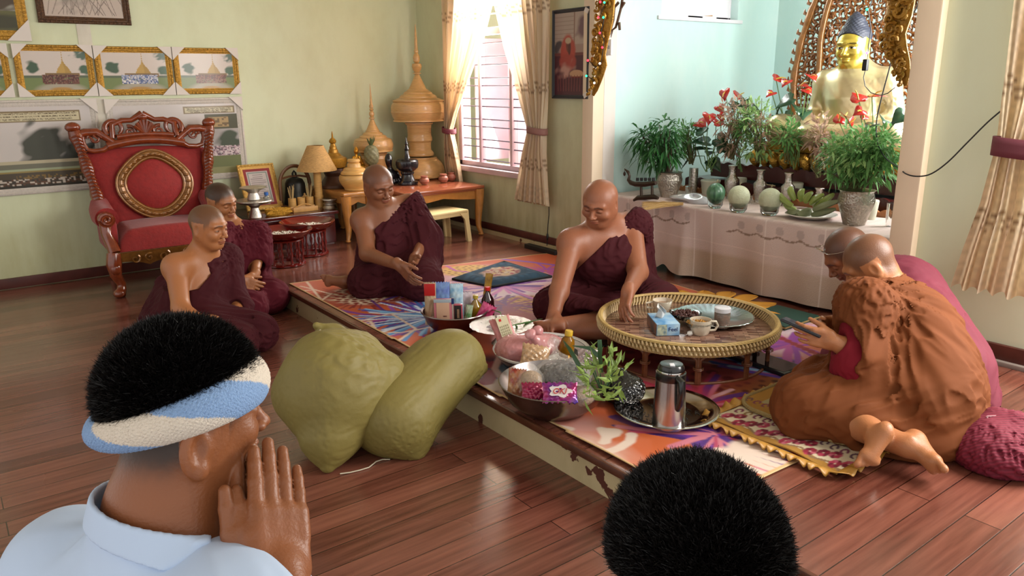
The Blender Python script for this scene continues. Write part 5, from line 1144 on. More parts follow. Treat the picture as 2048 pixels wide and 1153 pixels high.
# ================= carved red throne
cw = M('carved_rosewood', '#7e3618', .2, coat=.55, var=.35, vs=25); cg = M('gilded_brown_carving', '#8a5a26', .25, metal=.35, coat=.4, var=.4, vs=40); rv = M('red_velvet', '#8e1512', .75, var=.18, vs=30, bump=.35, bs=45, sheen=.2)
def throne():
    t = thing('throne', 'large carved wooden throne with red velvet upholstery and oval medallion back', 'armchair', (1.46, 6.86, 0), -.03)
    def B(x, z, off=0): return Vector((x, .16+(z-.5)*.16+off, z))     # back plane, leaning away
    # upholstered back
    m = MB()
    def bf(u, v):
        z = .42+v*.68; w = .40+.08*v; x = (u*2-1)*w; e = min(1, 6*min(u, 1-u))*min(1, 6*min(v, 1-v)+.1); return B(x, z-.04*(abs(u*2-1)**2)*v, -.055*e**.5-.01*math.cos(u*9))
    m.grid(bf, 40, 40); m.grid(lambda u, v: bf(1-u, v)+Vector((0, .07+.0, 0)), 10, 10); m.build('back_upholstery', rv, t)
    # medallion ring (quatrefoil) and its cushion
    c = Vector((.015, 0, .80))
    def quad(a, r): k = 1+.025*math.cos(4*a)-.02*math.sin(a); return (r*k*1.04*math.cos(a)*(1 if math.sin(a) < .3 else 1-.12*(math.sin(a)-.3)), r*k*.98*math.sin(a))
    m = MB()
    for dr, th, off in ((.275, .016, -.085), (.245, .030, -.085), (.215, .014, -.088)):
        m.tube([B(c.x+quad(a, dr)[0], c.z+quad(a, dr)[1], off) for a in np.linspace(0, 2*pi, 73)[:-1]], th, 8, closed=True, flat=.8)
    for k in range(28):
        a = 2*pi*k/28; q = quad(a, .246); m.ell(B(c.x+q[0], c.z+q[1], -.108), (.022, .010, .012), 8)
    m.build('medallion_frame', cg, t)
    m = MB(); m.grid(lambda u, v: B(c.x+quad(u*2*pi, .215*v)[0], c.z+quad(u*2*pi, .215*v)[1], -.075-.055*(1-v**2.4)-.004*math.cos(v*20)*0), 48, 14, closeu=True); m.build('medallion_cushion', rv, t)
    # side posts, flaring outwards, with carved runs
    for sx in (-1, 1):
        m = MB(); pts = [B(sx*(.40+.13*((z-.4)/.9)**1.3), z, -.06) for z in np.linspace(.42, 1.27, 14)]; m.tube(pts, [.045+.012*math.sin(i*1.7) for i in range(14)], 10, flat=.8); m.ell(pts[-1]+Vector((0, -.01, .01)), (.058, .05, .042), 14)
        for i in range(22):
            z = .62+i*.028; q = B(sx*(.40+.13*((z-.4)/.9)**1.3), z, -.10); m.tube([q+Vector((sx*-.035, 0, -.012)), q+Vector((0, -.018, .008)), q+Vector((sx*.035, 0, -.006))], [.006, .012, .005], 6)
        m.build('back_post', cw, t)
    # crest: pierced scrolls
    m = MB()
    def spiral(cx, cz, r0, a0, turns, dr, th, off=-.06):
        n = int(22*abs(turns))+4; pts = []; rs = []
        for i in range(n):
            u = i/(n-1); a = a0+turns*2*pi*u; r = r0*(1-u*dr); pts.append(B(cx+r*math.cos(a), cz+r*math.sin(a), off)); rs.append(th*(1-.45*u))
        m.tube(pts, rs, 8)
    for sx in (-1, 1):
        m.tube([B(sx*x, z, -.06) for x, z in ((.50, 1.22), (.44, 1.235), (.36, 1.235), (.30, 1.19), (.25, 1.15))], [.035, .034, .036, .03, .028], 8)
        m.tube([B(sx*x, z, -.06) for x, z in ((.45, 1.10), (.40, 1.085), (.33, 1.09), (.27, 1.13))], [.018, .02, .022, .025], 8)
        m.tube([B(sx*x, z, -.06) for x, z in ((.47, 1.2), (.47, 1.15), (.45, 1.10))], .022, 8)
        spiral(sx*.385, 1.185, .05, 0 if sx > 0 else pi, 1.2*sx, .7, .014); spiral(sx*.225, 1.255, .075, -.6 if sx > 0 else pi+.6, .75*sx, .35, .026); spiral(sx*.11, 1.225, .05, 1.2 if sx > 0 else pi-1.2, 1.3*sx, .75, .016)
        m.tube([B(sx*x, z, -.06) for x, z in ((.25, 1.18), (.24, 1.29), (.16, 1.32), (.09, 1.32), (0, 1.37))], [.028, .026, .024, .022, .03], 8)
        for k in range(4): m.tube([B(sx*(.33+.03*k), 1.235-.012*k, -.085), B(sx*(.30+.03*k), 1.20-.01*k, -.09)], [.009, .006], 6)
    m.tube([B(x, 1.10+.06*math.cos(x*4.2), -.06) for x in np.linspace(-.30, .30, 14)], .036, 10); m.tube([B(x, 1.165+.04*math.cos(x*4.2), -.075) for x in np.linspace(-.22, .22, 14)], .022, 10)
    m.ell(B(0, 1.27, -.07), (.05, .03, .06), 12); m.ell(B(0, 1.345, -.06), (.06, .03, .03), 12)
    for k in range(7): a = -.9+k*.3; m.tube([B(0, 1.20, -.085), B(.10*math.sin(a), 1.20+.12*math.cos(a), -.095)], [.008, .016], 6)
    m.build('crest', cw, t)
    # seat
    m = MB()
    def sf(u, v): e = min(1, 8*min(u, 1-u))**.5*min(1, 8*min(v, 1-v))**.5; return Vector(((u*2-1)*.40, -.42+v*.6, .35+.15*e+.02*math.sin(u*pi)*e))
    m.grid(sf, 36, 30); m.build('seat', rv, t)
    m = MB()
    m.box((0, -.12, .315), (.86, .60, .07), bev=.015)
    m.poly([(x, -.44, .345) for x in (-.40, .40)]+[(x, -.44, .23+.045*abs(math.cos(x*7.8))**.7-.03*math.exp(-(x/.09)**2)) for x in np.linspace(.40, -.40, 33)], (0, 1, 0), .04)
    for sx in (-1, 1):
        for cx_, r, tn in ((.09, .045, 1.3), (.20, .035, -1.2), (.30, .032, 1.2)):
            pts = [Vector((sx*cx_+r*(1-u*.75)*math.cos(u*tn*6.28*sx+1), -.455, .29+r*(1-u*.75)*math.sin(u*tn*6.28*sx+1))) for u in np.linspace(0, 1, 22)]; m.tube(pts, [.010-.005*u for u in np.linspace(0, 1, 22)], 6)
    m.ell((0, -.455, .265), (.05, .02, .04), 12)
    m.build('seat_rail', cg, t)
    for sx in (-1, 1):
        # rolled arm with scroll front
        a = MB(); a.tube([(sx*.435, -.26, .595), (sx*.44, -.1, .60), (sx*.43, .08, .62), (sx*.42, .17, .66)], [.085, .09, .085, .07], 20, flat=1.0); a.box((sx*.425, -.1, .46), (.09, .46, .24), bev=.03); a.build('armrest', rv, t)
        m = MB(); m.tube([(sx*.455, -.30, .585), (sx*.46, -.31, .48), (sx*.44, -.36, .40), (sx*.43, -.40, .34)], [.05, .04, .045, .05], 12)
        sp = [Vector((sx*.45+.05*(1-u*.85)*math.cos(2.2*6.28*u)*sx, -.355+.0*u, .60+.05*(1-u*.85)*math.sin(2.2*6.28*u))) for u in np.linspace(0, 1, 40)]; m.tube(sp, .012, 6); m.cyl((sx*.45, -.35, .60), (sx*.45, -.25, .60), .06, n=20); m.build('arm_front', cw, t)
        m = MB(); m.tube([(sx*.44, -.40, .34), (sx*.455, -.425, .26), (sx*.45, -.42, .17), (sx*.42, -.40, .10), (sx*.425, -.41, .055), (sx*.445, -.44, .03)], [.055, .058, .042, .034, .036, .045], 12); m.ell((sx*.45, -.445, .035), (.045, .05, .034), 12); m.ell((sx*.45, -.455, .23), (.04, .03, .05), 10)
        m.build('leg', cw, t)
        m = MB(); m.tube([(sx*.38, .14, .32), (sx*.38, .19, .16), (sx*.39, .24, .02)], [.04, .032, .03], 10); m.build('leg', cw, t)
throne()
# ================= curtains, painting, carved brackets with lights
def curtain_mat(name, col):
    m = bpy.data.materials.new(name); m.use_nodes = True; N = m.node_tree.nodes; L = m.node_tree.links; b = N['Principled BSDF']; out = N['Material Output']; b.inputs['Roughness'].default_value = .7
    a = N.new('ShaderNodeAttribute'); a.attribute_name = 'Col'; L.new(a.outputs['Color'], b.inputs['Base Color'])
    t = N.new('ShaderNodeBsdfTranslucent'); L.new(a.outputs['Color'], t.inputs[0]); mx = N.new('ShaderNodeMixShader'); mx.inputs[0].default_value = .38; L.new(b.outputs[0], mx.inputs[1]); L.new(t.outputs[0], mx.inputs[2]); L.new(mx.outputs[0], out.inputs[0])
    n = N.new('ShaderNodeTexNoise'); n.inputs['Scale'].default_value = 90; bp = N.new('ShaderNodeBump'); bp.inputs['Strength'].default_value = .15; L.new(n.outputs[0], bp.inputs['Height']); L.new(bp.outputs[0], b.inputs['Normal']); return m
ctm = curtain_mat('satin_curtain', None)
def curtain(label, xw, keys, npl, seed=0, tie=None, tiec='#6a2a34', checks=0):
    """keys: (z, y_left, y_right, pleat depth); y_left is the side farther from the lens"""
    t = thing('curtain', label, 'curtain', (xw, keys[0][1], keys[-1][0])); keys = sorted(keys, key=lambda k: -k[0]); zs = [k[0] for k in keys][::-1]
    ip = lambda z, i: float(np.interp(z, zs, [k[i] for k in keys][::-1]))
    m = MB(); NU, NV = 170, 110; z1, z0 = keys[0][0], keys[-1][0]; rs = np.random.RandomState(seed); ph = rs.rand(3)*6; vs = []; cs = []
    b0 = np.array(lin('#dcc49c')); b1 = np.array(lin('#e6d6ba')); pk = np.array(lin('#c4978a'))
    for i in range(NU):
        u = i/(NU-1)
        for j in range(NV):
            z = z1+(z0-z1)*j/(NV-1); yl, yr, dp = ip(z, 1), ip(z, 2), ip(z, 3); uu = u+.02*math.sin(u*9+ph[0]+z*2)
            p = math.sin(uu*npl*2*pi+ph[1])+.35*math.sin(uu*npl*3.3*pi+ph[2]+z*1.5)
            vs.append((xw-dp*.8-dp*p*.55, yl+(yr-yl)*u+.25*dp*math.cos(uu*npl*2*pi), z+.012*math.sin(uu*npl*2*pi)*(1 if j == NV-1 else 0)))
            k = .5+.5*math.sin(u*npl*1.3*pi+1); c = b0*(1-k)+b1*k
            n1 = .5+.5*math.sin(u*23+ph[0])*math.sin(z*7+ph[1]+u*5); c = c*(1-.25*n1)+pk*.25*n1
            zz = z+.014*math.sin(u*npl*2*pi*.7+ph[0])
            for zb in (2.16, 1.52, .88):
                for q in (0, .035, .07):
                    if abs(zz-zb-q) < .0055: c = np.array(lin('#a08468'))
                    elif 0 < zz-zb-q < .02 and checks: c = c*.7+.3*b1
            if z-z0 < .16 or checks:
                if (int(z/.028)+int(u*npl*3)) % 2 == 0: c = c*.86
            cs.append(c)
    m.add(vs, qgrid(NU, NV), np.array(cs)); m.build('cloth', ctm, t, world=True, ang=180)
    if tie:
        z, h = tie; yl, yr, dp = ip(z, 1), ip(z, 2), ip(z, 3); m = MB()
        cy = (yl+yr)/2; ry = abs(yr-yl)/2+.02; cx = xw-dp*.8
        m.grid(lambda u, v: (cx-(dp*.95+.02)*math.sin(u*2*pi)*1.0, cy+ry*math.cos(u*2*pi), z+(v-.5)*h+.012*math.cos(u*2*pi)), 40, 4, closeu=True); m.build('tieback', M('tieback_cloth_'+tiec[1:], tiec, .7), t, world=True, thick=.006)
    return t
curtain('beige satin curtain gathered at the window corner by the tallest stupa', 4.19, [(2.75, 6.66, 5.80, .035), (2.36, 6.64, 5.74, .035), (2.0, 6.64, 5.93, .035), (1.6, 6.63, 6.22, .04), (1.3, 6.61, 6.42, .045), (1.15, 6.60, 6.50, .05), (1.0, 6.62, 6.44, .05), (.8, 6.64, 6.38, .045), (.60, 6.60, 6.34, .04)], 9, 1, (1.14, .05))
curtain('beige satin curtain tied back beside the portrait, on the right of the barred window', 4.18, [(2.75, 5.80, 4.96, .035), (2.30, 5.74, 4.99, .035), (1.9, 5.60, 5.00, .035), (1.5, 5.40, 5.02, .04), (1.2, 5.24, 5.05, .05), (1.0, 5.33, 5.05, .045), (.75, 5.42, 5.03, .04), (.57, 5.47, 5.01, .04)], 10, 2, (1.20, .055), '#8a6058')
curtain('beige checked curtain with wine-red tieback cut off by the right edge', 4.14, [(2.75, 1.66, .9, .035), (1.95, 1.60, .95, .035), (1.5, 1.585, 1.05, .04), (1.28, 1.57, 1.20, .05), (1.0, 1.60, 1.14, .045), (.75, 1.65, 1.10, .045), (.56, 1.68, 1.08, .045)], 8, 3, (1.27, .09), '#6e3440', checks=1)
m = MB(); m.cyl((4.16, 7.0, 2.76), (4.16, 4.9, 2.76), .012); m.build('curtain_rod', bar_m, None); SC.objects['curtain_rod']['label'] = 'thin curtain rod above the barred window'; SC.objects['curtain_rod']['category'] = 'rod'
# portrait on the wall between curtain and pillar
def portrait():
    a, b = P(1108, 22, x=4.22), P(1183, 16, x=4.22); c = P(1108, 197, x=4.22); y0, y1 = 5.045, 4.60; z1, z0 = 2.155, 1.462; w, h = y0-y1, z1-z0
    t = thing('framed_portrait', 'dark-framed faded colour portrait of a robed person, beside the curtain', 'picture', (4.235, (y0+y1)/2, (z0+z1)/2), -pi/2)
    m = MB(); moulding(m, w, h, .035, .022); m.build('frame', M('charcoal_frame', '#2b2d33', .5), t, ang=35)
    cv = Cv(110, 170, '#9a8076'); cv.rect(0, 0, 1, .38, '#a8968a'); 
    for k in range(7): cv.line([(0, .05+k*.05), (.6, .05+k*.05)], .003, '#8a766c')
    cv.ell(.85, .18, .18, .16, '#6e5258', .5, .5, 3); cv.rect(.60, .0, .64, .42, '#8a6c60'); cv.ell(.1, .4, .14, .14, '#4a4648', .5, .6, 4); cv.rect(0, .48, 1, .52, '#6b3c3a'); cv.rect(0, .52, 1, 1, '#4c2630')
    cv.ell(.42, .46, .26, .22, '#a5443a', .2, .06, 5); cv.ell(.42, .60, .30, .12, '#9a4038', .2, .06, 6); cv.ell(.44, .40, .085, .085, '#6a3830', .2); cv.ell(.43, .335, .11, .045, '#b09a80', .3); cv.ell(.47, .44, .05, .08, '#552a2c', .3)
    cv.ell(.35, .70, .3, .10, '#b08478', .8, .6, 7, 40); cv.ell(.70, .74, .22, .05, '#b48c6c', .1); cv.rect(.55, .77, .85, .79, '#6e2a28')
    for k in range(9): cv.line([(.1+.09*k, .76), (.12+.085*k, .95)], .006, '#7a4040')
    m = MB(); cv.sheet(m, lambda u, v: (-w/2+.03+u*(w-.06), -.012, h/2-.03-v*(h-.06))); m.build('print', glossy_print, t)
    for sx, sz in ((1, 1), (1, -1)):
        m = MB(); m.box((sx*(w/2-.02), -.027, sz*(h/2-.03)), (.045, .008, .035), R=Matrix.Rotation(.5*sz, 3, 'Y'), bev=.002); m.build('corner_clip', corner_mat, t)
portrait()
gilt = M('gilt_carving', '#a87828', .32, metal=.55, var=.45, vs=30, bump=.4, bs=90); brownc = M('pierced_brown_carving', '#8a5428', .3, coat=.4, var=.45, vs=40)
def bracket(label, pts, xp, seed, mirror=1):
    """gilded carved bracket following a list of (px, py, half width px) at plane x=xp"""
    W = [(P(a, b, x=xp), c) for a, b, c in pts]; d = (W[0][0]-CAMC)@Fn; s = d/1527; t = thing('carved_bracket', label, 'carving', tuple(W[-1][0]))
    m = MB(); Z = Vector((0, 1, 0)); up = Vector((1, 0, 0))
    m.tube([Vector(w)+Vector((.02, 0, 0)) for w, c in W], [c*s for w, c in W], 14, flat=.35, up=up)
    rs = random.Random(seed); n = len(W)
    for k in range(46):
        u = rs.random()*(n-1); i = int(u); f = u-i; q = W[i][0]*(1-f)+W[min(i+1, n-1)][0]*f; c = (W[i][1]*(1-f)+W[min(i+1, n-1)][1]*f)*s
        o = Vector(q)+Vector((-.02-.02*rs.random(), (rs.random()*2-1)*c*.7, (rs.random()-.5)*c)); r0 = c*(.25+.35*rs.random()); a0 = rs.random()*6; sg = rs.choice((-1, 1)); pp = []
        for j in range(14): v = j/13; pp.append(o+Vector((0, r0*(1-v*.8)*math.cos(a0+sg*v*7), r0*(1-v*.8)*math.sin(a0+sg*v*7))))
        m.tube(pp, [.012*(1-.6*j/13) for j in range(14)], 6)
    m.build('carving', gilt, t, world=True)
    return t
bracket('gilded carved bracket hanging on the pillar beside the portrait, wound with lights', [(1212, -60, 26), (1210, -10, 24), (1208, 40, 21), (1201, 80, 17), (1197, 110, 15), (1200, 130, 15), (1194, 155, 11), (1187, 178, 8), (1182, 191, 4)], 4.17, 5)
bracket('gilded carved bracket hanging at the right pillar in front of the golden statue', [(1800, -60, 30), (1800, -10, 30), (1795, 30, 27), (1785, 70, 24), (1790, 100, 22), (1800, 130, 18), (1805, 150, 13), (1808, 172, 3)], 4.55, 9)
def twig():
    t = thing('dry_branch', 'thin dark gnarled branch trailing down beside the left carved bracket', 'branch', tuple(P(1225, 20, x=4.32))); m = MB(); rs = random.Random(4)
    for pts in (((1250, -30), (1243, 15), (1236, 40), (1232, 55), (1226, 60), (1222, 75)), ((1236, 5), (1228, 15), (1226, 40), (1219, 70)), ((1238, 45), (1240, 60)), ((1243, 15), (1250, 5))):
        m.tube([P(a+rs.uniform(-1, 1), b, x=4.3) for a, b in pts], [.012, .010, .010, .009, .007, .003][:len(pts)], 7)
    m.build('twigs', M('dry_twig', '#5c4334', .8, bump=.5), t, world=True)
twig()
def bulbs(label, pts, x=4.12):
    t = thing('string_lights', label, 'lights', tuple(P(pts[0][0], pts[0][1], x=x))); w = MB(); W = [P(a, b, x=x) for a, b, c in pts]; w.tube(W, .0035, 5); w.build('wire', M('black_wire', '#101012', .5), t, world=True)
    for (a, b, c), q in zip(pts, W):
        if c is None: continue
        m = MB(); m.ell(q+V3(-.012, 0, 0), .0085, 10); m.build('bulb', M('bulb_'+c[1:], c, .3, emit=3.2), t, world=True)
R1, G1, W1, P1 = '#ff2a3c', '#22e08a', '#ffe6d0', '#d060f0'
bulbs('string of tiny red, green and white lights on the left carved bracket', [(1215, -20, None), (1203, 4, R1), (1211, 5, G1), (1205, 20, None), (1199, 35, R1), (1209, 35, G1), (1202, 66, R1), (1208, 80, None), (1207, 95, R1), (1205, 107, None), (1202, 127, W1), (1190, 135, None), (1178, 121, R1), (1176, 135, None), (1175, 152, G1), (1186, 160, None), (1191, 166, W1)])
bulbs('hanging wire with green and purple lamps in front of the golden face', [(1744, -20, None), (1743, 5, None), (1736, 19, G1), (1742, 60, None), (1737, 90, None), (1736, 106, P1), (1734, 125, None)], 4.75)
def wires():
    t = thing('black_cable', 'long thin black cable sagging across the right pillar', 'cable', tuple(P(1840, 350, x=4.14))); m = MB()
    pts = [(1842, 0), (1822, 35), (1800, 72), (1790, 95), (1778, 140), (1762, 200), (1753, 245), (1755, 285), (1770, 315), (1797, 335), (1812, 348), (1835, 353), (1862, 348), (1895, 325), (1935, 285), (1975, 245), (2008, 217)]
    W = [P(a, b, x=4.60-.44*min(1, max(0, (a-1753)/60.)) if i > 6 else 4.60) for i, (a, b) in enumerate(pts)]
    V = [Vector(w) for w in W]; P2 = []
    for i in range(len(V)-1):
        for k in range(6):
            u = k/6; a, b, c, d = V[max(i-1, 0)], V[i], V[i+1], V[min(i+2, len(V)-1)]
            P2.append(.5*((2*b)+(c-a)*u+(2*a-5*b+4*c-d)*u*u+(-a+3*b-3*c+d)*u**3))
    m.tube(P2, .0038, 6); m.build('cable', M('black_wire'), t, world=True); m = MB(); q = P(1791, 88, x=4.6); m.box(q, (.03, .03, .06), R=Matrix.Rotation(.5, 3, 'X'), bev=.006); m.build('plug', M('black_wire'), t, world=True)
    t = thing('hanging_plug', 'black plug and thin wire loop hanging before the golden chest', 'cable', tuple(P(1731, 130, x=4.72))); m = MB(); q = P(1731, 130, x=4.72); m.box(q, (.03, .03, .07), bev=.006); m.build('plug', M('black_wire'), t, world=True)
    m = MB(); m.tube([P(a, b, x=4.72) for a, b in ((1731, 138), (1727, 155), (1730, 172), (1742, 186), (1760, 191), (1775, 187), (1790, 175))], .003, 5); m.build('wire', M('black_wire'), t, world=True)
    t = thing('power_cable', 'black cable with plug hanging below the tied-back curtain', 'cable', tuple(P(1094, 490, x=4.2))); m = MB(); m.tube([P(a, b, x=4.2) for a, b in ((1098, 400), (1098, 430), (1096, 450), (1095, 470), (1094, 492))], .004, 5); m.ell(P(1095, 474, x=4.2), (.012, .012, .035), 8); m.build('cable', M('black_wire'), t, world=True)
    q = P(1104, 500, z=H_); t = thing('power_strip', 'black power strip on the floor by the baseboard', 'power strip', (4.12, q[1], H_)); m = MB(); m.box((0, 0, .02), (.06, .42, .04), bev=.006); m.build('body', M('black_plastic', '#17181b', .4), t)
    t = thing('wall_socket', 'white wall switch box at the edge of the turquoise wall', 'switch', tuple(P(1217, 95, x=4.36))); m = MB(); q = P(1217, 95, x=4.36); m.box(q+V3(0, .0, 0), (.02, .075, .12), bev=.006); m.build('plate', M('white_plastic', '#cfcfd4', .4), t, world=True)
    m = MB(); m.box(q+V3(-.012, .012, 0), (.006, .015, .025), bev=.002); m.box(q+V3(-.012, -.015, 0), (.006, .015, .025), bev=.002); m.build('switches', M('grey_plastic', '#8a8d98', .4), t, world=True)
wires()
# ================= objects of the altar in the turquoise alcove
lace_c = M('white_lace_cloth', '#c3b3ac', .85, var=.1, vs=8, bump=.3, bs=160, attr=True)
AZ = .70
def altar_table():
    t = thing('altar_table', 'long altar table under a white lace cloth hanging to the floor', 'table', (4.7, 3.28, H_)); m = MB(); m.box((4.72, 3.28, AZ-.03), (.66, 2.36, .03)); 
    for x in (4.44, 5.0):
        for y in (2.2, 4.35): m.box((x, y, (H_+AZ)/2-.02), (.05, .05, AZ-H_-.05))
    m.build('frame', M('plain_wood', '#7a5434', .6), t, world=True, smooth=False)
    o = thing('tablecloth', 'white lace tablecloth with stained hem draped over the altar table', 'tablecloth', (4.4, 3.28, H_)); m = MB(); NU, NV = 300, 90; vs = []; cs = []; wl = np.array(lin('#c9b5ae')); st = np.array(lin('#a08a66')); dk = np.array(lin('#8d7668'))
    hem = lambda y: H_+.012+.02*abs(math.sin(y*3.1))+(.05*math.exp(-((y-3.86)/.07)**2))
    for i in range(NU):
        y = 2.08+2.42*i/(NU-1)
        for j in range(NV):
            if j < 24: x = 4.98-(4.98-4.345)*j/23; z = AZ+.006+.002*math.sin(y*30)*math.sin(x*20); v = 0
            else:
                v = (j-23)/(NV-24); z = AZ+(hem(y)-AZ)*v; x = 4.342+.03*v*.6-.018*math.sin(y*5.3)*v-.012*math.sin(y*17+1)*v**.5-.03*math.exp(-((y-3.66)/.05)**2)*v-.04*math.exp(-((y-3.68)/.12)**2)*max(0, v-.7)
            c = wl.copy(); p = V3(x, y, z); n = math.sin(y*41)*math.sin(z*37)
            if j >= 24:
                if z < .42: k = min(1, (.42-z)/.03)*(.55+.2*math.sin(y*6)); c = c*(1-k*.8)+st*k*.8
                for yy in (2.55, 2.98, 3.42, 3.58, 3.97, 4.25):
                    if abs(y-yy) < .005: c = c*.5+.5*np.array(lin('#e8dfd8'))
                for (ya, yb) in ((2.55, 3.3), (3.62, 4.3), (2.2, 2.5)):
                    if ya < y < yb:
                        zc = AZ-.10-.022*abs(math.sin((y-ya)*19)); 
                        if abs(z-zc) < .006: c = dk
                        elif z > zc and z < AZ-.03 and n > .45: c = c*.75
                if abs(z-.47+.02*math.sin(y)) < .004: c = c*1.12
            else:
                if n > .55: c = c*.88
            cs.append(np.clip(c, 0, 1)); vs.append((x, y, z))
    m.add(vs, qgrid(NU, NV), np.array(cs)); m.build('cloth', M('lace_vertex_cloth', attr=True, rough=.85, bump=.35, bs=120, detail=4), o, world=True, ang=180)
altar_table()
def turnedx(name, label, cat, cx, xp, parts, n=40, group=None, zb=AZ+.006, **k):
    allp = sum([p[1] for p in parts], []); rows = []
    for hw, py in allp:
        q = P(cx, py, x=xp); rows.append((hw*((q-CAMC)@Fn)/1527.43, q[2], q[1]))
    zmin = min(r[1] for r in rows); zb = zmin if zb is None else zb; t = thing(name, label, cat, (xp, rows[-1][2], zb), 0, group); o = 0
    for p in parts:
        rr = rows[o:o+len(p[1])]; o += len(p[1]); m = MB(); pr = [(r, z-zmin) for r, z, _ in rr]; m.lathe(([(0, pr[0][1])] if p[0] not in ('rim',) else [])+pr+[(0, pr[-1][1])], n, **k); m.build(p[0], p[2], t, ang=40)
    return t
# fruit on little glass bowls
glass = M('clear_glass', '#eef4f4', .03, trans=1, ior=1.45); wm_ = M('watermelon_rind', '#1f4a34', .4, col2='#4e7a58', vs=3, stretch=(18, 18, .4), coat=.3); mel = M('pale_melon_rind', '#b4b89a', .55, var=.18, vs=25, bump=.35, bs=90, detail=5)
for i, (px, hw, top, bot, mt, nm, lb) in enumerate(((1430, 18.5, 367, 407, wm_, 'watermelon', 'dark green striped watermelon on a glass bowl on the altar'), (1476, 21.5, 372, 415, mel, 'melon', 'pale netted melon on a glass bowl, next to the watermelon'), (1538, 22.5, 377, 421, mel, 'melon', 'pale melon with dry stem on a glass bowl, beside the bananas'))):
    g = P(px, bot+9, z=AZ+.008); xp = g[0]; d = (g-CAMC)@Fn; s = d/1527; zc = P(px, (top+bot)/2, x=xp)[2]; r = hw*s; rz = (bot-top)/2*s*1.04
    t = thing('fruit_bowl', 'small clear glass bowl under the '+('watermelon' if i == 0 else 'melon next to the watermelon' if i == 1 else 'melon beside the bananas'), 'bowl', (xp, g[1], AZ+.007), 0, 'glass fruit bowls'); h = zc-rz-AZ-.007+.03; m = MB(); m.lathe([(0, .004), (r*.6, .002), (r*.62, .006), (r*.78, .02), (r*.86, h+.01), (r*.83, h+.01), (r*.72, .022), (0, .012)], 40); m.build('bowl', glass, t)
    t = thing(nm, lb, nm, (xp, g[1], zc-rz)); m = MB(); m.ell((0, 0, rz), (r, r, rz), 40, fn=lambda d: 1+.012*math.cos(10*math.atan2(d.y, d.x))*(1-abs(d.z))); m.build('fruit', mt, t)
    m = MB(); m.tube([(0, 0, 2*rz-.004), (.004, 0, 2*rz+.012), (.018, .004, 2*rz+.02)], .003, 6)
    if i == 2: m.tube([(0, 0, 2*rz), (-.01, -.02, 2*rz+.018), (-.03, -.05, 2*rz+.022), (-.04, .01, 2*rz+.026)], .003, 6); m.tube([(0, 0, 2*rz), (-.03, .0, 2*rz-.02), (-.05, -.01, 2*rz-.06)], .003, 6)
    m.build('stem', M('dry_stem', '#7c7050', .8), t)
# bananas on a plate
def bananas():
    q = P(1627, 437, z=AZ+.01); t = thing('plate', 'white plate carrying the green bananas', 'plate', (q[0], q[1]+.02, AZ+.007)); m = MB(); m.lathe([(0, .004), (.08, .002), (.12, .012), (.165, .03), (.162, .034), (.115, .018), (0, .012)], 48); m.build('plate', M('white_porcelain', '#d6d3cb', .2, coat=.5), t)
    b = thing('banana_bunch', 'bunch of green bananas piled on the white plate', 'bananas', (q[0], q[1]+.02, AZ+.02)); gb = M('green_banana', '#8a9a4c', .4, var=.25, vs=12); gb2 = M('greyish_banana', '#7c8460', .5, var=.3, vs=12)
    base = V3(q[0]-.03, q[1]+.0, AZ+.085)
    for i, (ax, ay, tip, mt) in enumerate((((1560, 395), (1585, 412), (1562, 388), gb), ((1580, 380), (1590, 400), (1583, 375), gb), ((1600, 385), (1604, 402), (1608, 379), gb), ((1615, 392), (1612, 405), (1625, 385), gb), ((1630, 397), (1622, 408), (1648, 389), gb), ((1655, 400), (1630, 414), (1668, 388), gb), ((1650, 410), (1628, 420), (1678, 402), gb2), ((1645, 426), (1625, 430), (1672, 418), gb2), ((1578, 415), (1592, 420), (1568, 405), gb), ((1590, 428), (1600, 424), (1575, 424), gb2))):
        x0 = q[0]-.05+.02*(i % 3); A = P(ay[0], ay[1], x=x0-.02); Bm = P(ax[0], ax[1], x=x0-.03); T = P(tip[0], tip[1], x=x0); m = MB(); pp = []; rr = []
        for k in range(11): u = k/10; pp.append((1-u)**2*A+2*u*(1-u)*(Bm*1.0+V3(-.02, 0, .0))+u*u*T); rr.append(.021*(math.sin(pi*min(.97, .12+u*.86)))**.5+.002)
        m.tube(pp, rr, 7); m.build('banana', mt, b, world=True, ang=25)
    m = MB(); m.tube([base+V3(0, .02, -.03), base+V3(-.04, .03, -.035), base+V3(-.08, .05, -.05)], [.03, .026, .018], 10); m.build('stalk', gb2, b, world=True)
bananas()
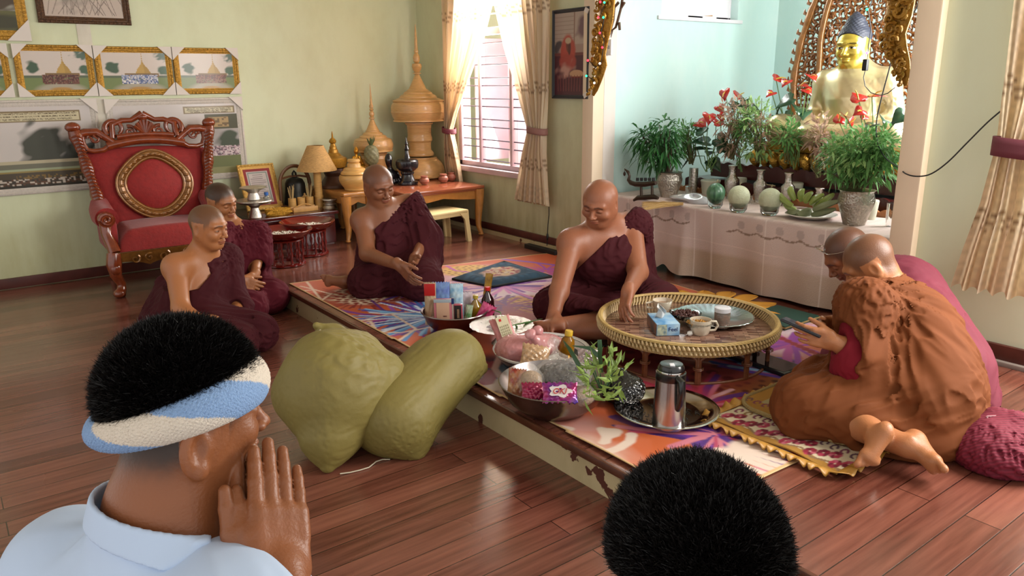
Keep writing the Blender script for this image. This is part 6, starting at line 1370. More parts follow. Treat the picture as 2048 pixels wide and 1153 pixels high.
# ---- foliage
leafs = {}
def bush(parent, blobs, xp, n, ln, wd, mat, seed=0, droop=.3, name='foliage', stem_to=None, smat=None):
    """leaves spread through ellipsoidal clumps given in photo pixels at plane x=xp"""
    rs = np.random.RandomState(seed); m = MB(); sm = MB(); tot = sum(b[2]*b[3] for b in blobs)
    for bx_, by_, rx, ry in blobs:
        c = P(bx_, by_, x=xp); s = ((c-CAMC)@Fn)/1527; k = int(n*rx*ry/tot); R = np.array((rx*.62, rx, ry))*s
        for i in range(k):
            d = rs.normal(size=3); d /= np.linalg.norm(d); r = rs.rand()**.45; p = c+d*R*r; o = d*.7+rs.normal(size=3)*.45+np.array((0, 0, .35-droop)); o /= np.linalg.norm(o); side = np.cross(o, (0, 0, 1.))+rs.normal(size=3)*.2; side /= np.linalg.norm(side); nn = np.cross(side, o); l = ln*rs.uniform(.6, 1.2); w = wd*rs.uniform(.7, 1.2); dr = np.array((0, 0, -1.))*l*droop
            m.add([p, p+o*l*.35+side*w*.5+dr*.1, p+o*l*.38-nn*w*.12+dr*.1, p+o*l*.35-side*w*.5+dr*.1, p+o*l*.72+side*w*.36+dr*.45, p+o*l*.75-nn*w*.08+dr*.45, p+o*l*.72-side*w*.36+dr*.45, p+o*l+dr], [(0, 2, 1), (0, 3, 2), (1, 2, 5, 4), (2, 3, 6, 5), (4, 5, 7), (5, 6, 7)], tuple(np.clip(np.array((1, 1, 1.))*rs.uniform(.65, 1.15), 0, 1.2)))
        if stem_to is not None:
            for i in range(9):
                e = c+rs.normal(size=3)*R*.45; st = P(stem_to[0], stem_to[1], x=xp)+rs.normal(size=3)*.012; sm.tube([st, (st*.55+e*.45)+rs.normal(size=3)*.02, e], [.006, .004, .002], 5)
    m.build(name, mat, parent, world=True, smooth=False)
    if stem_to is not None: sm.build('stems', smat or M('green_brown_stem', '#5c5a34', .7), parent, world=True)
def leafmat(name, c):
    m = M(name, c, .45, attr=True, spec=.35); N = m.node_tree.nodes; L = m.node_tree.links; b = N['Principled BSDF']; a = [x for x in N if x.type == 'ATTRIBUTE'][0]
    for l in list(b.inputs['Base Color'].links): L.remove(l)
    mx = N.new('ShaderNodeMix'); mx.data_type = 'RGBA'; mx.blend_type = 'MULTIPLY'; mx.inputs[0].default_value = 1; mx.inputs[6].default_value = (*lin(c), 1); L.new(a.outputs['Color'], mx.inputs[7]); L.new(mx.outputs[2], b.inputs['Base Color']); t = N.new('ShaderNodeBsdfTranslucent'); L.new(mx.outputs[2], t.inputs[0]); ms = N.new('ShaderNodeMixShader'); ms.inputs[0].default_value = .3; L.new(b.outputs[0], ms.inputs[1]); L.new(t.outputs[0], ms.inputs[2]); L.new(ms.outputs[0], N['Material Output'].inputs[0]); return m
lg1, lg2, lg3, lg4, lg5 = leafmat('leaf_dark_green', '#39703a'), leafmat('leaf_mid_green', '#74a862'), leafmat('leaf_bright_green', '#a3c882'), leafmat('leaf_pink_brown', '#bfa08c'), leafmat('leaf_bluish', '#3c6858')
def anth(parent, spots, leaves, xp, base, seed=0):
    """anthurium: glossy red spathes with a spadix, big heart-shaped leaves, long stalks"""
    rs = np.random.RandomState(seed); f = MB(); lf = MB(); st = MB(); sp = MB(); B0 = P(base[0], base[1], x=xp)
    def heart(m, c, o, n, l, w):
        o = o/np.linalg.norm(o); s = np.cross(n, o); s /= np.linalg.norm(s); n = np.cross(o, s); ring = [(-.18, 0), (-.34, .26), (-.2, .5), (.1, .52), (.42, .34), (.72, .13), (1, 0), (.72, -.13), (.42, -.34), (.1, -.52), (-.2, -.5), (-.34, -.26)]
        m.add([c]+[c+o*l*a+s*w*b+n*l*(.10*abs(b)*2-.12*max(0, a)**2) for a, b in ring], [(0, i+1, (i+1) % 12+1) for i in range(12)])
    for px, py, sz in spots:
        c = P(px, py, x=xp+rs.uniform(-.05, .05)); k = sz*((c-CAMC)@Fn)/1527; n = -Fn*.8+np.array((0, 0, .7))+rs.normal(size=3)*.35; o = rs.normal(size=3)+np.array((0, 0, -.3)); o = o-n*(o@n)/(n@n); f = MB(); sp = MB(); heart(f, c, o, n/np.linalg.norm(n), k*1.5, k*1.7)
        n1 = n/np.linalg.norm(n); sp.tube([c, c+n1*k*.4+o/np.linalg.norm(o)*k*.5, c+n1*k*.5+o/np.linalg.norm(o)*k*1.0], [.005, .005, .003], 6); f.build('spathe', M('red_spathe', '#b8231c', .25, coat=.4), parent, world=True, thick=.002); sp.build('spadix', M('yellow_spadix', '#c9a83c', .5), parent, world=True); st.tube([B0+rs.normal(size=3)*.02, (B0+c)/2+rs.normal(size=3)*.03, c], .0035, 5)
    for px, py, sz in leaves:
        c = P(px, py, x=xp+rs.uniform(-.06, .06)); k = sz*((c-CAMC)@Fn)/1527; n = np.array((-.3, -.3, .8))+rs.normal(size=3)*.4; o = rs.normal(size=3)+np.array((0, 0, -.5)); o = o-n*(o@n)/(n@n); heart(lf, c, o, n/np.linalg.norm(n), k*1.5, k*1.5); st.tube([B0+rs.normal(size=3)*.02, (B0+c)/2+rs.normal(size=3)*.03, c], .004, 5)
    lf.build('heart_leaves', M('glossy_dark_leaf', '#2c5238', .3, coat=.3, var=.3), parent, world=True, thick=.002); st.build('stalks', M('green_stalk', '#6a8a4e', .6), parent, world=True)
# silver pots and vases with plants
potm = M('hammered_silver_pot', '#b9b2a6', .3, metal=1, bump=.9, bs=70, var=.3, vs=40); vm = M('engraved_silver_vase', '#c2bbb4', .22, metal=1, bump=.5, bs=90, var=.2, vs=60)
potp = lambda y0, y1, hw: [('pot', [(hw*.85, y0), (hw, y0+1), (hw*.93, y0+3), (hw*.9, y0+6), (hw*1.0, y0+(y1-y0)*.3), (hw*.96, y0+(y1-y0)*.42), (hw*.8, y0+(y1-y0)*.65), (hw*.62, y1-4), (hw*.60, y1)], potm)]
t = turnedx('potted_plant', 'long-leaved dark green plant in a hammered silver pot at the altar left end', 'plant', 1337, 4.62, potp(346, 397, 26)); bush(t, [(1312, 290, 52, 40), (1290, 275, 30, 22), (1330, 262, 34, 26), (1335, 310, 26, 22)], 4.62, 520, .11, .022, lg1, 1, .5, stem_to=(1337, 348), smat=M('dark_trunk', '#4a3226', .8))
t = turnedx('flower_vase', 'tall plain silver cylinder vase with light green sprigs, left of the white pot', 'vase', 1386, 4.95, [('vase', [(8.6, 322), (9, 323), (9, 370), (8.5, 372)], vm)]); bush(t, [(1368, 262, 34, 24), (1362, 290, 22, 20), (1378, 280, 20, 30)], 4.95, 300, .07, .018, lg2, 2, .2, stem_to=(1384, 324))
t = turnedx('anthurium', 'red anthurium with large dark leaves in a white plastic pot', 'plant', 1421, 5.0, [('pot', [(19, 338), (20, 340), (19, 342), (15.5, 366)], M('white_pot', '#c9c7b4', .5, var=.15))]); anth(t, [(1398, 246, 17), (1418, 232, 16), (1432, 247, 14), (1440, 232, 12)], [(1395, 300, 22), (1385, 312, 24), (1428, 305, 24), (1438, 280, 20), (1412, 285, 22), (1405, 265, 18), (1425, 325, 20), (1445, 300, 18)], 5.0, (1421, 340), 3)
vp = lambda y0, y1, hw: [('vase', [(hw*.62, y0), (hw*.66, y0+1), (hw*.48, y0+(y1-y0)*.12), (hw*.5, y0+(y1-y0)*.3), (hw*.95, y0+(y1-y0)*.42), (hw, y0+(y1-y0)*.52), (hw*.82, y0+(y1-y0)*.75), (hw*.62, y0+(y1-y0)*.9), (hw*.75, y1)], vm)]
for i, (px, y0, y1, hw, bl, mt, lb, n) in enumerate(((1463, 314, 381, 14.5, [(1470, 235, 42, 40), (1462, 285, 34, 28)], lg4, 'engraved silver vase, leftmost of the row, with pinkish variegated foliage', 420), (1519, 320, 386, 13.5, [(1510, 240, 42, 40), (1516, 290, 36, 26)], lg3, 'engraved silver vase, second of the row, with bright green foliage', 420), (1575, 320, 388, 14, [(1578, 275, 30, 36)], lg2, 'engraved silver vase, third of the row, narrow green sprigs', 200), (1638, 348, 394, 15, [(1640, 265, 28, 38), (1650, 300, 22, 24)], lg4, 'squat silver vase, last of the row beside the banana plate, reddish foliage', 240))):
    t = turnedx('flower_vase', lb, 'vase', px, 4.92, vp(y0, y1, hw), group='silver vases'); bush(t, bl, 4.95, n, .07, .02, mt, 10+i, .2, stem_to=(px, y0+2))
    if i in (0, 1): bush(t, [(bl[0][0]+(14 if i else 20), bl[0][1]+20, 26, 30)], 4.93, 130, .06, .022, lg4 if i else lg2, 20+i, .2, name='mixed_leaves')
t = turnedx('potted_plant', 'wide bushy green plant in a hammered silver pot at the altar right end', 'plant', 1707, 4.60, potp(382, 453, 35)); bush(t, [(1720, 300, 82, 46), (1690, 330, 56, 34), (1745, 330, 50, 36), (1765, 290, 42, 40)], 4.62, 1300, .075, .02, lg2, 7, .35, stem_to=(1707, 384)); bush(t, [(1700, 310, 60, 36), (1675, 300, 30, 24)], 4.55, 300, .06, .018, lg3, 8, .3, name='bright_leaves')
for px, x, lb in ((1725, 4.85, 'red anthurium rising above the bushy plant, before the golden statue'),):
    t = turnedx('anthurium', lb, 'plant', px+20, x, [('pot', [(14, 345), (15, 347), (12, 375), (11, 385)], M('white_pot'))]); anth(t, [(1717, 200, 19), (1744, 194, 19), (1690, 232, 15), (1678, 243, 15), (1722, 222, 15), (1700, 245, 12), (1728, 236, 11)], [(1770, 240, 20), (1745, 250, 18), (1700, 270, 18), (1805, 230, 22), (1655, 290, 14)], x, (px+20, 345), 5)
t = turnedx('anthurium', 'tall red anthurium behind the silver vases, left of the statue', 'plant', 1590, 5.15, [('pot', [(16, 330), (17, 332), (13, 365)], M('white_pot'))], zb=.72); anth(t, [(1552, 158, 17), (1574, 163, 13), (1600, 172, 17), (1612, 180, 13), (1622, 152, 15), (1544, 186, 12)], [(1580, 200, 22), (1595, 215, 22), (1560, 215, 20), (1608, 225, 20), (1572, 235, 20), (1545, 240, 16)], 5.15, (1590, 330), 6)
t = turnedx('anthurium', 'orange-red anthurium low behind the two left silver vases', 'plant', 1478, 5.15, [('pot', [(14, 340), (15, 342), (12, 370)], M('white_pot'))], zb=.72); anth(t, [(1450, 184, 14), (1475, 193, 16), (1462, 226, 11), (1438, 215, 12)], [(1490, 205, 18), (1465, 212, 16), (1500, 220, 18)], 5.15, (1478, 342), 9)
# boat shaped candle stand
def boat():
    t = thing('candle_stand', 'dark bronze boat-shaped candle stand with a hanging drop, at the altar corner', 'candle stand', tuple(P(1285, 400, z=AZ+.006))); bm_ = M('dark_bronze_stand', '#3c2f26', .4, metal=.6); x = P(1285, 400, z=AZ+.006)[0]; m = MB()
    m.tube([P(a, b, x=x) for a, b in ((1249, 338), (1256, 344), (1259, 352), (1257, 360), (1262, 366), (1272, 369), (1290, 369), (1312, 366))], [.004, .012, .010, .014, .018, .02, .02, .016], 10); m.tube([P(1250, 339, x=x), P(1249, 345, x=x)], .002, 5); m.ell(P(1249, 348, x=x), (.011, .011, .018), 8); m.build('hull', bm_, t, world=True)
    for px in (1282, 1304):
        m = MB(); m.tube([P(px, 369, x=x), P(px+1, 396, x=x)], [.010, .013], 10); m.build('leg', bm_, t, world=True)
    m = MB(); m.tube([P(1268, 401, x=x), P(1276, 396, x=x), P(1308, 394, x=x), P(1316, 397, x=x)], [.012, .02, .02, .012], 8); m.build('foot', bm_, t, world=True)
    for k in range(5): m = MB(); q = P(1275+k*8, 359, x=x); m.cyl(q-V3(0, 0, .012), q+V3(0, 0, .012), .012, n=12); m.build('candle_cup', M('black_cup', '#101010', .5), t, world=True)
boat()
def straw():
    t = thing('straw_bundle', 'bundle of dry straw on the altar cloth', 'straw', tuple(P(1320, 410, z=AZ+.006))); m = MB(); rs = random.Random(6)
    for k in range(170):
        a = P(1283+rs.random()*18, 404+rs.random()*16, z=AZ+.012+.02*rs.random()); b = P(1355+rs.random()*12, 405+rs.random()*6, z=AZ+.02+.02*rs.random()); mid = (a+b)/2+V3(0, 0, .012*rs.random()); m.tube([a, mid, b], .0016, 4)
    m.build('straws', M('dry_straw', '#a58450', .8), t, world=True)
    t = thing('plastic_bag', 'crumpled clear plastic bag beside the watermelon', 'bag', tuple(P(1385, 405, z=AZ+.006))); c = P(1385, 398, z=AZ+.03); m = MB(); m.grid(lambda u, v: tuple(c+V3(.10*math.sin(v*pi)*math.cos(u*2*pi)*(1+.2*math.sin(u*13+v*7)), .17*math.sin(v*pi)*math.sin(u*2*pi)*(1+.2*math.sin(u*11+v*9)), .03*math.cos(v*pi)*(1+.4*math.sin(u*17+v*5)))), 50, 26, closeu=True); m.build('bag', M('grey_clear_plastic', '#cfcfd4', .2, trans=.55, ior=1.2), t, world=True, ang=20)
straw()
def cups():
    for px, py, lb in ((1378, 372, 'small clear offering glass left of the watermelon'), (1500, 392, 'small clear offering glass between the pale melons'), (1783, 400, 'tall clear glass at the right end of the altar')):
        turnedx('offering_glass', lb, 'glass', px, 4.8 if px < 1700 else 4.7, [('glass', [(7, py-(46 if px > 1700 else 16)), (7.5, py-(46 if px > 1700 else 16)), (6.5, py+2)], glass)])
cups()
# stepped red and gold pedestal
def pedestal():
    t = thing('altar_pedestal', 'stepped dark red and gilded pedestal under the golden statue', 'pedestal', (5.55, 3.15, H_)); rd = M('oxblood_lacquer', '#4c1612', .3, coat=.3, var=.2); m = MB()
    m.box((5.65, 3.2, (H_+.70)/2), (1.05, 2.3, .70-H_)); m.build('base', rd, t, world=True, smooth=False)
    for x0, zt, y0, y1, zb in ((5.10, .82, 2.1, 4.32, .70), (5.22, .95, 2.2, 4.15, .82)):
        m = MB(); m.box((x0+.45, (y0+y1)/2, (zb+zt)/2-.01), (.9, y1-y0, zt-zb-.02)); n = int((y1-y0)/.11)
        m.poly([(x0-.006, y0, zb)]+[(x0-.006, y0+(y1-y0)*k/(n*8), zt-.03+.025*abs(math.sin(pi*k/8))) for k in range(n*8+1)]+[(x0-.006, y1, zb)], (1, 0, 0), .02); m.build('step', rd, t, world=True, smooth=False)
    m = MB(); n = 26
    m.poly([(4.985, 4.34, .70)]+[(4.985, 4.34-2.2*k/(n*6), .735+.02*abs(math.sin(pi*k/6))) for k in range(n*6+1)]+[(4.985, 2.14, .70)], (1, 0, 0), .02); m.build('scalloped_edge', M('orange_wood', '#9a6236', .4), t, world=True, smooth=False)
    for zb, zt, r in ((.95, 1.06, .66), (1.06, 1.13, .60)):
        m = MB(); m.box((5.68, 3.10, (zb+zt)/2), (.9, r*2, zt-zb), bev=.02); m.build('gilt_tier', M('gilt_bright', '#c79a42', .28, metal=.8, bump=.9, bs=45, var=.4, vs=20), t, world=True)
    for k in range(15):
        y = 3.72-k*.09; m = MB(); m.tube([(5.24, y, .93), (5.20, y-.01, .99), (5.19, y+.02, 1.03), (5.23, y+.03, 1.06)], [.02, .045, .035, .006], 8, flat=.5); m.build('gilt_leaf', M('gilt_bright'), t, world=True)
pedestal()
def statue():
    gold = M('statue_gold', '#cfae62', .3, metal=.7, var=.12, vs=6, attr=True); X = 5.42; s = 1.62; base = V3(X+.1, 3.06, 1.13)
    hc = P(1706, 92, x=X-.02); hR = Rhead(184, 6, 0); nk = P(1712, 142, x=X+.02); che = P(1712, 195, x=X+.02); shR = P(1652, 165, x=X+.02); shL = P(1776, 162, x=X+.05); elR = P(1632, 228, x=X-.02); elL = P(1790, 235, x=X+.0); wrR = P(1600, 255, x=X-.28); wrL = P(1730, 262, x=X-.22); bel = P(1712, 245, x=X+.04)
    B = [('c', nk+V3(0, 0, .05), nk-V3(0, 0, .02), .062, .075, .04), ('c', nk-V3(0, 0, .02), che, .10, .17, .10), ('e', che, (.16, .23, .2), None, .1), ('e', bel, (.15, .19, .2), None, .1), ('c', shR, shL, .085, .085, .1), ('c', shR, elR, .085, .062, .04), ('c', elR, wrR, .062, .04, .04), ('c', shL, elL, .088, .064, .04), ('c', elL, wrL, .062, .045, .04),
         ('c', bel+V3(0, .05, -.14), (X-.28, 3.06+.40, 1.24), .14, .11, .08), ('c', bel+V3(0, -.05, -.14), (X-.28, 3.06-.42, 1.24), .14, .11, .08), ('c', (X-.30, 3.06+.40, 1.22), (X-.34, 3.06-.1, 1.20), .10, .06, .05), ('c', (X-.28, 3.06-.42, 1.22), (X-.36, 3.06+.12, 1.21), .10, .06, .05), ('c', bel, bel-V3(0, 0, .2), .17, .2, .1)]
    B += hand_prims(wrR, axes((-.5, .15, -.8), (0, -1, 0)), 1.3, curl=(.15,)*4, spread=.03, thumb=(.3, 0))+hand_prims(wrL, axesL((0, 1, .0), (-1, 0, .1)), 1.3, curl=(.15,)*4, spread=.03)
    hs = 1.30; T = lambda *l: hc+hR@(np.array(l, float)*hs)
    B += head_prims(hc, hR, hs, fat=.004, neck_to=nk, nr=.05)
    for y in (1, -1): B += [('c', T(-.008, y*.078, -.03), T(-.008, y*.080, -.085), .011*hs, .009*hs, .01)]
    f = field(B)
    def fn(p):
        q = (p-nk); fd = fold(p, (0, -.75, -1.), .05, 81, .93, 1)*.006*blobm(p, che+V3(0, 0, .0), (.4, .22, .3))+radial(p, shL, .05, 83)*.006*blobm(p, elL+V3(0, 0, .05), (.3, .2, .3))
        return f(p)-fd
    def col(V):
        q = ((V-hc)@hR)/hs; b = np.tile(np.array(lin('#d8c69c')), (len(V), 1)); face = (q[:, 0] > -.02) & (np.abs(q[:, 1]) < .09) & (q[:, 2] > -.115) & (q[:, 2] < .12); b[face] = lin('#c9b04e')
        y = np.abs(q[:, 1]); fr = (q[:, 0] > .04) & face
        for z0, w, hh, c in ((.020, .05, .0022, '#3a2c14'), (-.004, .016, .0045, '#e6e0cc'), (.001, .017, .0018, '#1a140c'), (-.004, .0055, .004, '#15181c')):
            m = fr & (np.abs(y-(.033 if w < .05 else .034)) < (w if w < .05 else .022)) & (np.abs(q[:, 2]-z0+((y-.033)/.03)**2*.004) < hh); b[m] = lin(c)
        return b
    t = thing('golden_statue', 'large golden seated statue with dark blue hair in the alcove', 'statue', tuple(base))
    lo = V3(X-.55, 2.48, 1.12); hi = V3(X+.35, 3.85, 2.25)
    npmesh('body', mesh_multi(lambda p: np.maximum(fn(p), 1.125-p[:, 2]), lo, hi, .009, [(hc-.17, hc+.19, .004)]), gold, t, col)
    hr = field([('e', T(-.018, 0, .045), tuple(np.array((.095, .085, .078))*hs), hR, .02), ('e', T(-.02, 0, .115), tuple(np.array((.055, .052, .05))*hs), hR, .03), ('c', T(-.02, 0, .14), T(-.02, 0, .165), .03*hs, .012*hs, .03)])
    cutp = T(.05, 0, .052); cn = hR@np.array((.75, 0, -.66)); cn = cn/np.linalg.norm(cn)
    npmesh('hair', [nets(lambda p: np.maximum(hr(p)-.0025*np.sin(p[:, 1]*260)*np.sin(p[:, 2]*260), (p-cutp)@cn), hc-.2, hc+V3(.2, .2, .27), .005)], M('slate_blue_hair', '#2b2f3e', .55), t)
    return t
statue()
def backdrop():
    t = thing('carved_screen', 'tall pierced brown wooden arch of scrollwork behind the golden statue', 'carving', (5.86, 3.1, 1.1)); X = 5.86; cy = P(1722, 100, x=X)[1]
    def out(v): # outline half width by height
        return float(np.interp(v, [1.1, 1.3, 1.6, 1.9, 2.15, 2.45, 2.8, 3.05], [.45, .52, .55, .51, .43, .32, .16, .0]))
    for sy in (-1, 1):
        m = MB(); zs = np.linspace(1.1, 3.05, 26); m.tube([(X-.02, cy+sy*out(z), z) for z in zs], [.03+.006*math.sin(k*2.1) for k in range(26)], 10); m.tube([(X-.03, cy+sy*max(0, out(z)-.18-.05*math.sin((z-1.1)*4)), z) for z in zs[:-5]], .026, 8); m.build('rib', M('brown_gilt_rib', '#8a5a24', .3, metal=.3, coat=.4, var=.4, vs=30), t, world=True)
        for k in range(24):
            z = 1.2+k*.075; m = MB(); y = cy+sy*(out(z)+.02); m.tube([(X-.02, y, z), (X-.03, y+sy*.03, z+.012), (X-.02, y+sy*.035, z+.045)], [.016, .014, .004], 6); m.build('flame', brownc, t, world=True)
    m = MB(); rs = random.Random(12); z = 1.15
    while z < 2.95:
        y = -out(z)+.02
        while y < out(z)-.02:
            r0 = .030+.014*rs.random(); a0 = rs.random()*6; sg = rs.choice((-1, 1)); o = Vector((X-.01*rs.random(), cy+y+rs.uniform(-.01, .01), z+rs.uniform(-.01, .01))); pp = [o+Vector((-.012*math.sin(k), r0*(1-k/15*.75)*math.cos(a0+sg*k*.55), r0*(1-k/15*.75)*math.sin(a0+sg*k*.55))) for k in range(13)]; m.tube(pp, [.011-.0005*k for k in range(13)], 5); y += .046
        z += .044
    m.build('scrollwork', brownc, t, world=True)
backdrop()
# ================= the printed mat and what lies on it
def mat():
    A, B, Cc, D = V3(1.965, 5.375, 0), V3(4.21, 4.93, 0), V3(4.05, 1.41, 0), V3(1.955, 1.50, 0)   # far left, far right, near right, near left
    cv = Cv(560, 310, '#b45634')
    def uv(px, py):
        q = P(px, py, z=H_); v = (q[0]-1.96)/2.15; yb = 5.375-.445*v; yf = 1.50-.09*v; return ((yb-q[1])/(yb-yf), v)
    n1 = cv.noise(5, 1); n2 = cv.noise(9, 2); cv.mix(np.clip(n1*1.2, 0, 1)*.6, '#c46a58'); cv.mix(np.clip(n2*1.5-.2, 0, 1)*.7, '#c98074')
    AS = 560/310; sy = 1/2.15      # canvas height is 2.15 m wide across the mat
    rs = random.Random(5)
    def E(px, py, rm, c, soft=.3, n=0, f=12, seed=0, sq=1): u, v = uv(px, py); cv.ell(u, v, rm/3.95, rm/2.15*sq, c, soft, n, seed, f)
    def burst(px, py, r, k, cols, w=.006, a0=0, a1=6.283, r0=.1):
        u, v = uv(px, py)
        for i in range(k):
            a = a0+(a1-a0)*(i+rs.random()*.8)/k; l = r*(.55+.5*rs.random()); b = rs.uniform(-.25, .25); p = [(u+math.cos(a)*l*t/3.95+math.sin(a)*b*l*t*t/3.95, v+math.sin(a)*l*t/2.15-math.cos(a)*b*l*t*t/2.15) for t in (r0, .5, 1)]
            cv.line(p, w*rs.uniform(.5, 1.3), rs.choice(cols))
    def dots(px, py, rx, ry, c, k, w=.006, seed=0):
        u, v = uv(px, py); r2 = random.Random(seed)
        for i in range(k):
            a = i*2.39996; r = math.sqrt((i+.5)/k); cv.ell(u+rx*r*math.cos(a)/3.95, v+ry*r*math.sin(a)/2.15, w/3.95*2.2, w/2.15*2.2, c, .4)
    def L(pts, w, c): cv.line([uv(*p) for p in pts], w, c)
    # pale washed region in the middle of the far half
    for px, py, r in ((900, 560, .35), (1000, 560, .45), (1060, 600, .4), (880, 600, .35), (1010, 640, .3), (1550, 700, .25), (1620, 660, .3), (940, 590, .4)): E(px, py, r, '#c9a0ac', .9, .35, 14, int(px))
    for px, py, r in ((960, 545, .2), (1070, 565, .22), (1040, 590, .18), (980, 600, .2), (860, 570, .15), (1590, 665, .15)): E(px, py, r, '#d3bcc8', .8, .5, 16, int(px)+1)
    E(930, 545, .24, '#c49a4a', .25, .05); E(1050, 612, .27, '#c48a44', .25, .05); E(1490, 745, .42, '#8a5426', .35, .1); E(1180, 640, .2, '#b4663a', .6, .2)
    dots(930, 545, .2, .2, '#7a4a24', 50, .007); dots(1050, 612, .22, .22, '#7a4a24', 60, .007); dots(1490, 745, .38, .34, '#4a2412', 90, .010)
    E(735, 592, .36, '#8c3426', .25, .15); E(735, 592, .30, '#d3bfa6', .2, .12); dots(735, 592, .27, .27, '#7c2f22', 90, .011); burst(720, 600, .42, 46, ['#7c2a24', '#9c4030'], .004, r0=.7)
    burst(800, 640, .5, 22, ['#7a3a8c', '#5a2a72', '#8c4a9c'], .006, 0, 6.28)
    burst(872, 635, .50, 90, ['#3f68a8', '#4a86c0', '#7fb0d8', '#5a3c94', '#c8d4e4', '#2f3f84', '#c8d4e4'], .005, 2.0, 5.6, .2)
    burst(820, 580, .4, 26, ['#5a3c94', '#8a4a9c', '#c8b4dc'], .006); burst(905, 630, .55, 34, ['#5a2a82', '#3f2468', '#8a3c8c'], .005, -1.2, 2.0, .2)
    burst(1000, 575, .42, 34, ['#7a3a94', '#a04a9c', '#c06aa8', '#5a2a82'], .006); burst(1005, 615, .3, 20, ['#6a2a6c', '#8a3a5c'], .008); burst(1080, 545, .34, 20, ['#a0407c', '#8a3a94'], .006)
    L([(960, 505), (972, 512), (970, 520), (985, 522), (1040, 528), (1100, 535)], .010, '#7a4aa0'); L([(870, 530), (900, 545), (940, 550)], .006, '#a8508c')
    for pts in ([(600, 575), (660, 590), (640, 605)], [(610, 565), (640, 600)], [(695, 650), (780, 630), (850, 625)], [(700, 655), (740, 645), (760, 675), (720, 690)], [(730, 650), (790, 690), (820, 700)], [(780, 630), (830, 660), (790, 690)], [(705, 665), (800, 668), (870, 655)], [(760, 690), (790, 700)], [(590, 585), (630, 582)]): L(pts, .004, '#d6bfae')
    E(1030, 640, .3, '#9a3a2c', .6, .2)
    # near-left dark patterned part under the bowls
    for px, py, r, c in ((1000, 755, .35, '#3a1a22'), (1060, 800, .28, '#4a1c24'), (960, 740, .22, '#3a1a2a'), (1300, 720, .5, '#7a2426'), (1400, 740, .4, '#8c3430'), (1260, 740, .3, '#6c2222')): E(px, py, r, c, .5, .3, 12, int(px))
    burst(1000, 770, .32, 14, ['#27536e', '#35688a', '#27536e', '#b9a79c'], .016); burst(980, 745, .25, 10, ['#1f4058', '#7a2630'], .014); L([(1000, 715), (990, 740), (1010, 770), (1015, 800)], .008, '#b08c84')
    dots(1330, 735, .4, .3, '#5a1418', 36, .018); E(1290, 760, .22, '#a8645c', .7, .5, 14, 5); E(1400, 715, .16, '#b87868', .7, .5, 14, 6)
    L([(1300, 690), (1380, 700), (1420, 690)], .006, '#c8a090'); L([(1330, 700), (1370, 720), (1470, 735)], .006, '#c8a090')
    burst(1400, 810, .42, 30, ['#a8304c', '#c06a80', '#5a2a72', '#d0a0a8'], .010); E(1350, 790, .2, '#9a2a40', .6, .3)
    # blue sweep on the right
    for i in range(46):
        a = rs.random(); x0, y0 = 1425+rs.random()*60, 705+rs.random()*30; L([(x0, y0), (x0+110, y0+10+rs.random()*15), (x0+190+rs.random()*60, y0+25+rs.random()*25)], .004+.006*rs.random(), rs.choice(['#2f4a94', '#3a6cae', '#5a3c94', '#8fb4d4', '#2a2f6c', '#b4587c']))
    burst(1590, 690, .35, 24, ['#8a3c94', '#a84a8c', '#c06a4a'], .010); burst(1640, 640, .3, 16, ['#a84a8c', '#c8a0b8'], .008)
    for k in range(12): L([(1530+k*12, 665+k*5), (1545+k*12, 668+k*5)], .008, '#8c2430')
    # near part: orange ground, purple splash, white flowers
    E(1300, 900, .5, '#b85a30', .6, .2); burst(1385, 882, .36, 42, ['#4a2470', '#6a348c', '#3a1c5c'], .007, -.5, 3.8); burst(1440, 870, .4, 26, ['#a8405c', '#c07080', '#4a2470'], .007)
    E(1160, 860, .20, '#c08a80', .9, .5, 50, 9); E(1215, 925, .16, '#c8a090', .8, .5, 60, 10); E(1170, 890, .12, '#cfb4a6', .8, .4, 30, 11)
    for pts in ([(1205, 862), (1215, 878), (1232, 872)], [(1215, 878), (1212, 888)], [(1200, 918), (1240, 900), (1262, 885), (1266, 872)], [(1120, 858), (1140, 862)]): L(pts, .010, '#d2bdae')
    for px, py, r in ((1222, 868, .045), (1232, 866, .04), (1265, 872, .03), (1190, 905, .06), (1480, 910, .10), (1500, 895, .08), (1465, 920, .06)): E(px, py, r, '#d2bdae', .3, .3, 30, int(px))
    for k in range(9): a = 1470+k*5; L([(1475, 905), (a+20+k*6, 920-k*6), (1560+k*4, 945-k*10)], .009, '#d2bdae')
    L([(1440, 900), (1500, 960)], .008, '#d2bdae'); L([(1470, 925), (1550, 955)], .008, '#d2bdae')
    for k in range(5): L([(1880+k*12, 730+k*6), (1975-k*6, 750+k*3)], .006, '#d8c4b6')
    cv.mix(((cv.X < .004) | (cv.X > .996) | (cv.Y < .006) | (cv.Y > .994)).astype(float), '#c9a878')
    t = thing('floor_mat', 'large thin mat printed with orange, purple and blue floral splashes on the raised floor', 'mat', (3.05, 3.3, H_+.001))
    def fn(u, v):
        b = A*(1-v)+B*v; f = D*(1-v)+Cc*v; q = b*(1-u)+f*u; curl = math.exp(-v*40)*(.5+.5*math.sin(u*23))*.010 if u > .4 else 0
        return (q[0]-(.012 if curl > .004 else 0), q[1]+.012*math.sin(u*7)*0, H_+.005+.0018*math.sin(u*40+v*9)*math.sin(v*23)+curl)
    m = MB(); cv.sheet(m, fn); m.build('mat', M('printed_mat', attr=True, rough=.62, spec=.35), t, world=True, ang=180, thick=.003)
mat()
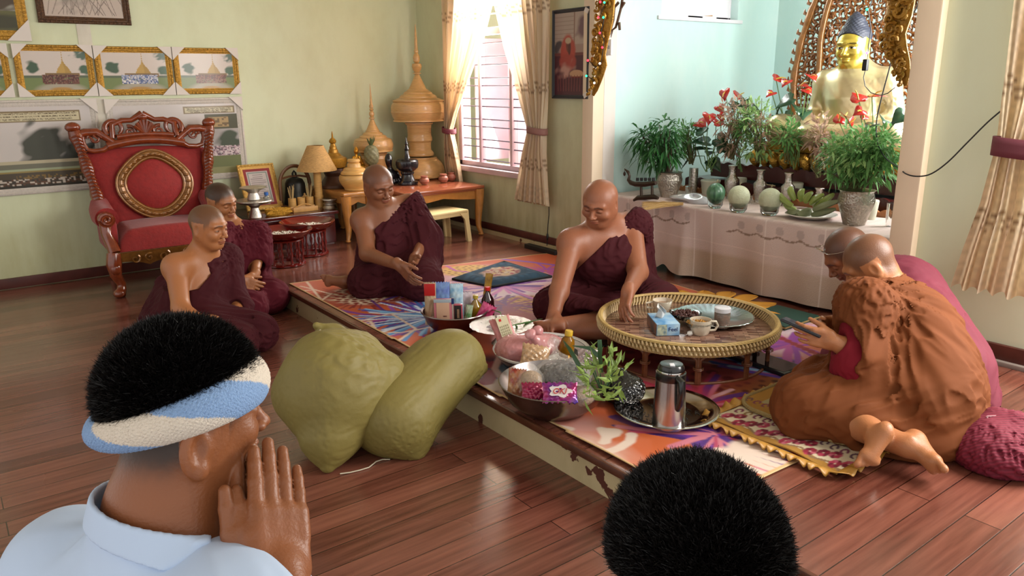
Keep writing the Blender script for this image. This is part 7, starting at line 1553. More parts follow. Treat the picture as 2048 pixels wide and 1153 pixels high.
def lettering(txt, size, ext, shear, parent, mx, mat):
    tx = bpy.data.curves.new('lettering', 'FONT'); tx.body = txt; tx.size = size; tx.extrude = ext; tx.shear = shear; to = bpy.data.objects.new('lettering_curve', tx); COL.objects.link(to); bpy.context.view_layer.update()
    me = bpy.data.meshes.new_from_object(to.evaluated_get(bpy.context.evaluated_depsgraph_get())); bpy.data.objects.remove(to); me.name = 'lettering'; me.materials.clear(); me.materials.append(mat); o = bpy.data.objects.new('lettering', me); COL.objects.link(o); o.parent = parent; o.matrix_local = mx
def flat_sheet(t, name, cv, fn, mat, thick=.0): m = MB(); cv.sheet(m, fn); return m.build(name, mat, t, world=True, ang=180, thick=thick)
def cushion():
    c = [P(905, 553, z=.20), P(1008, 519, z=.20), P(1103, 548, z=.20), P(985, 568, z=.20)]; c[1] = c[1]*1; ctr = sum(c)/4; t = thing('seat_cushion', 'flat dark teal quilted cushion with pink flower centre lying on the mat', 'cushion', (ctr[0], ctr[1], H_+.006))
    cv = Cv(130, 100, '#1f3f55'); cv.mix(np.clip(cv.noise(14, 3), 0, 1)*.5, '#35607c'); rs = random.Random(3)
    cv.ell(.5, .5, .3, .3, '#b99c8c', .2, .18, 3, 16)
    for k in range(60): a, r = rs.random()*6.28, rs.random()**.6*.25; cv.ell(.5+r*math.cos(a), .5+r*math.sin(a), .035, .04, rs.choice(['#7c2c38', '#a85a60', '#c8b49c', '#b98c7c', '#8c4a54', '#c8a878']), .4)
    for k in range(22): a = k/22*6.28; cv.ell(.5+.42*math.cos(a), .5+.40*math.sin(a), .05, .05, '#2c5470', .8)
    def fn(u, v):
        q = (c[0]*(1-u)+c[1]*u)*(1-v)+(c[3]*(1-u)+c[2]*u)*v; e = min(1, 7*min(u, 1-u))**.5*min(1, 7*min(v, 1-v))**.5; return (q[0], q[1], H_+.012+.030*e+.006*e*abs(math.sin(u*14)*math.sin(v*12)))
    flat_sheet(t, 'cover', cv, fn, M('quilted_cover', attr=True, rough=.85)); m = MB(); e = [fn(u, 0) for u in np.linspace(0, 1, 12)]+[fn(1, v) for v in np.linspace(0, 1, 12)]+[fn(u, 1) for u in np.linspace(1, 0, 12)]+[fn(0, v) for v in np.linspace(1, 0, 12)]
    m.tube([(a, b, H_+.014) for a, b, _ in e], .009, 8, closed=True); m.build('piping', M('black_piping', '#15181c', .7), t, world=True)
cushion()
def rugs():
    def floral(W, H, seed, band=True):
        cv = Cv(W, H, '#a87a30'); rs = random.Random(seed); cv.mix(np.clip(cv.noise(20, seed), 0, 1)*.4, '#8c6224'); cv.rect(.0, .05, 1, .30, '#d2c4a6') if band else cv.rect(.14, .14, .86, .86, '#a89a70')
        cv.mix(((np.abs(cv.Y-.05-.015*np.sin(cv.X*30)) < .010) | (np.abs(cv.Y-.30-.02*np.sin(cv.X*22)) < .012)).astype(float) if band else 0*cv.X, '#8a6a4a')
        for k in range(16 if band else 9):
            x, y = (.06+k*.062, .12+.05*math.sin(k*2.1)) if band else (.3+.5*rs.random(), .3+.5*rs.random())
            for p in range(7): a = p*.9+k; cv.ell(x+.022*math.cos(a), y+(.03 if band else .05)*math.sin(a), .020, .026 if band else .045, rs.choice(['#8c1c34', '#a8304c', '#6c1428', '#b85a6c']), .3)
        for k in range(13): cv.line([(.05+k*.075+.02*math.cos(a), (.235 if band else .12)+.03*math.sin(a)) for a in np.linspace(0, 5, 8)], .008, rs.choice(['#7a3450', '#8a6a3c', '#5c3a4c']))
        return cv
    # lower rug: long axis along y near edge x=2.49
    t = thing('floral_rug', 'mustard rug with crimson roses and a ruffled edge, under the brown-robed person', 'rug', (2.9, 1.62, H_+.006)); cv = floral(150, 150, 4); x0, x1, y0, y1 = 2.50, 3.25, 1.33, 1.93
    f = lambda u, v: (x0+(x1-x0)*v+.02*math.sin(u*3), y1+(y0-y1)*u, H_+.013+.006*math.sin(u*12)*math.exp(-v*8)+.002*math.sin(v*20)); flat_sheet(t, 'pile', cv, f, M('rug_pile', attr=True, rough=.95, bump=.4, bs=300), .006)
    m = MB(); n = 260; path = [(x1-(x1-x0)*k/80, y1, 0, 1) for k in range(80)]+[(x0, y1+(y0-y1)*k/100, -1, 0) for k in range(100)]+[(x0+(x1-x0)*k/80, y0, 0, -1) for k in range(80)]; vs = []
    for i, (x, y, dx, dy) in enumerate(path):
        for j in range(4): w = .016*j; r = .013*math.sin(i*.85)*j/3; vs.append((x+dx*w+(.01*math.sin(i*.42)*j/3)*abs(dy), y+dy*w+(.01*math.sin(i*.42)*j/3)*abs(dx), H_+.012+.006+r+.004*j/3))
    m.add(vs, qgrid(len(path), 4)); m.build('ruffle', M('mustard_satin', '#b08034', .45), t, world=True, thick=.002)
    t = thing('prayer_rug', 'smaller cream and mustard rug with rounded corners and rope border, laid on the ruffled rug', 'rug', (3.0, 1.62, H_+.02)); cv = floral(120, 110, 8, False); x0, x1, y0, y1 = 2.71, 3.38, 1.38, 1.96; R = .12
    def rr(u, v):
        x = x0+(x1-x0)*v; y = y1+(y0-y1)*u; cx = min(max(x, x0+R), x1-R); cy = min(max(y, y0+R), y1-R); d = math.hypot(x-cx, y-cy)
        if d > R: x, y = cx+(x-cx)*R/d, cy+(y-cy)*R/d
        return (x, y, H_+.026)
    flat_sheet(t, 'pile', cv, rr, M('rug_pile'), .006); m = MB(); pts = []
    for cx, cy, a0 in ((x1-R, y1-R, 0), (x0+R, y1-R, pi/2), (x0+R, y0+R, pi), (x1-R, y0+R, 1.5*pi)): pts += [(cx+R*math.cos(a0+k*pi/20), cy+R*math.sin(a0+k*pi/20), H_+.027) for k in range(11)]
    m.tube(pts, .010, 8, closed=True); m.build('rope_border', M('beige_rope', '#a8905c', .8, wave=(60, .8, 'DIAGONAL')), t, world=True)
rugs()
def petals():
    c = V3(3.83, 2.98, H_+.004); t = thing('petal_mat', 'mustard felt mat with overlapping petals, half hidden behind the rattan table', 'mat', tuple(c)); fm = M('mustard_felt', '#c48a2c', .9, var=.12)
    for k in range(16):
        a = k*2*pi/16; m = MB(); l, w, r0 = .20, .10, .27; d = V3(math.cos(a), math.sin(a), 0); s = V3(-math.sin(a), math.cos(a), 0)
        m.grid(lambda u, v: tuple(c+d*(r0+l*u)+s*w*(v-.5)*2*math.sin(pi*min(1, .25+.75*u)**1.0)**.6*.62*(1 if u < .97 else .3)+V3(0, 0, .012+.010*math.sin(u*3+k)+.008*((v-.5)*2)**2+.003*(k % 2))), 10, 8); m.build('petal', fm, t, world=True, thick=.003)
    m = MB(); m.lathe([(0, .016), (.28, .014), (.30, .006), (.29, 0)], 40, c=tuple(c)); m.build('disc', fm, t, world=True)
    t = thing('seat_cushion', 'dark green cushion with beige piping at the foot of the altar', 'cushion', (4.02, 2.60, H_)); m = MB(); m.box((0, 0, .018), (.36, .30, .03), bev=.012); m.build('cover', M('dark_green_cloth', '#123a30', .7), t); m = MB(); m.tube([(x, y, .02) for x, y in ((-.18, -.15), (.18, -.15), (.18, .15), (-.18, .15))], .006, 6, closed=True); m.build('piping', M('beige_rope'), t)
petals()
# ---- round rattan table
def rattan_table():
    cx, cy, R, zt = 3.065, 2.54, .465, .385; t = thing('rattan_table', 'low round rattan tray table with woven cane rim', 'table', (cx, cy, H_)); z0 = zt-H_; cane = M('pale_cane', '#ccb07e', .45, var=.25, vs=60); dark = M('brown_cane', '#7c4a2c', .4, var=.3, vs=40, coat=.2)
    m = MB(); n = 132
    for row, (ra, za, rb, zb_) in enumerate(((R, -.005, R-.004, -.032), (R-.004, -.028, R-.010, -.058))):
        for i in range(n): a = 2*pi*(i+.5*row)/n; b = a+.026*(1 if row else 1); m.tube([((ra+.004)*math.cos(a), (ra+.004)*math.sin(a), z0+za), ((ra+.009)*math.cos((a+b)/2), (ra+.009)*math.sin((a+b)/2), z0+(za+zb_)/2), ((rb+.003)*math.cos(b), (rb+.003)*math.sin(b), z0+zb_)], [.005, .0075, .005], 6)
    for i in range(n): a = 2*pi*i/n; m.tube([((R-.012)*math.cos(a), (R-.012)*math.sin(a), z0-.004), ((R-.022)*math.cos(a+.02), (R-.022)*math.sin(a+.02), z0-.026), ((R-.03)*math.cos(a+.05), (R-.03)*math.sin(a+.05), z0-.046)], .006, 5)
    m.build('woven_rim', cane, t); m = MB(); m.lathe([(R-.016, z0-.055), (R-.004, z0-.06), (R-.001, z0-.01), (R-.012, z0-.004)], 80); m.lathe([(R-.02, z0), (R-.01, z0+.009), (R+.004, z0+.007), (R+.008, z0-.002), (R, z0-.006)], 90); m.build('rim_band', M('yellow_cane', '#c8a868', .4, var=.2, vs=30, wave=(50, .5, 'DIAGONAL')), t)
    w = bpy.data.materials.new('woven_cane_tray'); w.use_nodes = True; N = w.node_tree.nodes; L = w.node_tree.links; b = N['Principled BSDF']; b.inputs['Roughness'].default_value = .28; b.inputs['Coat Weight'].default_value = .4; tc = N.new('ShaderNodeTexCoord'); mp = N.new('ShaderNodeMapping'); mp.inputs['Rotation'].default_value = (0, 0, .785); L.new(tc.outputs['Object'], mp.inputs[0]); br = N.new('ShaderNodeTexBrick'); br.inputs['Scale'].default_value = 1; br.inputs['Brick Width'].default_value = .075; br.inputs['Row Height'].default_value = .02; br.inputs['Mortar Size'].default_value = .0012; br.offset = .33; br.inputs['Color1'].default_value = (*lin('#4c1e18'), 1); br.inputs['Color2'].default_value = (*lin('#b08a74'), 1); br.inputs['Mortar'].default_value = (*lin('#2c120e'), 1); L.new(mp.outputs[0], br.inputs['Vector']); L.new(br.outputs[0], b.inputs['Base Color']); bp = N.new('ShaderNodeBump'); bp.inputs['Strength'].default_value = .6; bp.inputs['Distance'].default_value = .003; bp.invert = True; L.new(br.outputs['Fac'], bp.inputs['Height']); L.new(bp.outputs[0], b.inputs['Normal'])
    m = MB(); m.lathe([(0, z0-.044), (R-.02, z0-.044), (R-.012, z0-.05), (0, z0-.052)], 80); m.build('tray', w, t)
    m = MB(); m.tube([((R-.05)*math.cos(a), (R-.05)*math.sin(a), .010) for a in np.linspace(0, 2*pi, 65)[:-1]], .009, 8, closed=True); m.build('foot_ring', dark, t)
    nl = 10
    for k in range(nl):
        a0 = 2*pi*(k+.35)/nl; m = MB(); rl = R-.045
        for s in (-1, 1):
            pts = []
            for u in np.linspace(0, 1, 16): ang = a0+s*(.018+.0*u+(pi/nl-.02)*max(0, (u-.62)/.38)**1.8); pts.append((rl*math.cos(ang)+.0, rl*math.sin(ang), .012+(z0-.078)*min(1, (u/.8)**.9) if u < .8 else .012+(z0-.078)+.008*((u-.8)/.2)))
            m.tube(pts, .0085, 8)
        m.tube([(rl*math.cos(a0), rl*math.sin(a0), .01), (rl*math.cos(a0), rl*math.sin(a0), z0-.06)], .011, 8)
        for zz in (.085, .093): m.tube([(rl*math.cos(a0)+.024*math.cos(b), rl*math.sin(a0)+.024*math.sin(b), zz) for b in np.linspace(0, 6.28, 11)[:-1]], .003, 5, closed=True)
        m.build('leg', dark, t)
rattan_table()
TT = .343
porc = M('cream_porcelain', '#cfc3ae', .18, coat=.6)
def on_table():
    def at(px, py, z=TT): return P(px, py, z=z)
    q = at(1324, 625); t = thing('cup', 'cream handleless-looking cup standing behind the tissue box', 'cup', (q[0], q[1], TT)); r = .055; m = MB(); m.lathe([(0, .003), (r*.5, 0), (r*.52, .006), (r*.85, .03), (r, .072), (r*.95, .072), (r*.8, .034), (r*.45, .01), (0, .01)], 40); m.build('cup', porc, t); m = MB(); m.lathe([(0, .05), (r*.87, .05)], 30); m.build('tea', M('milky_tea', '#9a7458', .2), t); m = MB(); m.tube([(-.048*.8, .035, .06), (-.075, .055, .055), (-.07, .05, .03), (-.04, .03, .025)], .006, 8); m.build('handle', porc, t)
    q = at(1400, 668); t = thing('mug', 'cream mug with handle at the front of the rattan table', 'mug', (q[0], q[1], TT)); r = .054; m = MB(); m.lathe([(0, .003), (r*.72, 0), (r*.85, .01), (r*.97, .04), (r, .078), (r*.95, .078), (r*.9, .04), (0, .01)], 40); m.build('mug', porc, t); hx = Vector(R_); m = MB(); m.tube([hx*(r*.95)+Vector((0, 0, .066)), hx*(r*1.45)+Vector((0, 0, .066)), hx*(r*1.65)+Vector((0, 0, .045)), hx*(r*1.4)+Vector((0, 0, .02)), hx*(r*.9)+Vector((0, 0, .018))], .0065, 8); m.build('handle', porc, t)
    q = at(1426, 640); t = thing('serving_plate', 'large silver plate with radiating flutes on the rattan table', 'plate', (q[0]+.0, q[1]+.0, TT)); R = .215; m = MB(); m.lathe([(0, .006), (R*.55, .005), (R*.62, .008), (R*.97, .026), (R, .028), (R*.99, .03), (R*.96, .030), (R*.6, .012), (0, .009)], 96, fn=lambda a, z: 1+(.012*math.cos(a*34) if z > .012 else 0)); m.build('plate', M('polished_tin', '#c4ccd0', .15, metal=1), t)
    pc = (q[0], q[1])
    rs = np.random.RandomState(2)
    for (px, py, lab, cnt, sz, c, nm, ln) in ((1370, 637, 'clear glass dish of dark dried dates on the silver plate', 130, .011, '#4a2018', 'dates', 1.7), (1396, 655, 'clear glass dish of yellow fried peas behind the mug', 220, .006, '#c08a34', 'fried_peas', 1.6)):
        q = at(px, py, TT+.03); r = .085 if nm == 'dates' else .075; t = thing('glass_dish', lab, 'dish', (q[0], q[1], TT+.031)); m = MB(); m.lathe([(0, 0), (r*.6, 0), (r*.95, .022), (r, .032), (r*.95, .031), (r*.6, .006), (0, .005)], 36, fn=lambda a, z: 1+.02*math.cos(a*18)); m.build('dish', glass, t)
        g = MB()
        for k in range(cnt): a = rs.rand()*6.28; d = r*.78*rs.rand()**.5; RR = Euler(tuple(rs.rand(3)*3)).to_matrix(); g.ell((d*math.cos(a), d*math.sin(a), .016+.02*rs.rand()*(1-d/r)+.004), (sz*ln*.7, sz*.6, sz*.5), 6, R=RR)
        o = g.build(nm, M(nm+'_surface', c, .45, var=.4, vs=80), None); o.location = t.location; tag(o, ('heap of dark dried dates in its glass dish' if nm == 'dates' else 'heap of yellow fried peas in its glass dish'), 'snack', None, 'stuff')
    q = at(1443, 655, TT+.01); t = thing('snack_jar', 'clear jar of brown preserves with white lid on the silver plate', 'jar', (q[0], q[1], TT+.012)); m = MB(); m.lathe([(0, 0), (.038, 0), (.041, .006), (.041, .078), (.037, .084)], 32); m.build('jar', M('jar_glass', '#e8dfd0', .05, trans=.85, ior=1.3), t); m = MB(); m.lathe([(0, .086), (.041, .084), (.042, .105), (.038, .108), (0, .108)], 32); m.build('lid', M('white_plastic'), t); m = MB(); m.lathe([(0, .003), (.037, .003), (.037, .07), (0, .072)], 32); m.build('preserves', M('brown_preserve', '#7a3f20', .4, var=.6, vs=70, bump=.8, bs=80), t)
    # tissue box
    a, b, c = at(1291, 665), at(1310, 672), at(1366, 672); q = (at(1293, 655)+at(1366, 670))/2; ux = (at(1366, 674)-at(1306, 676)); L = .185; t = thing('tissue_box', 'blue and white tissue box with a tissue pulled up, at the table front', 'tissue box', (q[0]+.01, q[1]+.02, TT), math.atan2(ux[1], ux[0])); w, d, h = .12, .20, .062
    m = MB(); cv = [lin('#4a8cc0'), lin('#c8d4da')]
    m.box((0, 0, h/2), (w, d, h), bev=.002); m.build('box', M('tissue_box_print', '#2f86c4', .4, col2='#a9c4d4', vs=9), t); m = MB(); m.box((-w/2-.0006, 0, h/2), (.001, d*.97, h*.9)); m.build('side_print', M('tissue_box_side', '#3c4652', .4, col2='#8a5c4a', vs=12), t)
    m = MB(); m.box((-.032, -d/2-.0007, h/2), (.05, .001, h*.92)); m.build('flower_panel', M('flower_panel_print', '#c3c8a8', .4, col2='#5f7c8a', vs=40), t)
    lettering('Feel', .030, .0004, 0, t, Matrix.Translation((0, -d/2-.0015, .024)) @ Matrix.Rotation(pi/2, 4, 'X'), M('navy_ink', '#16326c', .5))
    m = MB(); m.grid(lambda u, v: (-.02+.05*(u-.5)*(1-.3*v)+.012*math.sin(v*4), .01+.012*math.sin(u*7+v*5)-.03*v, h+.085*v**.8*(1-.35*abs(u-.4))), 16, 16); m.build('tissue', M('white_tissue', '#d9d6d0', .8), t, thick=.001)
    q = at(1380, 672); t = thing('sweet_wrapper', 'small crumpled white wrapper between tissue box and mug', 'wrapper', (q[0], q[1], TT)); m = MB(); m.ell((0, 0, .012), (.018, .012, .012), 10, fn=lambda d: 1+.35*math.sin(d.x*9+d.z*13)); m.build('wrapper', M('white_tissue'), t, ang=15)
on_table()
def steel():
    sm = M('brushed_steel', '#b9b5b2', .22, metal=1, var=.08, vs=30); mir = M('mirror_steel', '#c4c0bc', .10, metal=1); blk = M('black_plastic_gloss', '#101113', .25, coat=.3)
    t = thing('round_tray', 'round shiny steel tray carrying the steel flask, nearest on the mat', 'tray', (2.425, 2.10, H_+.006)); R = .232; m = MB(); m.lathe([(0, .005), (R*.62, .004), (R*.68, .006), (R*.86, .026), (R*.9, .030), (R*.94, .028), (R*.97, .031), (R, .028), (R*.98, .026), (R*.85, .021), (R*.66, .001), (0, .001)], 80); m.build('tray', mir, t)
    m = MB(); rs = random.Random(3)
    for k in range(60): a = rs.random()*6.28; r = R*.58*rs.random()**.5; m.tube([(r*math.cos(a)+.012*math.cos(b+a), r*math.sin(a)+.012*math.sin(b*1.3+a), .006) for b in np.linspace(0, 3, 6)], .0011, 4)
    m.build('engraving', M('dark_engraving', '#4a4440', .4, metal=.8), t)
    q = P(1337, 852, z=H_+.012); yv = q[1]; x, y = q[0], q[1]; t = thing('vacuum_flask', 'tall stainless vacuum flask with black lid and handle, on the steel tray', 'flask', (x, y, H_+.012)); d = (q-CAMC)@Fn; s = d/1527
    zz = lambda py: P(1337, py, x=x)[2]-H_-.012
    yb = 858; h0 = zz(yb); prof = [(30, 0), (33.5, .004), (33.5, .012), (32.5, .03), (29, zz(762)-h0)]
    m = MB(); m.lathe([(0, 0)]+[(a*s, b) for a, b in prof], 56); m.build('body', sm, t); zc = zz(762)-h0; m = MB(); m.lathe([(29.4*s, zc), (30*s, zc+.004), (29.5*s, zc+.03), (27*s, zc+.034)], 56); m.build('collar', blk, t); m = MB(); m.lathe([(27*s, zc+.034), (27.2*s, zc+.038), (26.5*s, zc+.042)], 56); m.build('chrome_ring', mir, t)
    m = MB(); m.lathe([(26*s, zc+.042), (26*s, zc+.052), (22*s, zc+.066), (12*s, zc+.062), (0, zc+.060)], 48); m.build('lid', blk, t); m = MB(); m.box((-Fn[0]*.015, -Fn[1]*.015, zc+.066), (.02, .03, .006), rz=-.7, bev=.002); m.build('push_button', M('white_plastic'), t)
    fd = Vector((-F_[0], -F_[1], 0)).normalized()*.9+Vector((R_[0], R_[1], 0))*.28; fd.normalize(); r = 29.5*s; m = MB(); m.tube([fd*r*.9+Vector((0, 0, zc+.022)), fd*(r+.026)+Vector((0, 0, zc+.015)), fd*(r+.032)+Vector((0, 0, zc-.03)), fd*(r+.022)+Vector((0, 0, zc-.085)), fd*(r+.006)+Vector((0, 0, zc-.115))], [.014, .016, .015, .014, .010], 12); m.build('handle', blk, t)
steel()
basin_p = lambda R, h: [(0, .004), (R*.52, .002), (R*.60, .006), (R*.82, h*.4), (R*.95, h*.85), (R*.985, h), (R, h+.003), (R*.985, h+.006), (R*.93, h*.86), (R*.8, h*.42), (R*.58, .012), (0, .010)]
def pack(t, name, mat, c, w, h, th, R=None, crimp=1, nu=22, nv=18, wob=.15, seed=0):
    """pillow pack: puffed film with flat crimped ends"""
    m = MB(); c = Vector(c); R = R or Matrix.Identity(3)
    for sg in (1, -1):
        def f(u, v):
            e = (math.sin(pi*u)**.55)*(math.sin(pi*(.04+.92*v))**.5 if crimp else math.sin(pi*v)**.5); wv = 1+wob*math.sin(u*19+seed+v*7)*math.sin(v*23+seed)
            return c+R @ Vector(((u-.5)*w*(1-.06*math.sin(pi*v)), sg*(th/2*e*wv+.0006), (v-.5)*h+.004*math.sin(u*40)*(abs(v-.5)*2)**8))
        m.grid(f, nu, nv)
    return m.build(name, mat, t, world=True, merge=False, ang=40)
def blobbag(name, label, cat, c, r, mat, seed=0, neck=None, h=.0055, wr=.10, inner=None, squash=.9):
    """a knotted bag: lumpy volume with creases running to the knot"""
    c = np.array(c, float); r = np.array(r, float); t = thing(name, label, cat, (c[0], c[1], c[2]-r[2])); nk = np.array(neck, float) if neck is not None else c+V3(0, 0, r[2]*1.1)
    pr = [('e', c, tuple(r), None, .04), ('c', c+(nk-c)*.45, nk, r.min()*.5, .012, .05)]
    if neck is not None: pr += [('c', nk, nk+(nk-c)*.18+V3(0, 0, .01), .010, .028, .012)]
    f = field(pr); fn = lambda p: f(p)-radial(p, nk, .03, seed)*r.min()*wr-.0035*nz(p, 60, seed)
    lo = np.minimum(c-r, nk)-.06; hi = np.maximum(c+r, nk)+.07
    npmesh('bag', [nets(fn, lo, hi, h)], mat, t)
    if inner: f2 = field([('e', c-V3(0, 0, r[2]*.06), tuple(r*squash), None, .04)]); npmesh('contents', [nets(lambda p: f2(p)-.006*nz(p, 90, seed+3), lo, hi, h)], inner, t)
    return t
film = M('clear_film', '#d8d2cc', .12, alpha=.2, spec=.8); filmp = M('pink_film', '#cf8f90', .2, alpha=.72, spec=.7)
def bowls():
    st = M('worn_steel', '#8f8682', .25, metal=1, var=.15, vs=20); cop = M('brown_steel', '#6a4238', .3, metal=.9, var=.2, vs=15)
    # front steel basin
    bx, by = 2.06, 2.44; t = thing('steel_basin', 'large steel basin heaped with packets and bagged food, nearest the mat edge', 'basin', (bx, by, H_+.006)); m = MB(); m.lathe(basin_p(.250, .138), 64); m.build('basin', st, t); z1 = H_+.14
    def Q(px, py, dz=0): return P(px, py, z=z1+dz)
    blobbag('food_bag', 'knotted clear bag of shiny dark dried strips, top of the nearest basin', 'bag', Q(1125, 752, .03), (.115, .13, .072), film, 4, Q(1110, 700, .10), inner=M('dark_strips', '#232024', .3, var=.6, vs=90, bump=1, bs=70), wr=.12)
    blobbag('bread_bag', 'clear bag of crumbly bread in the nearest basin', 'bag', Q(1062, 766, .02), (.055, .07, .065), film, 8, inner=M('crumb', '#a8865c', .7, var=.4, vs=80, bump=1, bs=90))
    blobbag('nut_bag', 'clear bag of pale nuts beside the purple packet', 'bag', Q(1160, 790, .0), (.065, .07, .045), film, 9, inner=M('pale_nuts', '#9a7c5c', .5, var=.5, vs=110, bump=1, bs=110))
    blobbag('nut_bag', 'clear bag of pale shelled nuts in the middle of the nearest basin', 'bag', Q(1115, 782, -.02), (.075, .06, .035), film, 10, inner=M('pale_nuts'))
    cr = Rm = Matrix.Rotation(-.65, 3, 'Z') @ Matrix.Rotation(-.75, 3, 'X')
    def T(name, label, cat, px, py, dz): q = Q(px, py, dz); return thing(name, label, cat, tuple(q)), q
    t, q = T('snack_packet', 'shiny purple and crimson snack packet with white and red lettering', 'packet', 1120, 787, .03); pack(t, 'packet', M('purple_foil', '#4c2a94', .22, metal=.3, col2='#a01c5c', vs=14, coat=.4), q, .15, .09, .045, cr, wob=.35)
    m = MB(); cc = Vector(q)+cr @ Vector((.0, -.026, 0)); m.add([cc+cr @ Vector((.045*math.cos(a)*(1+.2*math.cos(5*a)), 0, .026*math.sin(a)*(1+.2*math.cos(5*a)))) for a in np.linspace(0, 6.28, 25)[:-1]], [tuple(range(24))]); m.build('label_patch', M('white_print', '#d5ccc8', .35), t, world=True, smooth=False)
    lettering('OKI', .034, .0006, .3, t, Matrix.Translation(cr @ Vector((-.034, -.0285, -.012))) @ cr.to_4x4() @ Matrix.Rotation(pi/2, 4, 'X'), M('red_print', '#b81c1c', .4))
    t, q = T('snack_packet', 'shiny crimson packet lying left of the purple one', 'packet', 1066, 783, .02); pack(t, 'packet', M('crimson_foil', '#8c1440', .25, metal=.3, coat=.4), q, .10, .075, .03, cr, wob=.4, seed=4)
    t, q = T('snack_packet', 'red and brown picture-printed packet at the left rim of the nearest basin', 'packet', 1033, 768, .015); pack(t, 'packet', M('red_brown_foil', '#8c2418', .3, col2='#b58a5c', vs=25, coat=.4), q, .08, .13, .035, Matrix.Rotation(-.9, 3, 'Z') @ Matrix.Rotation(-.4, 3, 'X'), wob=.3, seed=7)
    # leafy spray
    q = Q(1205, 790, -.03); t = thing('leaf_spray', 'fresh green leafy sprigs standing in the right side of the nearest basin', 'leaves', tuple(q)); m = MB(); rs = np.random.RandomState(8)
    for k in range(95):
        a = P(1200+rs.uniform(-32, 48), 745+rs.uniform(-42, 55), z=z1+.06+rs.uniform(-.04, .09)); o = (a-q)/np.linalg.norm(a-q)+rs.normal(size=3)*.5; o /= np.linalg.norm(o); s = np.cross(o, rs.normal(size=3)); s /= np.linalg.norm(s); l = rs.uniform(.05, .09); w = .011; n = np.cross(s, o)
        m.add([a, a+o*l*.4+s*w, a+o*l*.42+n*.004, a+o*l*.4-s*w, a+o*l-n*.012], [(0, 2, 1), (0, 3, 2), (1, 2, 4), (2, 3, 4)], tuple([float(rs.uniform(.7, 1.25))]*3))
    m.build('leaves', leafmat('leaf_yellow_green', '#86a052'), t, world=True, smooth=False); m = MB()
    for k in range(8): m.tube([q, P(1205+rs.uniform(-25, 35), 735+rs.uniform(-25, 35), z=z1+.08)], .003, 5)
    for pts in (((1180, 770, .02), (1160, 735, .10), (1140, 700, .15), (1127, 682, .16)), ((1205, 745, .08), (1200, 715, .15), (1180, 697, .17), (1145, 692, .17)), ((1200, 730, .12), (1200, 700, .2), (1199, 680, .24))): m.tube([P(a, b, z=z1+c) for a, b, c in pts], [.004, .012, .010, .002][:len(pts)], 6, flat=.25)
    m.build('blades', M('dark_blade_leaf', '#2f5230', .4), t, world=True)
    # enamel basin behind
    t = thing('enamel_basin', 'white-rimmed dark enamel basin behind the nearest one, with pink bag of onions', 'basin', (2.33, 2.86, H_+.006)); m = MB(); m.lathe(basin_p(.245, .11), 64); m.build('basin', M('dark_enamel', '#1c2230', .2, coat=.4), t); m = MB(); m.lathe([(.232, .108), (.244, .118), (.250, .114), (.246, .104)], 64); m.lathe([(0, .013), (.14, .014), (.20, .05), (.232, .105)], 64); m.build('white_lining', M('white_enamel', '#cfccc8', .2, coat=.4), t)
    z1 = H_+.12
    blobbag('onion_bag', 'pink translucent bag of onions in the enamel basin', 'bag', Q(1030, 698, .02), (.10, .10, .07), filmp, 12, Q(1068, 672, .09), inner=M('onion_skin', '#b4563c', .4, var=.3, vs=20), wr=.1, squash=.8)
    blobbag('pink_bag', 'pale pink knotted bag behind the noodle bag', 'bag', Q(1090, 690, .04), (.10, .08, .05), filmp, 13, Q(1066, 676, .10), inner=M('pale_stuff', '#c8a898', .6), wr=.12)
    t, q = T('noodle_packet', 'clear square packet of pale noodles in the enamel basin', 'packet', 1070, 715, .03); pack(t, 'packet', M('noodle_film', '#bd9c78', .25, col2='#a07a54', vs=50, coat=.5, bump=.6, bs=60), q, .14, .12, .05, Matrix.Rotation(-.5, 3, 'Z') @ Matrix.Rotation(-.6, 3, 'X') @ Matrix.Rotation(.25, 3, 'Y'), wob=.3, seed=2)
    t, q = T('printed_bag', 'upright pink and cream printed paper bag with dark script lettering', 'bag', 1008, 664, .06); RB = Matrix.Rotation(-.55, 3, 'Z') @ Matrix.Rotation(-.5, 3, 'X') @ Matrix.Rotation(-.3, 3, 'Y'); pack(t, 'bag', M('pink_cream_print', '#b8706c', .4, var=.15, coat=.3), q, .11, .16, .03, RB, wob=.2, seed=5); m = MB(); cc = Vector(q)+RB @ Vector((.008, -.019, .012)); m.box(cc, (.06, .002, .13), R=RB); m.build('cream_label', M('cream_label_print', '#c8c0a0', .5), t, world=True, smooth=False)
    m = MB()
    for k in range(4):
        for j in range(5): m.tube([cc+RB @ Vector((-.02+.010*j+.003*math.cos(a), -.002, .012-.014*k+.004*math.sin(a))) for a in np.linspace(.5, 5.5, 6)], .0009, 4)
    m.build('script_lettering', M('olive_ink', '#5c5420', .5), t, world=True); m = MB(); m.box(cc+RB @ Vector((-.01, -.002, .048)), (.012, .001, .014), R=RB); m.build('red_mark', M('red_print'), t, world=True, smooth=False)
    q = Q(1132, 712, .0); t = thing('oil_bottle', 'clear bottle of golden oil with yellow cap standing in the enamel basin', 'bottle', tuple(q)); m = MB(); ax = Vector((.1, -.05, 1)); m.lathe([(0, 0), (.036, 0), (.038, .01), (.036, .06), (.032, .085), (.018, .10), (.017, .105)], 28, axis=ax); m.build('bottle', M('golden_oil', '#b07a1c', .08, trans=.6, ior=1.4), t); m = MB(); m.lathe([(.017, .104), (.020, .106), (.020, .128), (.018, .132), (0, .132)], 24, axis=ax); m.build('cap', M('yellow_cap', '#c9a22c', .4), t)
    t, q = T('silver_packet', 'small crumpled silver and white packet behind the leafy sprigs', 'packet', 1180, 715, .02); pack(t, 'packet', M('silver_foil', '#b9a8a8', .25, metal=.6, var=.3, vs=30), q, .12, .09, .03, cr, wob=.5, seed=11)
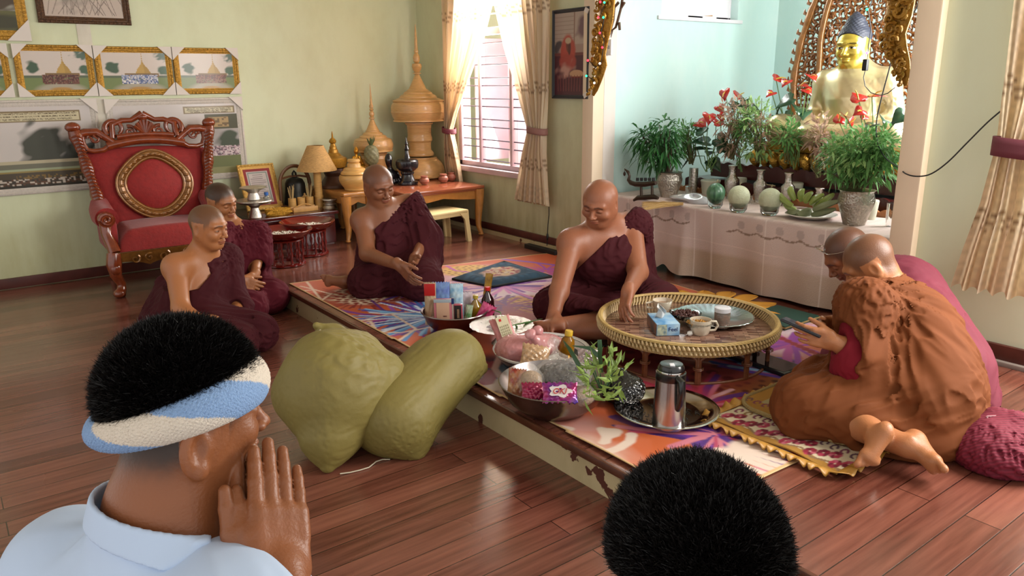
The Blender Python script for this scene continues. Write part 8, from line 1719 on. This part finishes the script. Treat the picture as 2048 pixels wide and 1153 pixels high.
    # black bin bag
    blobbag('black_bag', 'crumpled glossy black plastic bag right of the leafy sprigs', 'bag', P(1243, 775, z=H_+.07), (.10, .11, .07), M('black_polythene', '#08090b', .18, spec=.7), 15, None, wr=.14)
    # brown basin with groceries
    bx, by = 2.335, 3.68; t = thing('copper_basin', 'brown metal basin packed with upright grocery packets, farther on the mat', 'basin', (bx, by, H_+.006)); m = MB(); m.lathe(basin_p(.20, .12), 56); m.build('basin', cop, t); m = MB(); m.lathe([(.191, .121), (.2, .127), (.203, .122)], 56); m.build('bright_rim', st, t); z1 = H_+.11
    def up(name, label, px, py0, py1, wpx, col, th=.03, dd=0, rzr=-.64, box=False, col2=None, parts=(), cat='packet', lean=0):
        q = P(px, py1, z=H_+.035); q = q+V3(Fn[0], Fn[1], 0)*dd; s = ((q-CAMC)@Fn)/1527; h = (py1-py0)*s*1.04; w = wpx*s; t = thing(name, label, cat, tuple(q)); R3 = Matrix.Rotation(rzr, 3, 'Z') @ Matrix.Rotation(lean, 3, 'Y'); mt = M('pack_'+label.split()[0]+label.split()[1]+str(px), col, .35, col2=col2, vs=22, coat=.3)
        if box: m = MB(); m.box(Vector(q)+R3 @ Vector((0, 0, h/2)), (w, th, h), R=R3, bev=.003); m.build('box', mt, t, world=True)
        else: pack(t, 'packet', mt, Vector(q)+R3 @ Vector((0, 0, h/2)), w, h, th, R3, wob=.2, seed=px)
        for nm, (u, v, ww, hh, c) in parts: m = MB(); m.box(Vector(q)+R3 @ Vector(((u-.5)*w, -th/2-.001, v*h)), (ww*w, .002, hh*h), R=R3, bev=.0008); m.build(nm, M('print_'+c.strip('#'), c, .45), t, world=True)
        return t, q, R3, w, h
    up('detergent_pack', 'tall packet with red top and clear beige body, left end of the brown basin', 862, 568, 652, 24, '#b39a7c', .04, .02, parts=(('red_top', (.5, .85, .9, .28, '#a81818')),))
    up('blue_pack', 'blue and violet packet standing behind the pink box', 882, 574, 650, 34, '#5a6cb8', .03, .09, col2='#7a9cc8'); up('leaf_pack', 'pale blue packet with feathery top behind the pink box', 912, 578, 650, 28, '#7aaed0', .03, .10, col2='#c8dce4')
    up('cream_box', 'pink cosmetics box printed with a face, front of the brown basin', 888, 596, 652, 36, '#b46a74', .025, -.02, box=True, parts=(('face_print', (.5, .55, .72, .66, '#c09a80')), ('lips', (.6, .40, .22, .06, '#8c3038')), ('silver_band', (.5, .94, 1.0, .12, '#9aa4ac'))))
    up('dark_box', 'dark picture box with pink edge beside the white tube', 918, 606, 652, 17, '#a84a58', .025, -.02, box=True, parts=(('picture', (.45, .5, .8, .9, '#1a1210')), ('portrait_print', (.5, .6, .3, .4, '#b08a6c'))))
    up('tube', 'slim white tube with navy cap standing in the brown basin', 908, 592, 650, 5, '#c8bcae', .012, -.045, parts=(('navy_cap', (.5, .9, 1.05, .2, '#1c2c60')),))
    up('green_tube', 'green and white toothpaste tube in the brown basin', 934, 610, 650, 15, '#5c8c58', .02, -.0, col2='#c0c8b0', lean=.15); up('red_sachet', 'small red and white sachet at the front rim of the brown basin', 880, 628, 648, 40, '#c0b0a0', .02, -.05, col2='#b8241c')
    up('pink_pack', 'shiny magenta packet leaning right in the brown basin', 958, 606, 652, 30, '#a82c58', .04, .02, col2='#c8487c', lean=.5); up('gold_pack', 'brown and gold patterned packet standing at the back of the brown basin', 968, 560, 630, 15, '#6c4a1c', .02, .14, col2='#b08a34', lean=.15); up('clear_pack', 'crumpled clear film packet in the middle of the brown basin', 925, 590, 640, 40, '#c8b8c0', .04, .06)
    for px, py, lb, c, cap, capc, top in ((952, 612, 'squat bottle of yellow oil with a yellow cap in the brown basin', '#8a6a18', 'yellow_cap', '#b09a3c', 585), (976, 604, 'dark soy bottle with a red cap in the brown basin', '#2a0f12', 'red_cap', '#b81a18', 568)):
        q = P(px, py+28, z=H_+.03); s = ((q-CAMC)@Fn)/1527; hh = (py+24-top)*s; r = 13*s; t = thing('sauce_bottle', lb, 'bottle', tuple(q)); m = MB(); m.lathe([(0, 0), (r, 0), (r, hh*.5), (r*.9, hh*.6), (r*.3, hh*.82), (r*.28, hh*.88)], 26); m.build('bottle', M('bottle_'+c[1:], c, .1, coat=.5), t); m = MB(); m.lathe([(r*.3, hh*.87), (r*.42, hh*.88), (r*.42, hh), (0, hh*1.02)], 20); m.build('cap', M(cap+'_b', capc, .4), t)
    # footed silver dish with scalloped rim
    q = P(992, 698, z=H_+.01); t = thing('footed_tray', 'silver pedestal dish with scalloped rim beside the brown basin', 'dish', (2.40, 3.30, H_+.006)); m = MB(); m.lathe([(0, 0), (.055, 0), (.060, .006), (.045, .02), (.030, .045), (.026, .06), (.034, .075), (.05, .085), (.0, .09)], 32, fn=lambda a, z: 1+.03*math.cos(a*12)); m.build('foot', silver, t)
    m = MB(); m.lathe([(0, .088), (.11, .09), (.125, .10), (.135, .103), (.172, .110), (.176, .114), (.13, .109), (.108, .095), (0, .093)], 120, fn=lambda a, z: 1+(.035*abs(math.sin(a*11)) if z > .105 else 0)); m.build('dish', M('bright_silver', '#cfcbc6', .2, metal=1, bump=.6, bs=120), t)
    t = thing('silver_packet', 'folded clear packet of paper lying in the silver pedestal dish', 'packet', (2.39, 3.31, H_+.10)); pack(t, 'packet', M('grey_paper_film', '#a39aa0', .3, var=.25, vs=20, coat=.5), (2.39, 3.31, H_+.112), .13, .09, .02, Matrix.Rotation(.3, 3, 'Z') @ Matrix.Rotation(pi/2, 3, 'X'), wob=.3)
    t = thing('grass_blades', 'long green grass blades laid over the silver dish towards the bald person\'s foot', 'leaves', tuple(P(1030, 650, z=H_+.12))); m = MB()
    for pts in (((1020, 652, .13), (1055, 645, .12), (1085, 638, .12)), ((1050, 645, .12), (1062, 660, .06), (1068, 672, .02)), ((1030, 650, .12), (1040, 662, .07), (1044, 676, .02)), ((985, 620, .13), (1000, 625, .15), (1004, 633, .12)), ((1078, 642, .1), (1070, 655, .05), (1092, 664, .02))): m.tube([P(a, b, z=H_+c) for a, b, c in pts], [.005, .009, .002], 6, flat=.3)
    m.build('blades', M('grass_green', '#4f7a3c', .5), t, world=True)
bowls()
def gadgets():
    ps = M('phone_screen'); pb = M('phone_black')
    q = P(1195, 688, z=H_+.01); t = thing('mobile_phone', 'black phone lying on the mat between the basins and the rattan table', 'phone', (q[0], q[1], H_+.006), .9); m = MB(); m.box((0, 0, .006), (.095, .19, .011), bev=.004); m.build('phone_case', pb, t); m = MB(); m.box((0, 0, .0122), (.085, .178, .001)); m.build('screen', M('dark_screen', '#0c0c10', .08), t)
    a, b = P(1450, 700, z=H_+.01), P(1590, 748, z=H_+.01); c = (a+b)/2; t = thing('tablet', 'long black tablet in a folded case lying under the right side of the rattan table', 'tablet', (c[0], c[1], H_+.006), math.atan2(b[1]-a[1], b[0]-a[0])); l = np.linalg.norm(b-a); m = MB(); m.box((0, 0, .012), (l, .17, .022), bev=.006); m.build('case', pb, t); m = MB(); m.box((0, 0, .0235), (l*.92, .14, .001)); m.build('screen', M('dark_screen'), t)
    t = thing('eyeglasses', 'thin wire eyeglasses lying on the mat before the brown-robed knees', 'glasses', tuple(P(1600, 765, z=H_+.01))); m = MB(); m.tube([P(a, b, z=H_+c) for a, b, c in ((1560, 772, .01), (1572, 755, .03), (1582, 768, .012), (1600, 752, .03), (1612, 770, .01), (1600, 758, .02))], .002, 5); m.build('frame', M('black_wire'), t, world=True)
gadgets()
def sacks():
    sm = M('olive_woven_sack', '#80733a', .6, var=.14, vs=4, bump=.4, bs=14, detail=4); tie = M('white_string', '#c9bfa8', .8)
    def mk(label, prims, lo, hi, folds, seed, z=0, extra=None):
        f = field(prims); t = thing('grain_sack', label, 'sack', tuple((np.array(lo)+np.array(hi))/2*np.array((1, 1, 0)))); fn = lambda p: np.maximum(f(p)-folds(p)-.0035*nz(p, 16, seed)-.0005*nz(p, 60, seed), z-p[:, 2]); npmesh('sack', [nets(fn, lo, hi, .0065)], sm, t); return t
    g = lambda px, py, d: P(px, py, d=d)
    c = g(675, 785, 3.42); bt = P(655, 938, z=.02); bt2 = g(585, 870, 3.35); top = g(700, 712, 3.5)
    pr = [('e', c+V3(0, 0, .02), (.25, .24, .24), None, .08), ('c', c-V3(0, 0, .03), bt+V3(.05, .06, .10), .225, .11, .12), ('c', bt+V3(.03, .05, .06), bt, .075, .012, .08), ('c', c, g(590, 790, 3.42), .2, .08, .1), ('c', c+V3(0, 0, .05), g(780, 745, 3.45), .17, .06, .1), ('c', c+V3(0, 0, .12), g(722, 695, 3.5), .16, .05, .1), ('c', g(640, 745, 3.45), g(665, 672, 3.5), .10, .035, .06), ('c', g(668, 670, 3.5), g(632, 652, 3.45), .034, .016, .03), ('c', g(668, 668, 3.5), g(700, 720, 3.42), .034, .035, .04), ('e', g(705, 722, 3.33), (.055, .045, .04), None, .02), ('-e', g(712, 720, 3.28), (.026, .022, .016), None, .015)]
    kn = g(702, 716, 3.36); lo, hi = bbox([c, bt, top, g(570, 800, 3.4), g(800, 760, 3.45)], .3); lo[2] = 0
    t = mk('full olive woven sack with gathered open neck, standing nearest the folded hands', pr, lo, hi, lambda p: radial(p, kn, .15, 3)*.013*blobm(p, kn, (.2, .2, .14))+fold(p, (1, .2, 0), .03, 5)*.0025, 4)
    m = MB(); m.tube([P(a, b, d=3.42) for a, b in ((640, 660), (643, 668), (650, 680), (647, 688))], .004, 5); m.build('neck_string', tie, t, world=True)
    a = P(800, 838, z=.15); b = P(905, 722, z=H_+.14); e = P(962, 736, z=H_+.07)
    pr = [('c', a, b, .165, .15, .1), ('c', a+V3(-.06, .07, 0), a+(b-a)*.85+V3(-.05, .06, .0), .14, .125, .1), ('c', b, e, .11, .03, .07), ('c', a, P(830, 900, z=.03), .12, .025, .10), ('c', a, P(758, 872, z=.05), .12, .03, .10), ('c', P(752, 874, z=.03), P(832, 908, z=.02), .022, .020, .03)]
    lo, hi = bbox([a, b, e, P(752, 872, z=.05), P(830, 908, z=.03)], .28); lo[2] = 0
    fl = field(pr); ax = (b-a)/np.linalg.norm(b-a)
    t = thing('grain_sack', 'full olive woven sack leaning on the raised floor edge, behind the other sack', 'sack', (a[0], a[1], 0))
    def fn(p):
        d = fl(p)-fold(p, ax, .03, 8)*.002-radial(p, P(838, 905, z=.04), .04, 9)*.010*blobm(p, P(830, 895, z=.05), (.14, .14, .14))-radial(p, e, .05, 10)*.012*blobm(p, e, (.16, .16, .14))-.003*nz(p, 14, 6)
        return np.maximum(np.maximum(d, .0-p[:, 2]), -f_box(p, (XE+1, 3, H_-1+.008), (1.012, 5, 1), .0))
    npmesh('sack', [nets(fn, lo, hi, .0065)], sm, t); m = MB(); m.tube([P(835, 905, z=.03), P(842, 907, z=.02), P(846, 913, z=.008)], .004, 5); m.build('tie', tie, t, world=True)
    t = thing('string', 'loose white string trailing on the floor from the front sack', 'string', tuple(P(735, 930, z=.004))); m = MB(); m.tube([P(a, b+1.5*math.sin(a*.3), z=.005) for a, b in ((680, 948), (700, 945), (720, 940), (738, 934), (752, 925), (765, 920), (780, 918))], .003, 5); m.build('string', tie, t, world=True)
sacks()
def shoulder_bag():
    c = P(1990, 900, z=H_+.06); pr = [('e', c+V3(.02, 0, 0), (.17, .19, .07), None, .05), ('c', c, P(1985, 838, z=H_+.16)+V3(.03, 0, 0), .10, .035, .06), ('c', c, P(2060, 880, z=H_+.10), .12, .08, .06), ('c', c, P(1912, 905, z=H_+.03), .07, .02, .05), ('c', P(1985, 842, z=H_+.15), P(2030, 845, z=H_+.16), .03, .04, .04)]
    f = field(pr); ap = P(1995, 838, z=H_+.18); t = thing('cloth_bag', 'wine-red striped cloth shoulder bag slumped on the floor at the right edge', 'bag', (c[0], c[1], H_)); fn = lambda p: np.maximum(f(p)-radial(p, ap, .06, 91)*.012-.004*nz(p, 18, 7), H_+.002-p[:, 2])
    m = M('wine_striped_cloth', '#6c1028', .8, wave=(30, .3, 'DIAGONAL')); N = m.node_tree.nodes; L = m.node_tree.links; w = [n for n in N if n.type == 'TEX_WAVE'][0]; mx = N.new('ShaderNodeMix'); mx.data_type = 'RGBA'; mx.inputs[6].default_value = (*lin('#640f26'), 1); mx.inputs[7].default_value = (*lin('#7a1830'), 1); L.new(w.outputs[1], mx.inputs[0]); L.new(mx.outputs[2], N['Principled BSDF'].inputs['Base Color'])
    npmesh('bag', [nets(fn, c-V3(.35, .35, .1), c+V3(.35, .35, .25), .0065)], m, t); e = MB()
    for k in range(3): e.tube([P(1974+k*7, 833+j*8, z=H_+.185-.016*j-.0*k) for j in range(4)], .003, 5)
    for k in range(6): e.tube([P(1974, 833+k*4, z=H_+.187-.008*k), P(1992, 832+k*4, z=H_+.187-.008*k)], .0018, 4)
    e.build('embroidery', M('pale_thread', '#c8a0a4', .8), t, world=True)
shoulder_bag()
